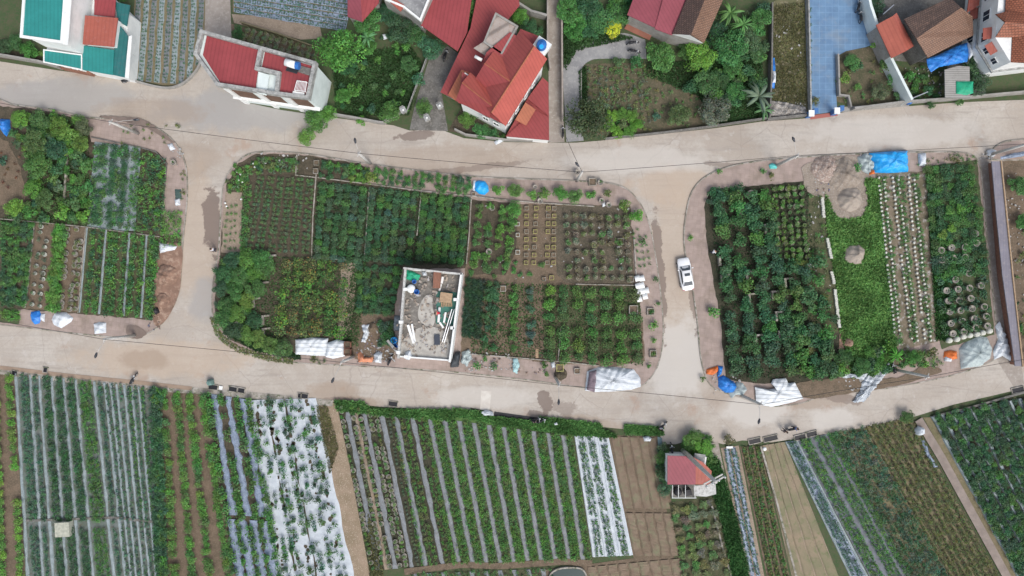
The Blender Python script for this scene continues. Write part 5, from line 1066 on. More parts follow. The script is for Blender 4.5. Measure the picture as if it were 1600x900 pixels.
# pond
tag(MB().sheet([(x, y, .07) for x, y, _ in WL(smooth_loop([(858, 905), (862, 893), (875, 888), (900, 887), (912, 892), (916, 905), (914, 940), (860, 940)]))]).build('pond', WATER), kind='structure')
wallthing('pond_rim', smooth_line([(857, 930), (858, 903), (863, 893), (876, 887), (900, 886), (912, 891), (917, 905), (916, 930)]), .2, .35, KERB, 'pale rounded rim round the dark pond at the bottom edge', 'pond rim')
o = sheet('net_cover', [(1027, 682), (1034, 684), (1035, 760), (1030, 740)], mat('net_green', (.17, .24, .25), (.13, .19, .2), 2), .12, None, 'long grey green net strip between the tilled field and the planted pots', 'net')

# drains along the bottom road
for i, (x, y, w, l) in enumerate([(23, 583, .7, 'leftmost square drain opening beside the bottom road'), (71, 578, .5, 'small square drain beside the bottom road at the far left'), (333, 605, 1.2, 'drain opening below the green net bin'), (364, 608, 1.1, 'drain opening right of the white drain board'), (377, 610, .9, 'drain opening next to the small white frame'), (468, 618, .4, 'narrow drain opening above the white film field'), (476, 619, .9, 'wide drain opening above the white film field'), (614, 631, 1.2, 'mossy drain opening right of the weeds'),
                                  (1250, 683, 1.5, 'left drain opening at the lower right verge'), (1268, 678, 1.4, 'right drain opening at the lower right verge'), (1179, 689, 1.6, 'left drain opening above the lane film'), (1204, 685, 1.9, 'drain opening above the fallow field'), (1590, 609, 1.6, 'drain opening at the far right verge')]):
    a = R(-8) if x < 1000 else R(13)
    d = root('drain', x, y, l, 'drain')
    MB().box(W(x, y, .085), (w, .62, .05), a).build('opening', BLACK, d)
    fr = MB(); c = W(x, y, .1); ca, sa = math.cos(a), math.sin(a)
    for dy in (-.36, .36): fr.box((c[0]-sa*dy, c[1]+ca*dy, .1), (w+.25, .1, .16), a)
    for dx in (-w/2-.06, w/2+.06): fr.box((c[0]+ca*dx, c[1]+sa*dx, .1), (.1, .66, .16), a)
    fr.build('rim', KERB, d)
tag(MB().box(W(345, 606, .2), (.5, .5, .06), R(-8)).build('white_board', WHITE), 'small white board lying between two drains of the bottom road', 'board')
long_d = strip('ditch', [(772, 646), (800, 650), (830, 654), (850, 657), (900, 664), (936, 666)], .55, BLACK, .09)
strip('ditch', [(735, 640), (752, 643), (770, 646)], .55, GREENSOIL, .09)

# ---------------------------------------------------------------- tarps, heaps, rubbish
def tarp(name, px, m, h, label, cat='tarp', seed=1, z0=.16, rag=.25, rings=9, group=None, wr=.12, prof=2.5):
    r = random.Random(seed); P = []
    for i in range(len(px)):
        a, b = px[i], px[(i+1) % len(px)]; L = math.hypot(b[0]-a[0], b[1]-a[1]); n = max(2, int(L/1.6))
        for k in range(n): P.append((a[0]+(b[0]-a[0])*k/n+r.uniform(-1, 1)*rag, a[1]+(b[1]-a[1])*k/n+r.uniform(-1, 1)*rag))
    wpnt = [Vector(W(x, y)[:2]) for x, y in P]; c = sum(wpnt, Vector((0, 0)))/len(wpnt); n = len(wpnt)
    b = MB(); ph = [r.uniform(0, 6) for _ in range(6)]
    for k in range(rings+1):
        f = (k/rings)**.8
        for p in wpnt:
            q = c+(p-c)*f
            wz = math.sin(q.x*3.1+q.y*1.7+ph[0])*math.sin(q.y*2.6-q.x*1.2+ph[1])+.6*math.sin(q.x*6.3-q.y*4.1+ph[2])+.5*math.sin(q.y*8.7+q.x*2.2+ph[3])+r.uniform(-.5, .5)
            z = z0+h*(1-f**prof)+wr*(wz*.5+.6)*(1 if k < rings else .15)
            b.v.append((q.x, q.y, max(z0+.01, z)))
    for k in range(rings):
        for i in range(n): b.f.append((k*n+i, k*n+(i+1) % n, (k+1)*n+(i+1) % n, (k+1)*n+i))
    o = b.build(name, m, None, True); return tag(o, label, cat, group)
tarp('blue_tarp', [(50, 487), (63, 485), (67, 495), (63, 505), (56, 507), (50, 500)], BLUE, .35, 'crumpled dark blue tarp on the lower left pink paving', seed=1)
tarp('white_bag', [(66, 490), (72, 490), (71, 503), (65, 500)], WHITETARP, .3, 'white bag touching the dark blue tarp on the lower left paving', 'bag', seed=2)
tarp('white_tarp', [(84, 494), (88, 488), (105, 488), (116, 497), (112, 503), (97, 513), (86, 508), (82, 500)], WHITETARP, .5, 'pale tarp heap right of the dark blue tarp on the lower left paving', seed=3)
tarp('white_tarp', [(148, 506), (156, 503), (167, 504), (167, 520), (149, 522)], WHITETARP, .4, 'squarish pale tarp on the paving near the fallen pole at the left', seed=4)
tarp('white_tarp', [(249, 379), (258, 380), (278, 385), (274, 391), (262, 393), (251, 396)], WHITETARP, .4, 'pale sheet above the red earth heap beside the left road', seed=5)
tarp('blue_tarp', [(3, 186), (17, 187), (18, 202), (12, 214), (5, 206)], BLUE, .8, 'blue tarp bundle at the left edge above the tan path', seed=6)
tarp('blue_tarp', [(741, 285), (748, 282), (757, 283), (763, 290), (764, 299), (757, 305), (748, 303), (741, 297)], CYAN, .6, 'bright blue tarp bundle on the top paving of the centre block', seed=7)
tarp('white_cloth', [(739, 282), (744, 282), (742, 300), (738, 298)], WHITETARP, .3, 'white cloth edge left of the bright blue bundle', 'cloth', seed=8)
tarp('white_film_heap', [(917, 580), (935, 573), (960, 573), (990, 577), (1000, 590), (1001, 604), (985, 609), (950, 612), (930, 612), (914, 610)], WHITETARP, .9, 'large white film heap covering the lower right corner of the centre block', seed=9, wr=.2)
tarp('purple_sheet', [(920, 580), (931, 577), (931, 595), (928, 612), (916, 608)], mat('mauve_sheet', (.22, .17, .20), (.15, .12, .14), 2), .5, 'mauve grey sheet lying at the left end of the large white film heap', 'sheet', seed=10, z0=.65)
tarp('blue_tarp', [(1121, 590), (1130, 586), (1146, 596), (1152, 604), (1146, 614), (1132, 613), (1122, 605)], BLUE, .8, 'blue tarp over a pile at the lower left corner of the right block', seed=11)
tarp('pale_sheet', [(1150, 596), (1160, 598), (1167, 608), (1160, 618), (1146, 616), (1142, 622), (1138, 614)], GREYTARP, .5, 'pale crumpled sheet right of the blue covered pile at the car road corner', 'sheet', seed=12)
tarp('orange_cloth', [(1103, 577), (1112, 574), (1121, 571), (1122, 580), (1112, 586), (1103, 584)], ORANGE, .4, 'orange cloth at the lower left corner of the right block', 'cloth', seed=13)
tarp('dark_blue_cloth', [(1121, 571), (1129, 572), (1127, 584), (1120, 590)], BLUE, .4, 'small dark blue cloth between the orange cloth and the blue pile', 'cloth', seed=14)
tarp('blue_tarp', [(1356, 240), (1390, 236), (1416, 235), (1417, 269), (1388, 271), (1364, 270), (1360, 258)], CYAN, 1.3, 'large bright blue tarp over a stack at the top of the white pot rows', seed=15, z0=.2, prof=4, wr=.15)
tarp('grey_green_tarp', [(1497, 545), (1505, 536), (1528, 524), (1541, 527), (1549, 545), (1546, 560), (1530, 572), (1500, 576)], GREYTARP, .9, 'big grey green tarp mound beside the upside down pots', seed=16, wr=.2)
tarp('white_film_pile', [(1553, 510), (1560, 502), (1570, 525), (1578, 550), (1577, 564), (1565, 556), (1552, 562), (1550, 548), (1558, 530)], WHITETARP, .4, 'torn white film strewn down the right hand lane end', 'plastic sheet', seed=17, wr=.25)
tarp('orange_bundle', [(1576, 500), (1581, 499), (1585, 512), (1585, 523), (1578, 524), (1574, 512)], ORANGE, .6, 'orange bundle against the long roofed wall', 'bundle', seed=18)
tarp('orange_bundle', [(1474, 549), (1484, 547), (1494, 549), (1494, 560), (1480, 564), (1473, 558)], ORANGE, .5, 'orange and white bundle left of the grey green tarp', 'bundle', seed=19)
tarp('white_cloth', [(1474, 556), (1486, 558), (1484, 565), (1474, 564)], WHITETARP, .5, 'white cloth under the orange bundle left of the grey green tarp', 'cloth', seed=20)
tarp('torn_white_film', [(1384, 566), (1388, 564), (1384, 584), (1360, 612), (1348, 628), (1332, 628), (1342, 610), (1346, 596), (1356, 584)], WHITEFILM, .25, 'long torn white film lying across the lower verge of the right block', 'plastic sheet', seed=21, wr=.3, rag=1.2)
tarp('torn_white_film', [(1307, 577), (1318, 583), (1345, 583), (1360, 582), (1346, 594), (1330, 588), (1318, 592)], WHITEFILM, .25, 'short torn white film left of the long one on the right block verge', 'plastic sheet', seed=22, wr=.25, rag=1.)
tarp('teal_cloth', [(1200, 258), (1206, 255), (1215, 259), (1212, 264), (1202, 264)], TEAL, .35, 'teal cloth beside the spreading plant at the top of the right block', 'cloth', seed=23)
tarp('white_sacks', [(1433, 240), (1444, 239), (1444, 260), (1434, 260)], WHITETARP, .5, 'stack of white sacks right of the large bright blue tarp', 'sacks', seed=24, prof=5)
tarp('clear_film_heap', [(1338, 246), (1350, 240), (1361, 242), (1364, 262), (1358, 274), (1346, 268), (1340, 258)], GREYTARP, .5, 'dirty clear film heap left of the large bright blue tarp', 'plastic sheet', seed=25, wr=.3)
tarp('orange_cloth', [(1356, 268), (1362, 266), (1363, 273), (1355, 274)], ORANGE, .4, 'small orange rag below the clear film heap', 'cloth', seed=26, z0=.5)
tarp('blue_tarp', [(1434, 100), (1455, 92), (1480, 80), (1497, 74), (1500, 90), (1496, 104), (1470, 109), (1453, 112), (1441, 120), (1436, 112)], BLUE, .5, 'deep blue tarp roof stretched below the old clay tiled house', seed=27, z0=2.0, wr=.15)
tarp('white_tarp', [(1494, 72), (1502, 78), (1505, 94), (1498, 101), (1497, 86)], WHITETARP, .3, 'white tarp end joined to the deep blue tarp roof', seed=28, z0=2.1)
tarp('green_tarp', [(1477, 135), (1503, 135), (1503, 153), (1492, 156), (1477, 154)], GREEN, .25, 'bright green sheet on the corrugated shelter', seed=29, z0=2.35, wr=.05)
tarp('blue_tarp', [(1201, 91), (1209, 90), (1211, 120), (1209, 139), (1202, 139)], BLUE, .6, 'narrow blue tarp standing along the left wall of the dry yard', seed=30)
tarp('white_patch', [(1203, 114), (1208, 114), (1208, 132), (1203, 132)], WHITETARP, .3, 'white strip lying on the narrow blue tarp of the dry yard', 'sheet', seed=31, z0=.85)
tarp('blue_film_roll', [(1548, 249), (1570, 243), (1598, 238), (1602, 243), (1580, 249), (1548, 253)], BLUEMULCH, .4, 'blue grey film roll lying at the head of the long roofed wall', 'plastic sheet', seed=32, z0=1.9, wr=.1)
tarp('white_heap', [(1541, 235), (1548, 233), (1556, 240), (1550, 246), (1540, 243)], WHITETARP, .5, 'white rubbish heap at the top end of the long roofed wall', 'rubbish', seed=33, wr=.3)
tarp('white_cover', [(1427, 670), (1432, 665), (1440, 667), (1441, 676), (1434, 680), (1428, 678)], WHITETARP, .9, 'white covered box at the head of the pink field path', 'box', seed=34, prof=5)
tarp('blue_cloth', [(1436, 682), (1442, 686), (1452, 712), (1464, 730), (1458, 730), (1444, 708)], BLUEMULCH, .2, 'blue grey cloth trail beside the pink field path', 'cloth', seed=35, rag=.8)
tarp('white_sack', [(1004, 682), (1012, 680), (1018, 684), (1016, 689), (1006, 689)], WHITETARP, .5, 'white sack at the head of the tilled field', 'sack', seed=36)
tarp('white_sack', [(864, 660), (870, 658), (872, 663), (866, 664)], WHITETARP, .4, 'white sack on the grassy bank above the middle field', 'sack', seed=37)
tarp('white_rubbish', [(752, 643), (760, 640), (770, 643), (772, 648), (758, 650), (752, 648)], WHITETARP, .35, 'white plastic caught in the ditch of the bottom road', 'rubbish', seed=38, wr=.3)
tarp('green_net_bin', [(327, 592), (335, 592), (336, 601), (328, 602), (325, 597)], mat('net_bin', (.17, .27, .25), (.12, .2, .18), 3), .9, 'round green net bin above a drain of the bottom road', 'bin', seed=39, prof=6, wr=.03)
tarp('black_cover', [(712, 549), (720, 549), (717, 573), (704, 574), (704, 566)], mat('charcoal_tarp', (.055, .065, .075), (.04, .045, .05), 2, rough=.6), 1.0, 'charcoal tarp slumped at the lower right corner of the shell', seed=40, prof=4)
tarp('grey_sheet', [(617, 492), (628, 494), (627, 517), (616, 517), (614, 508)], mat('grey_sheet', (.20, .23, .25), (.15, .17, .19), 2, rough=.5), .6, 'grey sheet leaning outside the left wall of the shell', 'sheet', seed=41, prof=5)
tarp('green_net', [(640, 422), (652, 425), (663, 431), (660, 438), (648, 439), (640, 436)], GREEN, .3, 'crumpled green net in the upper left corner of the shell', 'net', seed=42, z0=zt-.5, wr=.2)
tarp('white_bucket_cover', [(665, 426), (672, 425), (673, 431), (667, 432)], WHITETARP, .4, 'white bundle in the upper middle of the shell', 'bundle', seed=43, z0=zt-.5)
tarp('rubbish_bundle', [(640, 546), (648, 543), (651, 553), (646, 558), (640, 556)], WHITETARP, .5, 'bluish white sacks at the bottom left of the shell floor', 'sacks', seed=44, z0=zt-.5)
tarp('white_plastic', [(566, 508), (578, 506), (577, 520), (572, 535), (565, 534), (569, 521)], WHITETARP, .35, 'white plastic bags left of the brown rubbish', 'rubbish', seed=45, rag=.8, wr=.3)
tarp('orange_sacks', [(559, 551), (565, 549), (570, 558), (584, 558), (583, 566), (560, 566)], mat('faded_orange', (.68, .29, .16), (.52, .22, .13), 3, rough=.6), .5, 'faded orange sacks on the verge right of the white ribbed covers', 'sacks', seed=46, rag=.5, wr=.2)
tarp('blue_white_sacks', [(584, 554), (592, 548), (598, 552), (596, 567), (586, 566)], WHITETARP, .6, 'bluish white sacks next to the faded orange sacks', 'sacks', seed=47, rag=.5, wr=.25)
tarp('film_rubbish', [(722, 550), (734, 545), (738, 560), (730, 572), (720, 566)], GREYTARP, .4, 'crumpled grey film right of the shell corner', 'plastic sheet', seed=48, rag=1, wr=.3)
tarp('teal_film', [(801, 560), (808, 558), (812, 570), (808, 584), (801, 580)], mat('pale_teal', (.38, .58, .60), (.3, .46, .48), 3, rough=.4), .3, 'pale teal plastic sheet on the littered paving', 'plastic sheet', seed=49, rag=.8, wr=.2)
tarp('white_bag', [(860, 566), (866, 564), (868, 573), (862, 575)], WHITETARP, .3, 'white bag left of the dark soil heap paving box', 'bag', seed=50)
tarp('white_bag', [(900, 288), (900.1, 288), (1, 1)][:0] or [(940, 317), (945, 316), (946, 322), (941, 324)], WHITETARP, .3, 'white bag between the two brown pots of the centre block', 'bag', seed=51)
tarp('white_plastic', [(262, 226), (270, 224), (275, 233), (268, 236)], WHITETARP, .3, 'white plastic near the rounded corner of the left block', 'rubbish', seed=52)
tarp('white_bag', [(274, 312), (282, 310), (283, 321), (276, 322)], WHITETARP, .35, 'white bag on the left block pavement below the dark panel', 'bag', seed=53)
tarp('dark_mat', [(274, 296), (284, 296), (285, 311), (275, 311)], mat('dark_green_panel', (.06, .10, .09), rough=.6), .1, 'dark green sheet on the left block pavement', 'sheet', seed=54, wr=.03)
tarp('bag_black', [(240, 481), (248, 480), (251, 488), (245, 492)], BLACK, .5, 'black bag beside the red earth heap', 'bag', seed=55)
for x, y, s, m, l in [(240, 481, 2, WHITETARP, 'small white bag beside the black bag by the red earth'), (643, 108, 0, WHITETARP, ''), ]:
    if s: tarp('small_bag', [(x-s-2, y-s), (x-s+2, y-s-1), (x-1, y+s), (x-s-2, y+s)], m, .3, l, 'bag', seed=x)
tarp('white_bag', [(597, 55), (604, 53), (606, 61), (600, 63)], WHITETARP, .4, 'white bag in the leafy garden below the grey terrace house', 'bag', seed=60)
tarp('white_bag', [(779, 217), (786, 215), (787, 221), (775, 227), (772, 222)], WHITETARP, .4, 'white sack by the road in front of the gabled villa', 'bag', seed=61)
tarp('heap_litter', [(1204, 158), (1225, 160), (1258, 168), (1262, 180), (1200, 184)], mat('litter_mix', (.34, .32, .30), (.18, .16, .14), 4, c3=(.6, .6, .58), s3=7), .3, 'heap of pale rubble at the foot of the dry yard', 'rubble', seed=62, wr=.3)
# white corrugated sheets
def corr(name, px, label, z=.5, h=.35):
    r = MB(); n = 48; P = [Vector(W(*p)[:2]) for p in px]
    for j in range(n+1):
        f = j/n; a = P[0].lerp(P[3], f); b = P[1].lerp(P[2], f)
        for k in range(7):
            g_ = k/6; q = a.lerp(b, g_); r.v.append((q.x, q.y, z+h*math.sin(math.pi*g_)*.6+.05*math.cos(j*math.pi)))
    for j in range(n):
        for k in range(6): r.f.append((j*7+k, j*7+k+1, j*7+k+8, j*7+k+7))
    return tag(r.build(name, CORRW, None, False), label, 'corrugated sheet')
tarp('ribbed_sheet', [(463, 530), (488, 527), (514, 528), (513, 542), (511, 556), (486, 555), (463, 553)], CORRW, .45, 'left white ribbed sheet cover at the bottom of the centre block', 'cover', seed=71, z0=.4, prof=5, wr=.12)
tarp('ribbed_sheet', [(513, 535), (528, 530), (541, 533), (540, 556), (522, 560), (510, 557)], CORRW, .45, 'right white ribbed sheet cover, beside two brown crates', 'cover', seed=72, z0=.5, prof=5, wr=.12)
tarp('ribbed_sheet', [(1178, 604), (1200, 608), (1214, 605), (1203, 598), (1206, 592), (1226, 590), (1230, 598), (1240, 597), (1247, 610), (1253, 622), (1232, 629), (1204, 635), (1192, 633), (1180, 628)], CORRW, .5, 'large white ribbed sheet cover at the lower edge of the right block', 'cover', seed=73, z0=.4, prof=4, wr=.14)
for x, y, l in [(545, 538, 'upper'), (545, 549, 'lower')]:
    c = root('brown_crate', x, y, 'brown slatted crate right of the white ribbed covers, the %s one' % l, 'crate')
    b = MB(); w0 = W(x, y)
    for dx in (-.42, .42): b.box((w0[0]+dx, w0[1], .6), (.06, .9, .8))
    for dy in (-.42, .42): b.box((w0[0], w0[1]+dy, .6), (.9, .06, .8))
    b.build('sides', TERRA, c); MB().box((w0[0], w0[1], .5), (.8, .8, .5)).build('filling', BROWN, c)
# gravel heaps
def heap(name, px, py, r, h, m, label, seed=1, z0=.18):
    rr = random.Random(seed); P = [(px+math.cos(t*.314)*r*rr.uniform(.88, 1.08), py+math.sin(t*.314)*r*rr.uniform(.88, 1.08)) for t in range(20)]
    return tarp(name, P, m, h, label, 'heap', seed=seed, z0=z0, wr=.15, prof=1.3, rings=12)
heap('gravel_heap', 1327, 312, 20, 1.3, SANDPILE, 'large grey gravel heap at the top of the bright grass', 3)
heap('gravel_heap', 1334, 398, 17, 1.2, SANDPILE, 'lower round gravel heap in the middle of the bright grass', 4)
heap('earth_heap', 1316, 274, 28, 1.1, RUBBLE, 'broad grey earth heap above the gravel', 5)
heap('rubble_heap', 1288, 264, 22, 1.0, mat('rubble', (.34, .26, .22), (.26, .2, .17), 2, c3=(.6, .55, .5), s3=5, bump=1), 'pinkish rubble heap with white bits at the top of the right block', 6)
heap('red_earth_heap', 262, 430, 18, .8, REDSOIL, 'reddish earth heap at the right edge of the left block', 7)
heap('red_earth_heap', 256, 470, 12, .5, REDSOIL, 'smaller reddish earth heap just above the rounded corner', 8)
heap('brown_heap', 582, 512, 9, .6, BROWN, 'brown rubbish heap beside the white plastic bags', 9)
heap('dark_heap', 876, 584, 10, .5, BLACK if False else SOIL, 'dark soil heap on the littered paving left of the large white film', 10)
heap('red_earth_heap', 1324, 535, 8, .5, REDSOIL, 'small red earth heap below the white stone line', 11)
# stone line
for i, (pts, l) in enumerate([([(1284, 308), (1287, 340)], 'upper white stone line beside the bright grass'), ([(1292, 372), (1299, 404)], 'second white stone line beside the bright grass'), ([(1299, 424), (1303, 444)], 'third white stone line beside the bright grass'), ([(1304, 452), (1308, 485), (1311, 512)], 'longest white stone line beside the bright grass')]):
    b = MB()
    for (xa, ya), (xb, yb) in zip(pts[:-1], pts[1:]):
        n = int(math.hypot(xb-xa, yb-ya)/3)
        for k in range(n):
            f = (k+.5)/n; b.box(W(xa+(xb-xa)*f+rnd.uniform(-.5, .5), ya+(yb-ya)*f, .35), (.38, .26, .36), rnd.uniform(-.3, .3))
    tag(b.build('stone_row', POTW), l, 'stone row')
# scattered rubbish: countless small bits
def litter_stuff(name, areas, label):
    b = MB(); 
    for (x0, y0, x1, y1, n) in areas:
        for _ in range(n):
            x, y = rnd.uniform(x0, x1), rnd.uniform(y0, y1); s = rnd.uniform(.06, .22)
            b.box(W(x, y, .20+s*.2), (s*rnd.uniform(.6, 2), s, s*.5), rnd.uniform(0, 3), rnd.uniform(-.5, .5))
    return b
areas = [(556, 545, 616, 566, 60), (575, 500, 600, 545, 40), (727, 552, 800, 580, 55), (1274, 250, 1300, 285, 60), (1110, 585, 1160, 616, 25), (1340, 240, 1364, 270, 30), (1205, 160, 1258, 182, 40), (1212, 30, 1245, 60, 8), (1235, 70, 1255, 120, 5), (1395, 105, 1475, 150, 50), (1530, 238, 1556, 250, 18), (1575, 262, 1600, 560, 60), (1264, 300, 1300, 500, 45), (270, 230, 288, 260, 16), (630, 500, 700, 560, 0), (1310, 580, 1370, 612, 30), (736, 320, 990, 440, 60), (400, 240, 480, 270, 25)]
tag(litter_stuff('rubbish', areas, '').build('rubbish', mat('rubbish_bits', (.46, .46, .46), (.28, .27, .25), 3)), 'small scraps of pale rubbish scattered over plots and verges', 'rubbish', kind='stuff')
areas2 = [(556, 545, 616, 566, 40), (566, 500, 600, 545, 60), (727, 552, 860, 585, 50), (1274, 250, 1310, 300, 60), (1340, 240, 1364, 270, 20), (1395, 105, 1475, 150, 40), (1310, 520, 1335, 570, 20), (230, 495, 250, 520, 10), (1170, 690, 1180, 720, 5)]
tag(litter_stuff('debris', areas2, '').build('debris', mat('debris_bits', (.28, .19, .14), (.12, .09, .07), 3, c3=(.1, .16, .3), s3=2)), 'small brown scraps scattered among the pale rubbish', 'debris', kind='stuff')
b = MB()
for _ in range(230):
    x, y = rnd.uniform(630, 712), rnd.uniform(428, 556); x -= (y-428)*.12; s = rnd.uniform(.08, .3)
    b.box(W(x, y, zt-.42), (s*rnd.uniform(.6, 3), s, s*.4), rnd.uniform(0, 3))
tag(b.build('building_scraps', mat('scraps', (.40, .34, .28), (.15, .12, .1), 2, c3=(.5, .52, .55), s3=1.5)), 'building scraps scattered on the shell floor', 'debris', kind='stuff')

# ---------------------------------------------------------------- pots
def pot_proto(kind, m, r):
    if kind == 'ring': prof = [(r*.75, 0), (r, .45), (r*1.02, .5), (r*.86, .5), (r*.82, .42)]
    else: prof = [(r*.7, 0), (r, .42), (r*1.05, .5), (r*.85, .5), (r*.82, .4)]
    return prof
def make_pot_root(name, x, y, r, label, group, z0, m, rz=0, h=.45, cat='pot', up=False):
    rt = empty(name, (W(x, y)[0], W(x, y)[1], z0), label, cat, group)
    return rt
PC = {}
def pots_flush():
    for key in [k for k in SP if k.startswith('@')]:
        lst = SP.pop(key); name = key[1:]
        for (x, y, r, label, group, z0, m) in lst:
            rm = r*S; px_, py_, _ = W(x, y, z0+.4); ck = (name, m.name if m else '', round(rm, 2))
            if ck not in PC:
                if name == 'square_planter':
                    b = MB(); s = rm
                    for d in (-1, 1): b.box((d*s*.9, 0, .2), (s*.2, s*2, .4)); b.box((0, d*s*.9, .2), (s*1.6, s*.2, .398))
                    me1 = bpy.data.meshes.new('sides'); me1.from_pydata(b.v, [], b.f); me1.materials.append(m)
                    b = MB().box((0, 0, .14), (s*1.6, s*1.6, .26)); me2 = bpy.data.meshes.new('filling'); me2.from_pydata(b.v, [], b.f); me2.materials.append(BROWN); PC[ck] = [('sides', me1), ('filling', me2)]
                elif name == 'ring_pot':
                    me1 = cyl_mesh('rim', [(rm*.8, 0), (rm*.97, .5), (rm, .6), (rm*.86, .6), (rm*.84, .5)], mat('ring_rim', (.36, .33, .29), (.26, .24, .21), 4), 20)
                    b = MB().lathe([(rm*.5, .1), (rm*.84, .48), (rm*.3, .5)], (0, 0, 0), 16); me2 = bpy.data.meshes.new('filling'); me2.from_pydata(b.v, [], b.f); me2.materials.append(SOIL); PC[ck] = [('rim', me1), ('filling', me2), ('plant', CM['pottuft'][0])]
                elif name == 'round_pot':
                    PC[ck] = [('', cyl_mesh(name, [(rm, 0), (rm*.95, .35), (rm*.8, .55), (rm*.3, .6)], POTW, 16))]
                else:
                    PC[ck] = [('', cyl_mesh(name, [(rm*.75, 0), (rm, .22), (rm*1.05, .26), (rm*.5, .3)], m or WHITE, 9))]
            parts = PC[ck]
            if len(parts) == 1:
                o = bpy.data.objects.new(name, parts[0][1]); COL.objects.link(o); o.location = (px_, py_, z0)
                tag(o, label, {'grow_pot': 'pot', 'flower_pot': 'pot', 'round_pot': 'pot'}.get(name, 'pot'), group)
            else:
                rt = empty(name, (px_, py_, z0), label, 'planter', group)
                for pn, me in parts:
                    if pn == 'plant' and rnd.random() < .45: continue
                    o = bpy.data.objects.new(pn, me); COL.objects.link(o); o.parent = rt
                    if pn == 'plant': k = rm*rnd.uniform(.35, .7); o.scale = (k, k, k); o.location = (rnd.uniform(-.1, .1), rnd.uniform(-.1, .1), .45); o.color = (*MID, 1)

# separate special pots and planters
SP.setdefault('@square_planter', [])
for x, y, r, l, m in [(926, 284, 6, 'large square stone planter beside the hexagonal pot at the top road', KERB), (494, 254, 4, 'upper square frame planter on the sandy patch', KERB), (493, 267, 4, 'lower square frame planter on the sandy patch', KERB), (809, 350, 3, 'upper pale square block between shrubs and yellow planters', POTW), (809, 367, 3, 'middle pale square block between shrubs and yellow planters', POTW), (809, 394, 3.4, 'lower pale square block between shrubs and yellow planters', POTW),
                      (970, 377, 5, 'square grey planter in the sparse potted grid', KERB), (985, 436, 5, 'dark square planter beside the white pots', KERB), (875, 575, 5.5, 'yellowish square planter on the littered paving', YELPOT), (902, 580, 4.5, 'small square planter left of the large white film', KERB), (990, 484, 7, 'wide square frame planter left of the right pavement', KERB), (923, 305, 5, 'square box planter on the top paving of the centre block', KERB), (1402, 567, 6, 'square stone frame with red soil at the foot of the white pot rows', KERB), (740, 303, 3, 'small square planter under the bright blue bundle', KERB),
                      (786, 451, 4.5, 'square planter at the head of the shrub file', KERB), (684, 362, 3, 'square frame in the right orchard third', KERB), (681, 402, 3, 'lower square frame in the right orchard third', KERB), (1017, 487, 5.5, 'square pale box with bush on the right pavement', KERB), (1021, 553, 5.5, 'square pale box near the large white film', KERB),
                      (850, 436, 3, 'square pot above the littered plot', KERB), (862, 434, 3.5, 'round edged square pot above the littered plot', YELPOT)]:
    SP['@square_planter'].append((x, y, r, l, None, ZB, m))
SP.setdefault('@ring_pot', [])
for x, y, r, l in [(938, 285, 4.5, 'hexagonal pot right of the large square stone planter'), (940, 314, 4.5, 'left reddish pot on the upper right paving of the centre block'), (951, 320, 4.5, 'right reddish pot on the upper right paving of the centre block'), (764, 393, 4.8, 'pale rimmed pot in the shrub plot left of the yellow planters'), (271, 254, 4.5, 'pale rimmed pot near the red rubbish on the left block'), (844, 314, 4.5, 'grey metal ring pot behind the pavement trees'), (836, 292, 3.5, 'flat stone ring between two pavement trees'), (769, 325, 4.5, 'brown pot in front of the pavement trees'), (902, 269, 4, 'small round dirt ring on the road below the upper pole')]:
    SP['@ring_pot'].append((x, y, r, l, None, ZB, POTM))
# light square blocks of the dark orchard
for x, y, l in [(1157, 334, 'at the head of the second orchard column'), (1195, 358, 'in the third orchard column'), (1124, 408, 'near the fence gap'), (1128, 437, 'at the left end of the fourth orchard row'), (1166, 431, 'in the middle of the orchard'), (1226, 442, 'in the third column below the middle'), (1170, 466, 'below the middle divider'), (1212, 494, 'lower in the third column'), (1180, 530, 'beside the lower middle trees'), (1217, 524, 'right of the lower middle trees'), (1148, 566, 'at the lower left end'), (1206, 462, 'above the ring pots'), (421, 406, 'at the edge of the wild trees'), (410, 448, 'left of the coloured shrubs'), (396, 473, 'above the hollow of the wild trees'), (411, 500, 'in the lower wild trees'), (412, 520, 'near the verge of the wild trees')]:
    p = root('corner_planter', x, y, 'pale grey L shaped stone frame '+l, 'planter'); z = .75 if x > 1000 else .5
    MB().box(W(x, y, z/2+.1), (.30, 1.35, z), R(4)).build('long_side', KERB, p); c = W(x, y, z/2+.1); MB().box((c[0]+.55, c[1]+.6, c[2]), (.8, .25, z-.02), R(4)).build('short_side', KERB, p)
# white cylinder pots stacked on their sides
for i, (x, y) in enumerate([(996, 435), (1003, 435), (997, 447), (1003, 446), (997, 457), (1003, 455), (1010, 454), (999, 467), (1008, 463)]):
    p = root('white_cylinder_pot', x, y, 'white cylinder pot lying on its side beside the right pavement of the centre block', 'pot', 'white pots lying on their sides')
    c = W(x, y, .45); c = Vector((c[0], c[1], .5)); d = Vector((math.cos(R(15)), math.sin(R(15)), .25)).normalized()
    MB().tube([c-d*.34, c+d*.34], [.40, .44], 16).build('body', WHITE, p, False); MB().tube([c-d*.36, c-d*.345], [.33, .33], 14).build('opening', BLACK, p)

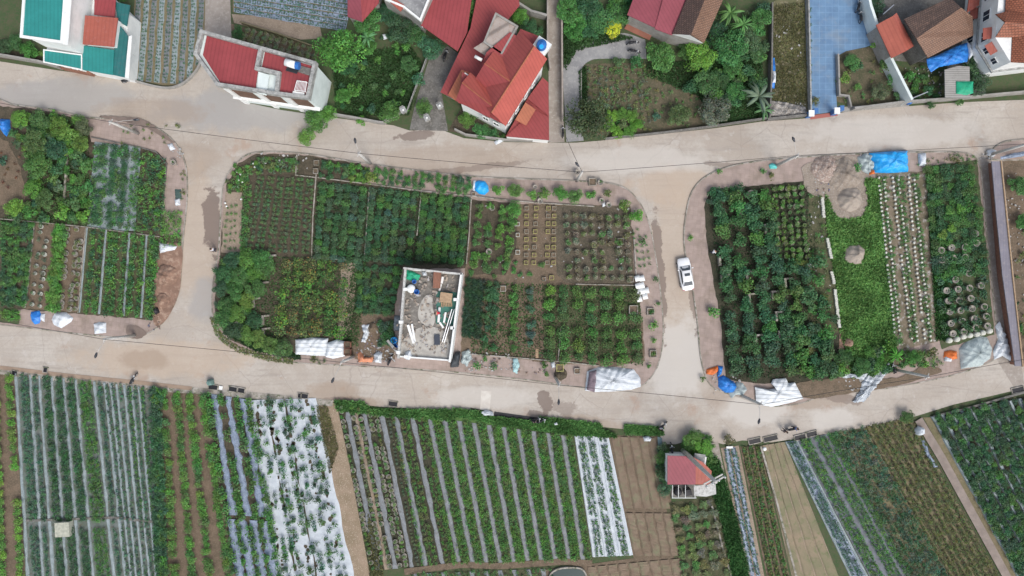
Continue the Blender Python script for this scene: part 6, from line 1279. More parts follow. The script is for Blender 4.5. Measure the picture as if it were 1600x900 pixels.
# ---------------------------------------------------------------- poles, lamps, wires
def pole(bx, by, h, label, lamp=None, cross=False, w=.16):
    p = empty('utility_pole', W(bx, by), label, 'pole')
    x, y, _ = W(bx, by); MB().tube([(x, y, 0), (x, y, h)], [w*1.35, w], 10).build('post', POLEM, p, True)
    if cross:
        MB().box((x, y, h-.3), (.9, .1, .1), R(60)).build('crossarm', POLEM, p)
    if lamp:
        lx, ly, _ = W(lamp[0], lamp[1], h+.6); arm = MB().tube([(x, y, h-.6), (x+(lx-x)*.5, y+(ly-y)*.5, h+.2), (lx, ly, h+.6)], .03, 6).build('arm', POLEM, p)
        a = math.atan2(ly-y, lx-x); MB().tube([(lx-math.cos(a)*.35, ly-math.sin(a)*.35, h+.6), (lx+math.cos(a)*.1, ly+math.sin(a)*.1, h+.62), (lx+math.cos(a)*.38, ly+math.sin(a)*.38, h+.58)], [.1, .19, .08], 8).build('lamp_head', DARKMETAL, arm)
    return (x, y, h)
tops = {}
tops['a'] = pole(212, 524, 7.5, 'concrete lamp pole on the lower left paving by the rounded corner', (150, 555), True)
tops['b'] = pole(554, 557, 7.5, 'concrete lamp pole right of the brown crates on the bottom road', (520, 594), True)
tops['c'] = pole(868, 590, 7.5, 'concrete lamp pole beside the dark soil heap', (873, 628), True)
tops['d'] = pole(1159, 618, 7.5, 'concrete lamp pole between the blue pile and the white ribbed cover', (1186, 658), True)
tops['e'] = pole(217, 209, 7.0, 'lamp pole at the rounded top corner of the left block', (213, 187), True)
tops['f'] = pole(579, 256, 7.5, 'lamp pole at the top edge of the dark orchard', (555, 220), True)
tops['g'] = pole(901, 283, 7.5, 'lamp pole at the top kerb near the square stone planter', (902, 257), True)
tops['h'] = pole(1212, 259, 7.5, 'lamp pole near the teal cloth at the top of the right block', (1240, 218), True)
tops['i'] = pole(1400, 578, 7.5, 'pole beside the square stone frame at the foot of the right block', None, True)
tops['j'] = pole(1545, 242, 7.5, 'pole at the head of the long roofed wall', None, True)
# tall pole with three crossarms beside the small house
tp = empty('tall_power_pole', W(1067, 704), 'tall concrete power pole with double crossarm rising beside the small crimson roofed house', 'pole')
tx, ty, _ = W(1067, 704); TH = 15.5
MB().tube([(tx, ty, 0), (tx, ty, TH)], [.34, .22], 12).build('post', POLEM, tp, True)
for z, l in ((TH-.2, 2.6), (TH-1.1, 2.6)): MB().box((tx, ty, z), (l, .16, .16), R(28)).build('crossarm', POLEM, tp)
ins = MB()
for k in (-1.2, -.4, .4, 1.2): ins.lathe([(.08, 0), (.12, .1), (.07, .2), (.1, .3), (.04, .4)], (tx+k*math.cos(R(28)), ty+k*math.sin(R(28)), TH-.1), 8)
ins.build('insulators', WHITE, tp)
def wire(pts, sag, label, r=.030):
    out = []
    for a, b in zip(pts[:-1], pts[1:]):
        a, b = Vector(a), Vector(b)
        for k in range(10):
            t = k/10; p = a.lerp(b, t); p.z -= sag*4*t*(1-t); out.append(p)
    out.append(Vector(pts[-1])); o = MB().tube(out, r, 5).build('power_line', BLACK); return tag(o, label, 'cable')
t = tops
wire([W(-60, 493, 7), t['a'], t['b']], .4, 'black overhead cable along the left half of the bottom road')
wire([t['b'], t['c'], t['d']], .4, 'black overhead cable in front of the shell and the white film heap')
wire([t['d'], t['i'], W(1700, 545, 7)], .4, 'black overhead cable over the lower verge of the right block')
wire([W(-60, 150, 7), t['e'], t['f']], .4, 'black overhead cable along the left half of the top road')
wire([t['f'], t['g'], t['h']], .4, 'black overhead cable over the middle of the top road')
wire([t['h'], t['j'], W(1750, 228, 7)], .4, 'black overhead cable over the right end of the top road')
wire([t['g'], W(885, 215, 5)], .3, 'thin black service cable crossing the top road to the alley')

# ---------------------------------------------------------------- vehicles and people
def car():
    rt = empty('parked_car', (0, 0, 0), 'white sedan with dark sunroof parked on the side road beside the right block', 'car')
    # body: cross sections along y (front +y)
    L = 4.6; secs = [(-2.30, .66, .45, .62), (-2.15, .80, .30, .86), (-1.6, .89, .22, .96), (-.6, .92, .20, .94), (.6, .92, .20, .93), (1.2, .91, .20, .90), (1.8, .87, .22, .82), (2.15, .76, .28, .72), (2.30, .58, .40, .58)]
    def loft(secs, fn):
        b = MB(); n = None
        for s in secs:
            ring = fn(s); n = len(ring); b.v += ring
        for i in range(len(secs)-1):
            for k in range(n): b.f.append((i*n+k, i*n+(k+1) % n, (i+1)*n+(k+1) % n, (i+1)*n+k))
        b.f.append(tuple(range(n))); b.f.append(tuple(range((len(secs)-1)*n, len(secs)*n)))
        return b
    def ring(s):
        y, w, z0, z1 = s; out = []
        for k in range(20):
            t = 2*math.pi*k/20; c, si = math.cos(t), math.sin(t)
            sx = math.copysign(abs(c)**.45, c); sz = math.copysign(abs(si)**.5, si)
            out.append((w*sx, y, (z0+z1)/2+(z1-z0)/2*sz+(.04 if si > 0 and abs(c) < .5 else 0)))
        return out
    body = loft(secs, ring).build('body', CARPAINT, rt, True)
    cab = [(-1.62, .70, .90, .98), (-1.1, .70, .90, 1.30), (-.5, .68, .90, 1.42), (.15, .66, .90, 1.42), (.62, .68, .90, 1.24), (1.12, .74, .88, .97)]
    loft(cab, ring).build('cabin', CARPAINT, body, True)
    def pane(name, pts, par=body): 
        b = slab3(MB(), pts, .03); return b.build(name, CARGLASS, par)
    pane('windscreen', [(-.56, .50, 1.36), (.56, .50, 1.36), (.68, 1.14, .985), (-.68, 1.14, .985)][::-1])
    pane('rear_window', [(-.52, -1.08, 1.37), (.52, -1.08, 1.37), (.60, -1.62, 1.06), (-.60, -1.62, 1.06)])
    pane('sunroof', [(-.38, -.28, 1.475), (.38, -.28, 1.475), (.38, .12, 1.475), (-.38, .12, 1.475)])
    for sx in (-1, 1):
        pane('side_window', [(sx*.68, -1.0, 1.28), (sx*.66, .45, 1.28), (sx*.80, .85, 1.0), (sx*.80, -1.35, 1.0)])
        m_ = MB().box((sx*1.0, .72, 1.0), (.2, .14, .13)).build('mirror', CARPAINT, body, True)
        MB().box((sx*.62, 2.16, .62), (.32, .14, .12), sx*-.35).build('headlight', STEEL, body)
        MB().box((sx*.66, -2.2, .72), (.3, .1, .12), sx*.3).build('tail_light', mat('tail_red', (.4, .02, .02), rough=.3), body)
        for yy in (-1.4, 1.42):
            w = MB().tube([(sx*.70, yy, .33), (sx*.92, yy, .33)], .33, 18).build('wheel', RUBBER, rt, True)
            MB().tube([(sx*.90, yy, .33), (sx*.935, yy, .33)], .2, 12).build('rim', STEEL, w, True)
    return rt
c = car(); c.location = (*W(1069.5, 428.5)[:2], .035); c.rotation_euler = (0, 0, R(10)); 

def bike_proto(label):
    rt = empty('motorbike', (0, 0, 0), label, 'motorbike')
    for yy in (-.62, .62):
        w = MB(); 
        pts = [(0, yy+.26*math.cos(t*math.pi/8), .28+.26*math.sin(t*math.pi/8)) for t in range(17)]
        w.tube(pts, .05, 6, False); wo = w.build('wheel', RUBBER, rt, True); MB().tube([(-.05, yy, .28), (.05, yy, .28)], .18, 10).build('rim', STEEL, wo)
    b = MB(); b.tube([(0, .62, .3), (0, .42, .75), (0, .36, .95)], [.05, .07, .05], 6); b.tube([(0, .4, .7), (0, .1, .5), (0, -.3, .55), (0, -.75, .72)], [.13, .12, .16, .10], 8); b.build('body', DARKMETAL, rt, True)
    MB().tube([(0, .12, .80), (0, -.25, .82), (0, -.72, .84)], [.10, .16, .12], 8).build('seat', BLACK, rt, True)
    MB().tube([(-.36, .28, 1.0), (-.1, .40, .98), (.1, .40, .98), (.36, .28, 1.0)], .028, 6).build('handlebar', STEEL, rt, True)
    MB().tube([(0, .45, .82), (0, .55, .84)], [.11, .08], 10).build('headlight', WHITE, rt, True)
    return rt
def clone(rt, label):
    n = rt.copy(); COL.objects.link(n); n['label'] = label
    for ch in rt.children:
        k = ch.copy(); COL.objects.link(k); k.parent = n
        for g_ in ch.children: q = g_.copy(); COL.objects.link(q); q.parent = k
    return n
bspots = [(212, 591, 62-90, 'motorbike parked slanted at the verge of the left bottom road'), (988, 69, -80, 'upper motorbike on the grey driveway by the farmhouse'), (990, 82, -100, 'lower motorbike on the grey driveway by the farmhouse'), (697, 88, -20, 'motorbike in the shade of the crimson awning'), (1034, 664, -50, 'motorbike stopped above the grassy drain near the tilled field'), (1048, 700, 5, 'dark motorbike parked above the small crimson roofed house'), (1236, 669, -82, 'motorbike ridden toward the standing person on the bottom road'), (838, 654, -75, 'dark motorbike beside the ditch next to the wet patch'), (203, 128, -80, 'motorbike in front of the turquoise roofed house'), (879, 207, 0, 'motorbike at the mouth of the narrow alley'), (1338, 12, -15, 'upper motorbike in the blue tiled court'), (1341, 28, 5, 'lower motorbike in the blue tiled court'), (1392, 574, 20, 'dark motorbike beside the square stone frame'), (611, 562, -25, 'dark motorbike left of the shell entrance'), (846, 656, -70, 'second motorbike beside the ditch next to the wet patch')]
bp = None
for x, y, a, l in bspots:
    o = bike_proto(l) if bp is None else clone(bp, l)
    if bp is None: bp = o
    o['group'] = 'motorbikes standing around the roads and yards'
    o.location = (*W(x, y)[:2], .05 if 'pavement' not in l else .15); o.rotation_euler = (0, 0, R(a))
def person(x, y, rz, shirt, label, z=.03, pants=(.03, .035, .06), hat=None, bend=0):
    rt = empty('person', (*W(x, y)[:2], z), label, 'person')
    b = MB()
    prof = [(.02, .0), (.10, .02), (.09, .3), (.12, .75), (.17, .95), (.15, 1.15), (.20, 1.38), (.13, 1.47), (.06, 1.50), (.065, 1.55), (.10, 1.62), (.105, 1.70), (.07, 1.78), (.02, 1.80)]
    # one skinned figure: pelvis root, legs mid-step, arms hanging
    V = [(0, 0, .95), (0, .02, 1.15), (0, .05+bend*.3, 1.40), (0, .07+bend*.45, 1.52), (0, .09+bend*.5, 1.66), (.10, 0, .90), (.12, .10, .48), (.12, .06, .06), (.12, .2, .03), (-.10, 0, .90), (-.12, -.06, .48), (-.12, -.16, .06), (-.12, -.02, .03),
         (.19, .04+bend*.3, 1.40), (.25, .06+bend*.3, 1.12), (.23, .18+bend*.3, .90), (.22, .22+bend*.3, .82), (-.19, .04+bend*.3, 1.40), (-.25, .02+bend*.3, 1.12), (-.23, .12+bend*.3, .90), (-.22, .15+bend*.3, .82), (0, .10+bend*.5, 1.74)]
    E = [(0, 1), (1, 2), (2, 3), (3, 4), (4, 21), (0, 5), (5, 6), (6, 7), (7, 8), (0, 9), (9, 10), (10, 11), (11, 12), (2, 13), (13, 14), (14, 15), (15, 16), (2, 17), (17, 18), (18, 19), (19, 20)]
    Rr = [.13, .12, .14, .055, .10, .09, .065, .045, .04, .09, .065, .045, .04, .06, .045, .035, .035, .06, .045, .035, .035, .08]
    def skin(name, V, E, Rr, m, par):
        me = bpy.data.meshes.new(name); me.from_pydata(V, E, []); o = bpy.data.objects.new(name, me); COL.objects.link(o); o.parent = par
        s = o.modifiers.new('skin', 'SKIN'); o.modifiers.new('sub', 'SUBSURF').levels = 1; o.modifiers['sub'].render_levels = 1
        for i, q in enumerate(me.skin_vertices[0].data): q.radius = (Rr[i], Rr[i]); q.use_root = (i == 0)
        me.materials.append(m); return o
    skin('body', V, E, Rr, SKIN, rt)
    tm = mat('shirt_%d' % int(x), shirt, rough=.8); pm = mat('trousers', pants, rough=.8)
    skin('shirt', [V[0], V[1], V[2], V[13], V[14], V[17], V[18]], [(0, 1), (1, 2), (2, 3), (3, 4), (2, 5), (5, 6)], [.155, .145, .165, .08, .06, .08, .06], tm, rt)
    skin('trousers', [V[0], V[5], V[6], V[7], V[9], V[10], V[11]], [(0, 1), (1, 2), (2, 3), (0, 4), (4, 5), (5, 6)], [.145, .11, .085, .065, .11, .085, .065], pm, rt)
    h = V[21]; MB().lathe([(.12, -.08), (.125, 0), (.10, .07), (.03, .11)] if not hat else [(.24, -.05), (.14, .05), (.02, .16)], (h[0]+org(rt).x, h[1]+org(rt).y, h[2]+.02+z), 12).build('hair' if not hat else 'hat', mat('black_hair', (.02, .017, .015)) if not hat else mat('straw', (.5, .42, .28)), rt, True)
    rt.rotation_euler = (0, 0, rz); return rt
person(338, 391, R(40), (.62, .63, .68), 'person in a white shirt standing in the wet patch beside the centre block kerb')
person(1110, 395, R(-60), (.6, .62, .66), 'person in pale clothes stooping at the edge of the dark orchard on the right pavement', z=.15, bend=.6)
person(1222, 671, R(200), (.05, .05, .06), 'person in dark clothes standing on the bottom road before the motorbike')
person(692, 487, R(90), (.55, .04, .06), 'worker in a red shirt bending over the green floor of the shell', z=zt-.48, bend=.7)
person(835, 657, R(10), (.05, .06, .09), 'person in dark clothes beside the ditch and the motorbikes')
person(1031, 667, R(150), (.45, .5, .55), 'person in grey shirt with the motorbike above the grassy drain', z=.08)
person(1238, 667, R(-80), (.10, .16, .32), 'person in a blue shirt next to the ridden motorbike on the bottom road')

# small round white tank and boxes
tag(MB().lathe([(.1, 0), (.24, 0), (.28, .2), (.2, .32)], W(1194, 701), 12).build('white_bucket', WHITE, None, True), 'white bucket at the head of the fallow field', 'bucket')
tag(MB().box(W(1140, 699, .3), (.9, .3, .1), R(2)).build('white_plank', WHITE), 'short white plank at the head of the lane film strips', 'plank')
tag(MB().box(W(839, 552, .25), (.4, 1.3, .1), 0).build('pale_board', WOOD), 'pale upright board at the lower wall of the littered plot', 'board')
tag(MB().lathe([(.1, 0), (.3, 0), (.33, .4), (.3, .8), (.2, .85)], W(1418, 161), 12).build('blue_bin', BLUEPIPE, None, True), 'blue bin with white lid at the foot of the pale blue wall', 'bin')
tag(MB().box(W(614, 542, 1.0), (.35, 2.4, .2), R(40)).build('leaning_slab', PARAPET), 'pale concrete slab leaning outside the lower left of the shell', 'slab')
tag(MB().box(W(480, 545, .0), (.1, .1, .1)).build('x', WHITE), 'x', 'x') if False else None
# ---------------------------------------------------------------- garden trees of the north side and other single plants
G = [(528, 72, 36, FRESH, 'big', 'large light green tree right of the grid of potted bushes'), (490, 190, 19, FRESH, 'big', 'bright tree leaning over the top road beside the flat roofed house'), (478, 214, 14, (.14, .26, .06), 'big', 'lowest yellowish crown hanging over the top road below the flat roofed house'), (510, 175, 15, FRESH, 'big', 'bright crown at the lower right corner of the flat roofed house'),
     (575, 35, 24, MID, 'big', 'dark green tree under the crimson shed in the leafy garden'), (603, 22, 18, DARK, 'big', 'dark tree between the crimson shed and the terrace house'), (625, 42, 22, DARK, 'big', 'dark tree below the grey terrace house'), (648, 55, 17, MID, 'big', 'mid green tree left of the crimson awning'), (673, 72, 19, BLUEG, 'big', 'bluish green tree at the corner of the crimson awning'),
     (608, 172, 18, FRESH, 'big', 'bright tree beside the garden wall above the top road'), (565, 190, 9, FRESH, 'small', 'small bright bush on the garden wall'), (545, 105, 14, DARK, 'big', 'dark tree in the garden right of the big light tree'), (535, 150, 13, MID, 'big', 'mid green tree beside the pale wall of the flat roofed house'), (640, 100, 14, MID, 'big', 'low green tree in the middle of the leafy garden'), (575, 70, 15, MID, 'big', 'green tree left of the white bag in the garden'), (655, 125, 11, (.06, .2, .09), 'small', 'bright bluish bush on the driveway fence'),
     (555, 140, 12, MID, 'small', 'bushy tree low in the leafy garden'), (660, 168, 14, FRESH, 'big', 'bright bush between the two driveway pillars'), (738, 16, 24, MID, 'big', 'dark green tree overhanging the crimson awning'), (728, 188, 13, FRESH, 'big', 'bright bush left in the planted strip of the gabled villa'), (752, 203, 13, MID, 'big', 'green bush with white pots in the planted strip'), (770, 210, 9, DARK, 'small', 'dark bush right in the planted strip of the gabled villa'), (782, 214, 7, MID, 'small', 'last small bush of the planted strip'), (742, 178, 8, MID, 'small', 'small bush against the villa wall'),
     (812, 26, 13, BRIGHT, 'big', 'bright shrub behind the rusty terrace'), (828, 40, 12, DARK, 'big', 'dark shrub beside the blue water tank'), (840, 48, 9, DARK, 'small', 'small dark shrub next to the alley wall'),
     (892, 18, 22, MID, 'big', 'dark tree at the top right of the narrow alley'), (918, 12, 22, DARK, 'big', 'darkest tree in the group above the grey driveway'), (940, 32, 20, MID, 'big', 'tree left of the yellow shrub'), (970, 20, 17, MID, 'big', 'tree between the yellow shrub and the farmhouse'), (900, 45, 18, MID, 'big', 'tree above the bend of the grey driveway'), (925, 46, 14, DARK, 'big', 'lower dark tree above the grey driveway'), (888, 46, 10, FRESH, 'small', 'bright bush beside the alley at the driveway bend'),
     (958, 42, 14.5, YELL, 'big', 'round bright yellow shrub above the grey driveway'), (1031, 87, 24, FRESH, 'big', 'round bright green tree right of the two motorbikes'), (1095, 88, 24, BRIGHT, 'big', 'light yellow green tree in front of the farmhouse gable'), (1106, 126, 21, MID, 'big', 'green tree just below the light yellow green one'), (1072, 80, 13, MID, 'big', 'green tree between the round tree and the light one'), (1140, 75, 28, (.07, .16, .06), 'big', 'wide tree right of the light yellow green tree'), (1172, 62, 19, (.09, .17, .08), 'big', 'loose tree near the dry yard wall'), (1188, 30, 18, MID, 'big', 'dark green tree at the top of the dry yard wall'), (1150, 142, 16, MID, 'big', 'green tree left of the large banana plant'), (1122, 46, 14, DARK, 'big', 'dark green tree against the farmhouse tile roof'), (1145, 105, 17, MID, 'big', 'lower green tree left of the banana plants'), (1128, 128, 13, DARK, 'big', 'dark tree in the shade of the garden'),
     (1116, 173, 24, GREYG, 'big', 'round grey green tree by the vegetable garden wall'), (1060, 180, 18, (.08, .16, .06), 'big', 'thin round shrub in the vegetable garden'), (1025, 183, 7, BLUEG, 'small', 'small bluish plant in the vegetable garden'), (918, 188, 34, (.048, .082, .042), 'big', 'broad dark olive tree at the driveway mouth'), (1160, 118, 10, FRESH, 'small', 'small bright bush left of the banana plants'), (1078, 135, 12, DARK, 'small', 'low dark bush in the middle of the vegetable garden'), (968, 96, 10, MID, 'small', 'bush at the upper edge of the vegetable plot'), (993, 98, 12, DARK, 'small', 'dark bush below the two motorbikes'), (1180, 85, 14, MID, 'big', 'tree touching the dry yard wall'),
     (1332, 96, 13, MID, 'big', 'leafy bush in the court garden corner'), (1368, 70, 10, FRESH, 'small', 'bright bush against the pale blue wall'), (1340, 105, 10, DARK, 'small', 'dark bush in the middle of the court garden'), (1321, 121, 9, BRIGHT, 'small', 'light green low bush in the court garden'), (1375, 142, 14, GREYG, 'big', 'greyish fruit tree in the court garden'), (1382, 100, 11, MID, 'small', 'bush along the pale blue wall'), (1392, 125, 10, MID, 'small', 'lower bush along the pale blue wall'), (1340, 136, 6, FRESH, 'small', 'small bright bush low in the court garden'), (1402, 150, 8, MID, 'small', 'bush in the bottom corner of the court garden'), (1272, 158, 8, OLV, 'small', 'olive bush at the court gate'),
     (1527, 98, 20, DARK, 'big', 'dark tree beside the white villa'), (1528, 128, 19, DARK, 'big', 'lower dark tree between villa and corrugated shelter'), (1372, 8, 14, DARK, 'big', 'dark tree at the top right of the pale blue wall'), (1420, 118, 9, MID, 'small', 'low weeds bush in the rough yard'), (1450, 140, 9, DARK, 'small', 'dark bush in the rough yard near the shelter'), (1500, 158, 7, MID, 'small', 'bush at the roadside wall below the shelter'), (1455, 163, 7, DARK, 'small', 'dark verge bush by the long grey wall'),
     (22, 66, 13, MID, 'big', 'green bush left of the turquoise house'), (45, 78, 14, MID, 'big', 'green bush below the turquoise main roof'), (5, 72, 12, DARK, 'big', 'dark bush at the left photo edge near the turquoise house'), (62, 84, 7, FRESH, 'small', 'small bright bush by the roadside wall of the turquoise house'), (190, -6, 10, MID, 'small', 'bush at the top edge above the turquoise annex'),
     (372, 50, 11, DARK, 'big', 'dark bush at the left end of the potted bush grid'), (1082, 685, 15, FRESH, 'big', 'bushy tree at the road above the small crimson roofed house'), (1100, 700, 14, BRIGHT, 'big', 'brightest bush beside the tall power pole'), (1074, 695, 12, MID, 'big', 'green bush left of the tall power pole'), (1112, 715, 10, MID, 'small', 'bush right of the white utility box'), (1036, 715, 11, MID, 'big', 'bush left of the small house, upper'), (1035, 738, 11, DARK, 'big', 'bush left of the small house, middle'), (1040, 765, 12, BLUEG, 'big', 'bluish bush at the lower left corner of the small house'), (1036, 698, 8, GREYG, 'small', 'pale bush with ring pot above the small house'), (1418, 652, 11, MID, 'big', 'bush at the head of the pink field path'), (1140, 688, 9, OLV, 'small', 'dry bush at the mouth of the dirt lane'),
     (1592, 290, 16, MID, 'big', 'green shrub in the right hand yard, upper'), (1598, 345, 12, MID, 'big', 'green shrub in the right hand yard, lower')]
for x, y, r, t, c, l in G: plant('garden_tree', c, x, y, r, t, l, 'tree' if r > 9 else 'shrub', trunk=(c == 'big'), z0=.05)
for k, (x, y) in enumerate([(957, 181), (972, 178), (988, 182), (994, 194), (984, 205), (966, 207), (952, 198)]):
    plant('garden_tree', 'big', x, y, 10, BRIGHT, 'bright green bush in the ring of bushes beside the broad olive tree', 'shrub', 'ring of bright bushes', z0=.05)
plant('garden_shrub', 'small', 973, 193, 9, OLV, 'olive patch in the middle of the ring of bright bushes', 'shrub', z0=.05)
for x, y, r, c, t, l in [(1184, 152, 26, 'banana', (.075, .15, .085), 'large banana plant with grey green leaves beside the dry yard'), (1192, 172, 17, 'banana', (.07, .14, .08), 'lower banana plant near the top road'), (1140, 22, 21, 'banana', (.08, .18, .06), 'bright banana plant right of the farmhouse tile roof'), (1160, 40, 18, 'palm', MID, 'palm like plant behind the banana plants'), (1398, 555, 14, 'palm', FRESH, 'palm like plant at the foot of the white pot rows'), (1432, 35, 0, 'palm', MID, ''), (575, 60, 16, 'banana', (.07, .17, .08), 'banana plant in the leafy garden under the crimson shed'), (1088, 668, 0, 'palm', FRESH, '')]:
    if r: plant('banana_plant' if c == 'banana' else 'palm_plant', c, x, y, r, t, l, 'plant', z0=.1)
for k in range(11):
    plant('wall_plant', 'bush', 1263+2.5, 14+k*12.4, 3.5, DARK, 'small dark plant in the line along the court wall', 'plant', 'plants along the court wall', z0=.06)
# fill of the jungle like upper left corner and other leafy patches
def fill(poly, n, name, rr, tints, label, cat, group, z0=ZB, cls='small', tk=False):
    xs = [p[0] for p in poly]; ys = [p[1] for p in poly]; c = 0
    while c < n:
        x, y = rnd.uniform(min(xs), max(xs)), rnd.uniform(min(ys), max(ys))
        if inside(x, y, poly): plant(name, cls, x, y, rnd.uniform(*rr), rnd.choice(tints), label, cat, group, z0=z0, trunk=tk); c += 1
fill([(8, 168), (135, 186), (140, 222), (134, 345), (0, 338), (46, 320), (40, 250), (20, 215)], 75, 'thicket_shrub', (6, 10), [MID, FRESH, DARK, MID], 'green shrub in the thicket between the tan path and the striped plot at the left', 'shrub', 'thicket shrubs of the upper left plot')
fill([(340, 400), (425, 400), (400, 460), (395, 520), (440, 545), (400, 545), (350, 515), (338, 470)], 40, 'thicket_shrub', (6, 9.5), [MID, FRESH, DARK], 'green shrub under the wild trees at the lower left of the centre block', 'shrub', 'thicket shrubs under the wild trees')
fill([(525, 60), (600, 50), (640, 70), (640, 170), (600, 185), (530, 175)], 30, 'lawn_weed', (4, 8), [MID, DARK, FRESH], 'leafy weed clump in the shady garden right of the flat roofed house', 'weed', 'weed clumps of the shady garden', z0=.05)
fill([(1115, 20), (1195, 10), (1195, 150), (1130, 165), (1085, 120)], 55, 'garden_thicket', (7, 12), [MID, DARK, (.07, .15, .07)], 'leafy shrub between the farmhouse and the dry yard wall', 'shrub', 'leafy shrubs beside the dry yard wall', z0=.05)
fill([(880, 0), (985, 0), (975, 30), (930, 55), (885, 62)], 22, 'garden_thicket', (8, 12), [MID, DARK], 'leafy shrub above the bend of the grey driveway', 'shrub', 'leafy shrubs above the driveway', z0=.05)
fill([(1396, 100), (1436, 118), (1470, 118), (1474, 150), (1424, 156)], 14, 'rough_weed', (4, 7), [MID, DARK, OLV], 'rank weed in the rough yard left of the corrugated shelter', 'weed', 'rank weeds by the shelter', z0=.05)
fill([(1060, 678), (1108, 672), (1112, 700), (1104, 712), (1066, 700)], 14, 'roadside_shrub', (5, 8), [MID, FRESH], 'leafy shrub around the foot of the tall power pole', 'shrub', 'shrubs round the tall power pole', z0=.05)
fill([(1026, 690), (1042, 700), (1042, 770), (1028, 760)], 16, 'roadside_shrub', (4, 7), [MID, DARK, BLUEG], 'leafy shrub between the green net strip and the small house', 'shrub', 'shrubs left of the small house', z0=.05)
fill([(1312, 545), (1350, 548), (1398, 548), (1400, 578), (1330, 592), (1312, 582)], 16, 'grassland_shrub', (6, 11), [MID, DARK, FRESH], 'bushy shrub at the lower end of the bright grass area', 'shrub', 'bushy shrubs below the bright grass')
fill([(1225, 405), (1260, 400), (1305, 500), (1310, 590), (1250, 595)], 30, 'orchard_shrub', (6, 9), [DARK, MID, OLV], 'shrub filling gaps in the right part of the dark orchard', 'shrub', 'gap filling shrubs of the dark orchard')
fill([(352, 262), (400, 244), (465, 246), (464, 268), (395, 274), (372, 300), (355, 310)], 40, 'corner_shrub', (3, 5), [MID, OLV, DARK, FRESH], 'small shrub crowded into the rounded corner of the centre block', 'shrub', 'crowded shrubs of the rounded corner')
# vegetable rows in the garden plot and weeds
rows([(916, 104), (1010, 100), (1020, 205), (916, 205)], 11, 17, 'crop_plant', 'bush', 4.0, OLV, 'low vegetable in the fenced garden plot beside the grey driveway', 'vegetable', 'vegetables in the garden plot', miss=.15, z0=.04, tints=[OLV, MID, GREYG], jit=.4)
rows([(1010, 104), (1110, 140), (1100, 195), (1010, 205)], 9, 8, 'crop_plant', 'bush', 3.2, OLV, 'sparse vegetable in the right half of the garden plot', 'vegetable', 'vegetables right in the garden plot', miss=.35, z0=.04, tints=[OLV, MID], jit=.5)
for k in range(26): plant('crop_plant', 'bush', rnd.uniform(1308, 1400), rnd.uniform(92, 162), 3.5, rnd.choice([MID, OLV]), 'weed clump in the court garden', 'weed', 'weeds in the court garden', z0=.05)
for k in range(30): plant('crop_plant', 'bush', rnd.uniform(1398, 1474), rnd.uniform(104, 156), 3.5, rnd.choice([MID, OLV, DARK]), 'weed clump in the rough yard by the corrugated shelter', 'weed', 'weeds in the rough yard', z0=.05)
for k in range(24): plant('crop_plant', 'bush', rnd.uniform(1586, 1606), rnd.uniform(260, 560), rnd.uniform(3, 7), rnd.choice([MID, OLV, DARK]), 'weed clump in the right hand yard behind the roofed wall', 'weed', 'weeds in the right hand yard', z0=.05)
for k in range(60): plant('crop_plant', 'bush', rnd.uniform(1402, 1470), rnd.uniform(548, 572), rnd.uniform(3, 6), rnd.choice([MID, OLV, FRESH]), 'leafy weed at the foot of the white pot rows', 'weed', 'weeds below the white pot rows')
for k in range(26): plant('crop_plant', 'bush', rnd.uniform(1425, 1530), rnd.uniform(240, 258), rnd.uniform(2, 4.5), rnd.choice([MID, OLV]), 'weed on the top verge right of the bright blue tarp', 'weed', 'weeds right of the blue tarp')
for k in range(18):
    plant('crop_plant', 'bush', rnd.uniform(190, 285), rnd.uniform(192, 230), 3, OLV, 'weed at the rounded top corner of the left block', 'weed', 'weeds at the rounded left corner') if inside(1, 1, [(0, 0), (2, 0), (2, 2), (0, 2)]) else None
for k in range(10): plant('crop_plant', 'bush', rnd.uniform(283, 290), rnd.uniform(265, 320), 2.6, OLV, 'weed along the kerb of the left block', 'weed', 'weeds along the left kerb')

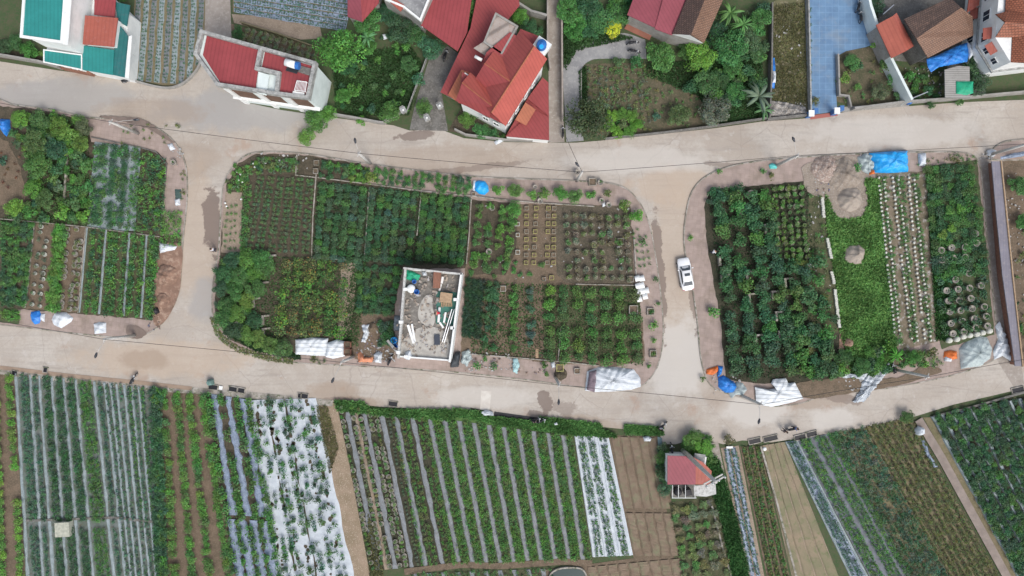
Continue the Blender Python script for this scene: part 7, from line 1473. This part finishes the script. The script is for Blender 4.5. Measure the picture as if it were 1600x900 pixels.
# ---------------------------------------------------------------- build all the plants
def flush():
    pots_flush()
    for name, lst in SP.items():
        lst.sort(key=lambda d: -d['r'])
        ind, rest = lst[:298], lst[298:]
        for d in ind:
            cl = d['c']; me = CM[cl][d['v'] % len(CM[cl])]; r = d['r']; simple = not (d['pot'] or d['trunk'])
            if simple:
                o = bpy.data.objects.new(name, me); COL.objects.link(o); o.location = (d['x'], d['y'], d['z']); tag(o, d['l'], d['k'], d['g']); o.rotation_euler = (0, 0, d['rz']); o.scale = (r, r, r*d['zs']); o.color = (*d['t'], 1)
            else:
                rt = empty(name, (d['x'], d['y'], d['z']), d['l'], d['k'], d['g'])
                o = bpy.data.objects.new('crown' if d['trunk'] else 'foliage', me); COL.objects.link(o); o.parent = rt; o.rotation_euler = (0, 0, d['rz']); o.color = (*d['t'], 1)
                lift = 0
                if d['pot']:
                    pr = round(r*(.82 if d['pot'] == 'ring' else .66), 2); ck = ('p', d['pot'], pr)
                    if ck not in PC: PC[ck] = cyl_mesh('pot', [(pr*.7, 0), (pr*.95, .2), (pr, .26), (pr*.84, .26), (pr*.8, .2), (pr*.1, .19)], {'clay': POTM, 'pale': POTW, 'ring': mat('ring_rim', (.36, .33, .29))}[d['pot']], 12)
                    p = bpy.data.objects.new('pot', PC[ck]); COL.objects.link(p); p.parent = rt; lift = .12; r *= {'clay': .98, 'pale': .8, 'ring': .74}[d['pot']]
                    if d['pot'] == 'clay': o.location.x = -pr*.3; 
                if d['trunk']:
                    tr = bpy.data.objects.new('trunk', TRUNK_ME); COL.objects.link(tr); tr.parent = rt; tr.scale = (r, r, r); tr.rotation_euler = (0, 0, d['rz'])
                o.scale = (r, r, r*d['zs']); o.location.z = lift
        if rest:
            V = []; Q = []; C = []; off = 0
            for d in rest:
                cl = d['c'] if d['c'] != 'big' else 'small'; v, q, c = CL[cl][d['v'] % len(CL[cl])]
                if cl == 'bush' : 
                    k = min(len(q), 50); v = v[:k*4]; c = c[:k*4]; q = q[:k]
                    v = v.copy()
                a = d['rz']; ca, sa = math.cos(a), math.sin(a); r = d['r']*(1.06 if cl == 'bush' else 1)
                w = np.empty_like(v); w[:, 0] = (v[:, 0]*ca-v[:, 1]*sa)*r+d['x']; w[:, 1] = (v[:, 0]*sa+v[:, 1]*ca)*r+d['y']; w[:, 2] = v[:, 2]*r*d['zs']+d['z']
                V.append(w); Q.append(q+off); C.append(c*np.array(d['t'])); off += len(v)
            plural = {'crop_plant': 'crop_rows'}.get(name, name+'s')
            me = fast_mesh(plural, np.concatenate(V), np.concatenate(Q), np.concatenate(C)); o = bpy.data.objects.new(plural, me); COL.objects.link(o)
            tag(o, {'crop_plant': 'countless small crop plants standing in the rows of all the fields', 'citrus_tree': 'smaller citrus trees filling the orchards', 'potted_bush': 'smaller potted bushes filling the grids of pots', 'garden_shrub': 'smaller shrubs filling rows in plots and film fields'}.get(name, 'smaller plants filling the rows'), {'crop_plant': 'crops'}.get(name, 'plants'), kind='stuff')
        print('PLANTS', name, len(ind), len(rest))
# white grow pots: more than 300 are not built (216)
flush()
def grass(polys, label, tint, hgt=.22, w=.05, seed=5, name='grass'):
    r = np.random.RandomState(seed); P = []; T = []
    for poly, n in polys:
        xs = [p[0] for p in poly]; ys = [p[1] for p in poly]; c = 0
        while c < n:
            x, y = r.uniform(min(xs), max(xs)), r.uniform(min(ys), max(ys))
            if inside(x, y, poly): P.append(W(x, y)[:2]); c += 1
    P = np.array(P); n = len(P); a = r.uniform(0, 6.28, n); tl = r.uniform(-1.5, 1.5, (n, 2))*hgt; h = hgt*r.uniform(.5, 1.5, n); ww = w*r.uniform(.7, 1.6, n)
    patch = .75+.5*(np.sin(P[:, 0]*.9+np.sin(P[:, 1]*.7)*2)*.5+.5)*(np.sin(P[:, 1]*1.3+1)*.25+.75); tone = patch*r.uniform(.7, 1.3, n)
    dx, dy = np.cos(a)*ww, np.sin(a)*ww; z0 = .17
    v0 = np.stack([P[:, 0]-dx, P[:, 1]-dy, np.full(n, z0)], 1); v1 = np.stack([P[:, 0]+dx, P[:, 1]+dy, np.full(n, z0)], 1)
    v2 = np.stack([P[:, 0]+dx*.6+tl[:, 0], P[:, 1]+dy*.6+tl[:, 1], z0+h], 1); v3 = np.stack([P[:, 0]-dx*.6+tl[:, 0], P[:, 1]-dy*.6+tl[:, 1], z0+h], 1)
    V = np.stack([v0, v1, v2, v3], 1).reshape(-1, 3); C = np.repeat(np.array(tint)[None]*np.stack([tone*r.uniform(.85, 1.25, n), tone, tone*.9], 1), 4, axis=0)
    o = bpy.data.objects.new(name, fast_mesh(name, V, np.arange(n*4).reshape(-1, 4), C)); COL.objects.link(o); return tag(o, label, 'grass', kind='stuff')
grass([([(1288, 300), (1300, 330), (1310, 345), (1345, 340), (1356, 320), (1350, 280), (1372, 280), (1380, 400), (1398, 530), (1396, 580), (1330, 590), (1312, 520), (1305, 440), (1292, 370)], 26000)], 'bright green grass right of the white stone line', (.13, .28, .085), .22, .09, 1)
grass([([(1100, 700), (1124, 720), (1150, 810), (1176, 930), (1150, 930), (1124, 800), (1112, 770)], 6000), ([(1446, 262), (1458, 262), (1480, 440), (1480, 530), (1462, 530)], 6000)], 'dark green grass strip beside the dirt lane and the dense right plot', (.045, .13, .04), .25, .07, 2)
grass([([(524, 626), (566, 628), (580, 640), (700, 640), (720, 648), (700, 655), (600, 648), (530, 640)], 6500), ([(708, 638), (752, 644), (758, 650), (850, 660), (950, 674), (966, 682), (900, 678), (780, 662), (712, 648)], 8500), ([(976, 664), (1034, 668), (1035, 678), (978, 676)], 2600), ([(844, 652), (938, 662), (938, 668), (844, 658)], 1800)], 'grass growing along the ditch of the bottom road', (.09, .22, .07), .25, .08, 3)
grass([([(520, 90), (640, 70), (660, 100), (640, 180), (560, 182), (525, 170)], 14000), ([(880, 30), (990, 60), (900, 80), (884, 110), (878, 90)], 4000), ([(905, 112), (916, 104), (918, 200), (908, 190)], 1600), ([(1010, 100), (1190, 90), (1192, 185), (1120, 195), (1090, 150), (1010, 120)], 12000)], 'dark lawn grass between the trees of the north gardens', (.035, .085, .03), .15, .07, 4)
grass([([(1204, 10), (1256, 4), (1260, 160), (1202, 165)], 7000), ([(494, 634), (512, 634), (530, 700), (516, 740)], 1800), ([(575, 800), (590, 840), (600, 900), (578, 900)], 1500)], 'sparse dry grass in the dry yard and on the dirt path', (.12, .13, .06), .10, .06, 6)
grass([([(44, 176), (140, 188), (140, 355), (0, 345), (46, 318)], 9000), ([(420, 400), (556, 404), (552, 530), (400, 530), (345, 500), (345, 400)], 8000), ([(535, 540), (552, 405), (575, 410), (560, 540)], 2500), ([(740, 440), (1000, 450), (1004, 570), (735, 552)], 7000)], 'weeds and short grass under the plots trees', (.05, .11, .04), .14, .07, 7)
grass([([(350, 520), (400, 548), (470, 562), (470, 554), (404, 535), (356, 500)], 3500), ([(497, 284), (735, 310), (728, 414), (488, 404)], 9000), ([(1105, 300), (1260, 290), (1300, 590), (1140, 590)], 7000)], 'dark undergrowth on orchard soil', (.03, .075, .03), .14, .07, 8)
for me in list(bpy.data.meshes):
    if me.users == 0: bpy.data.meshes.remove(me)
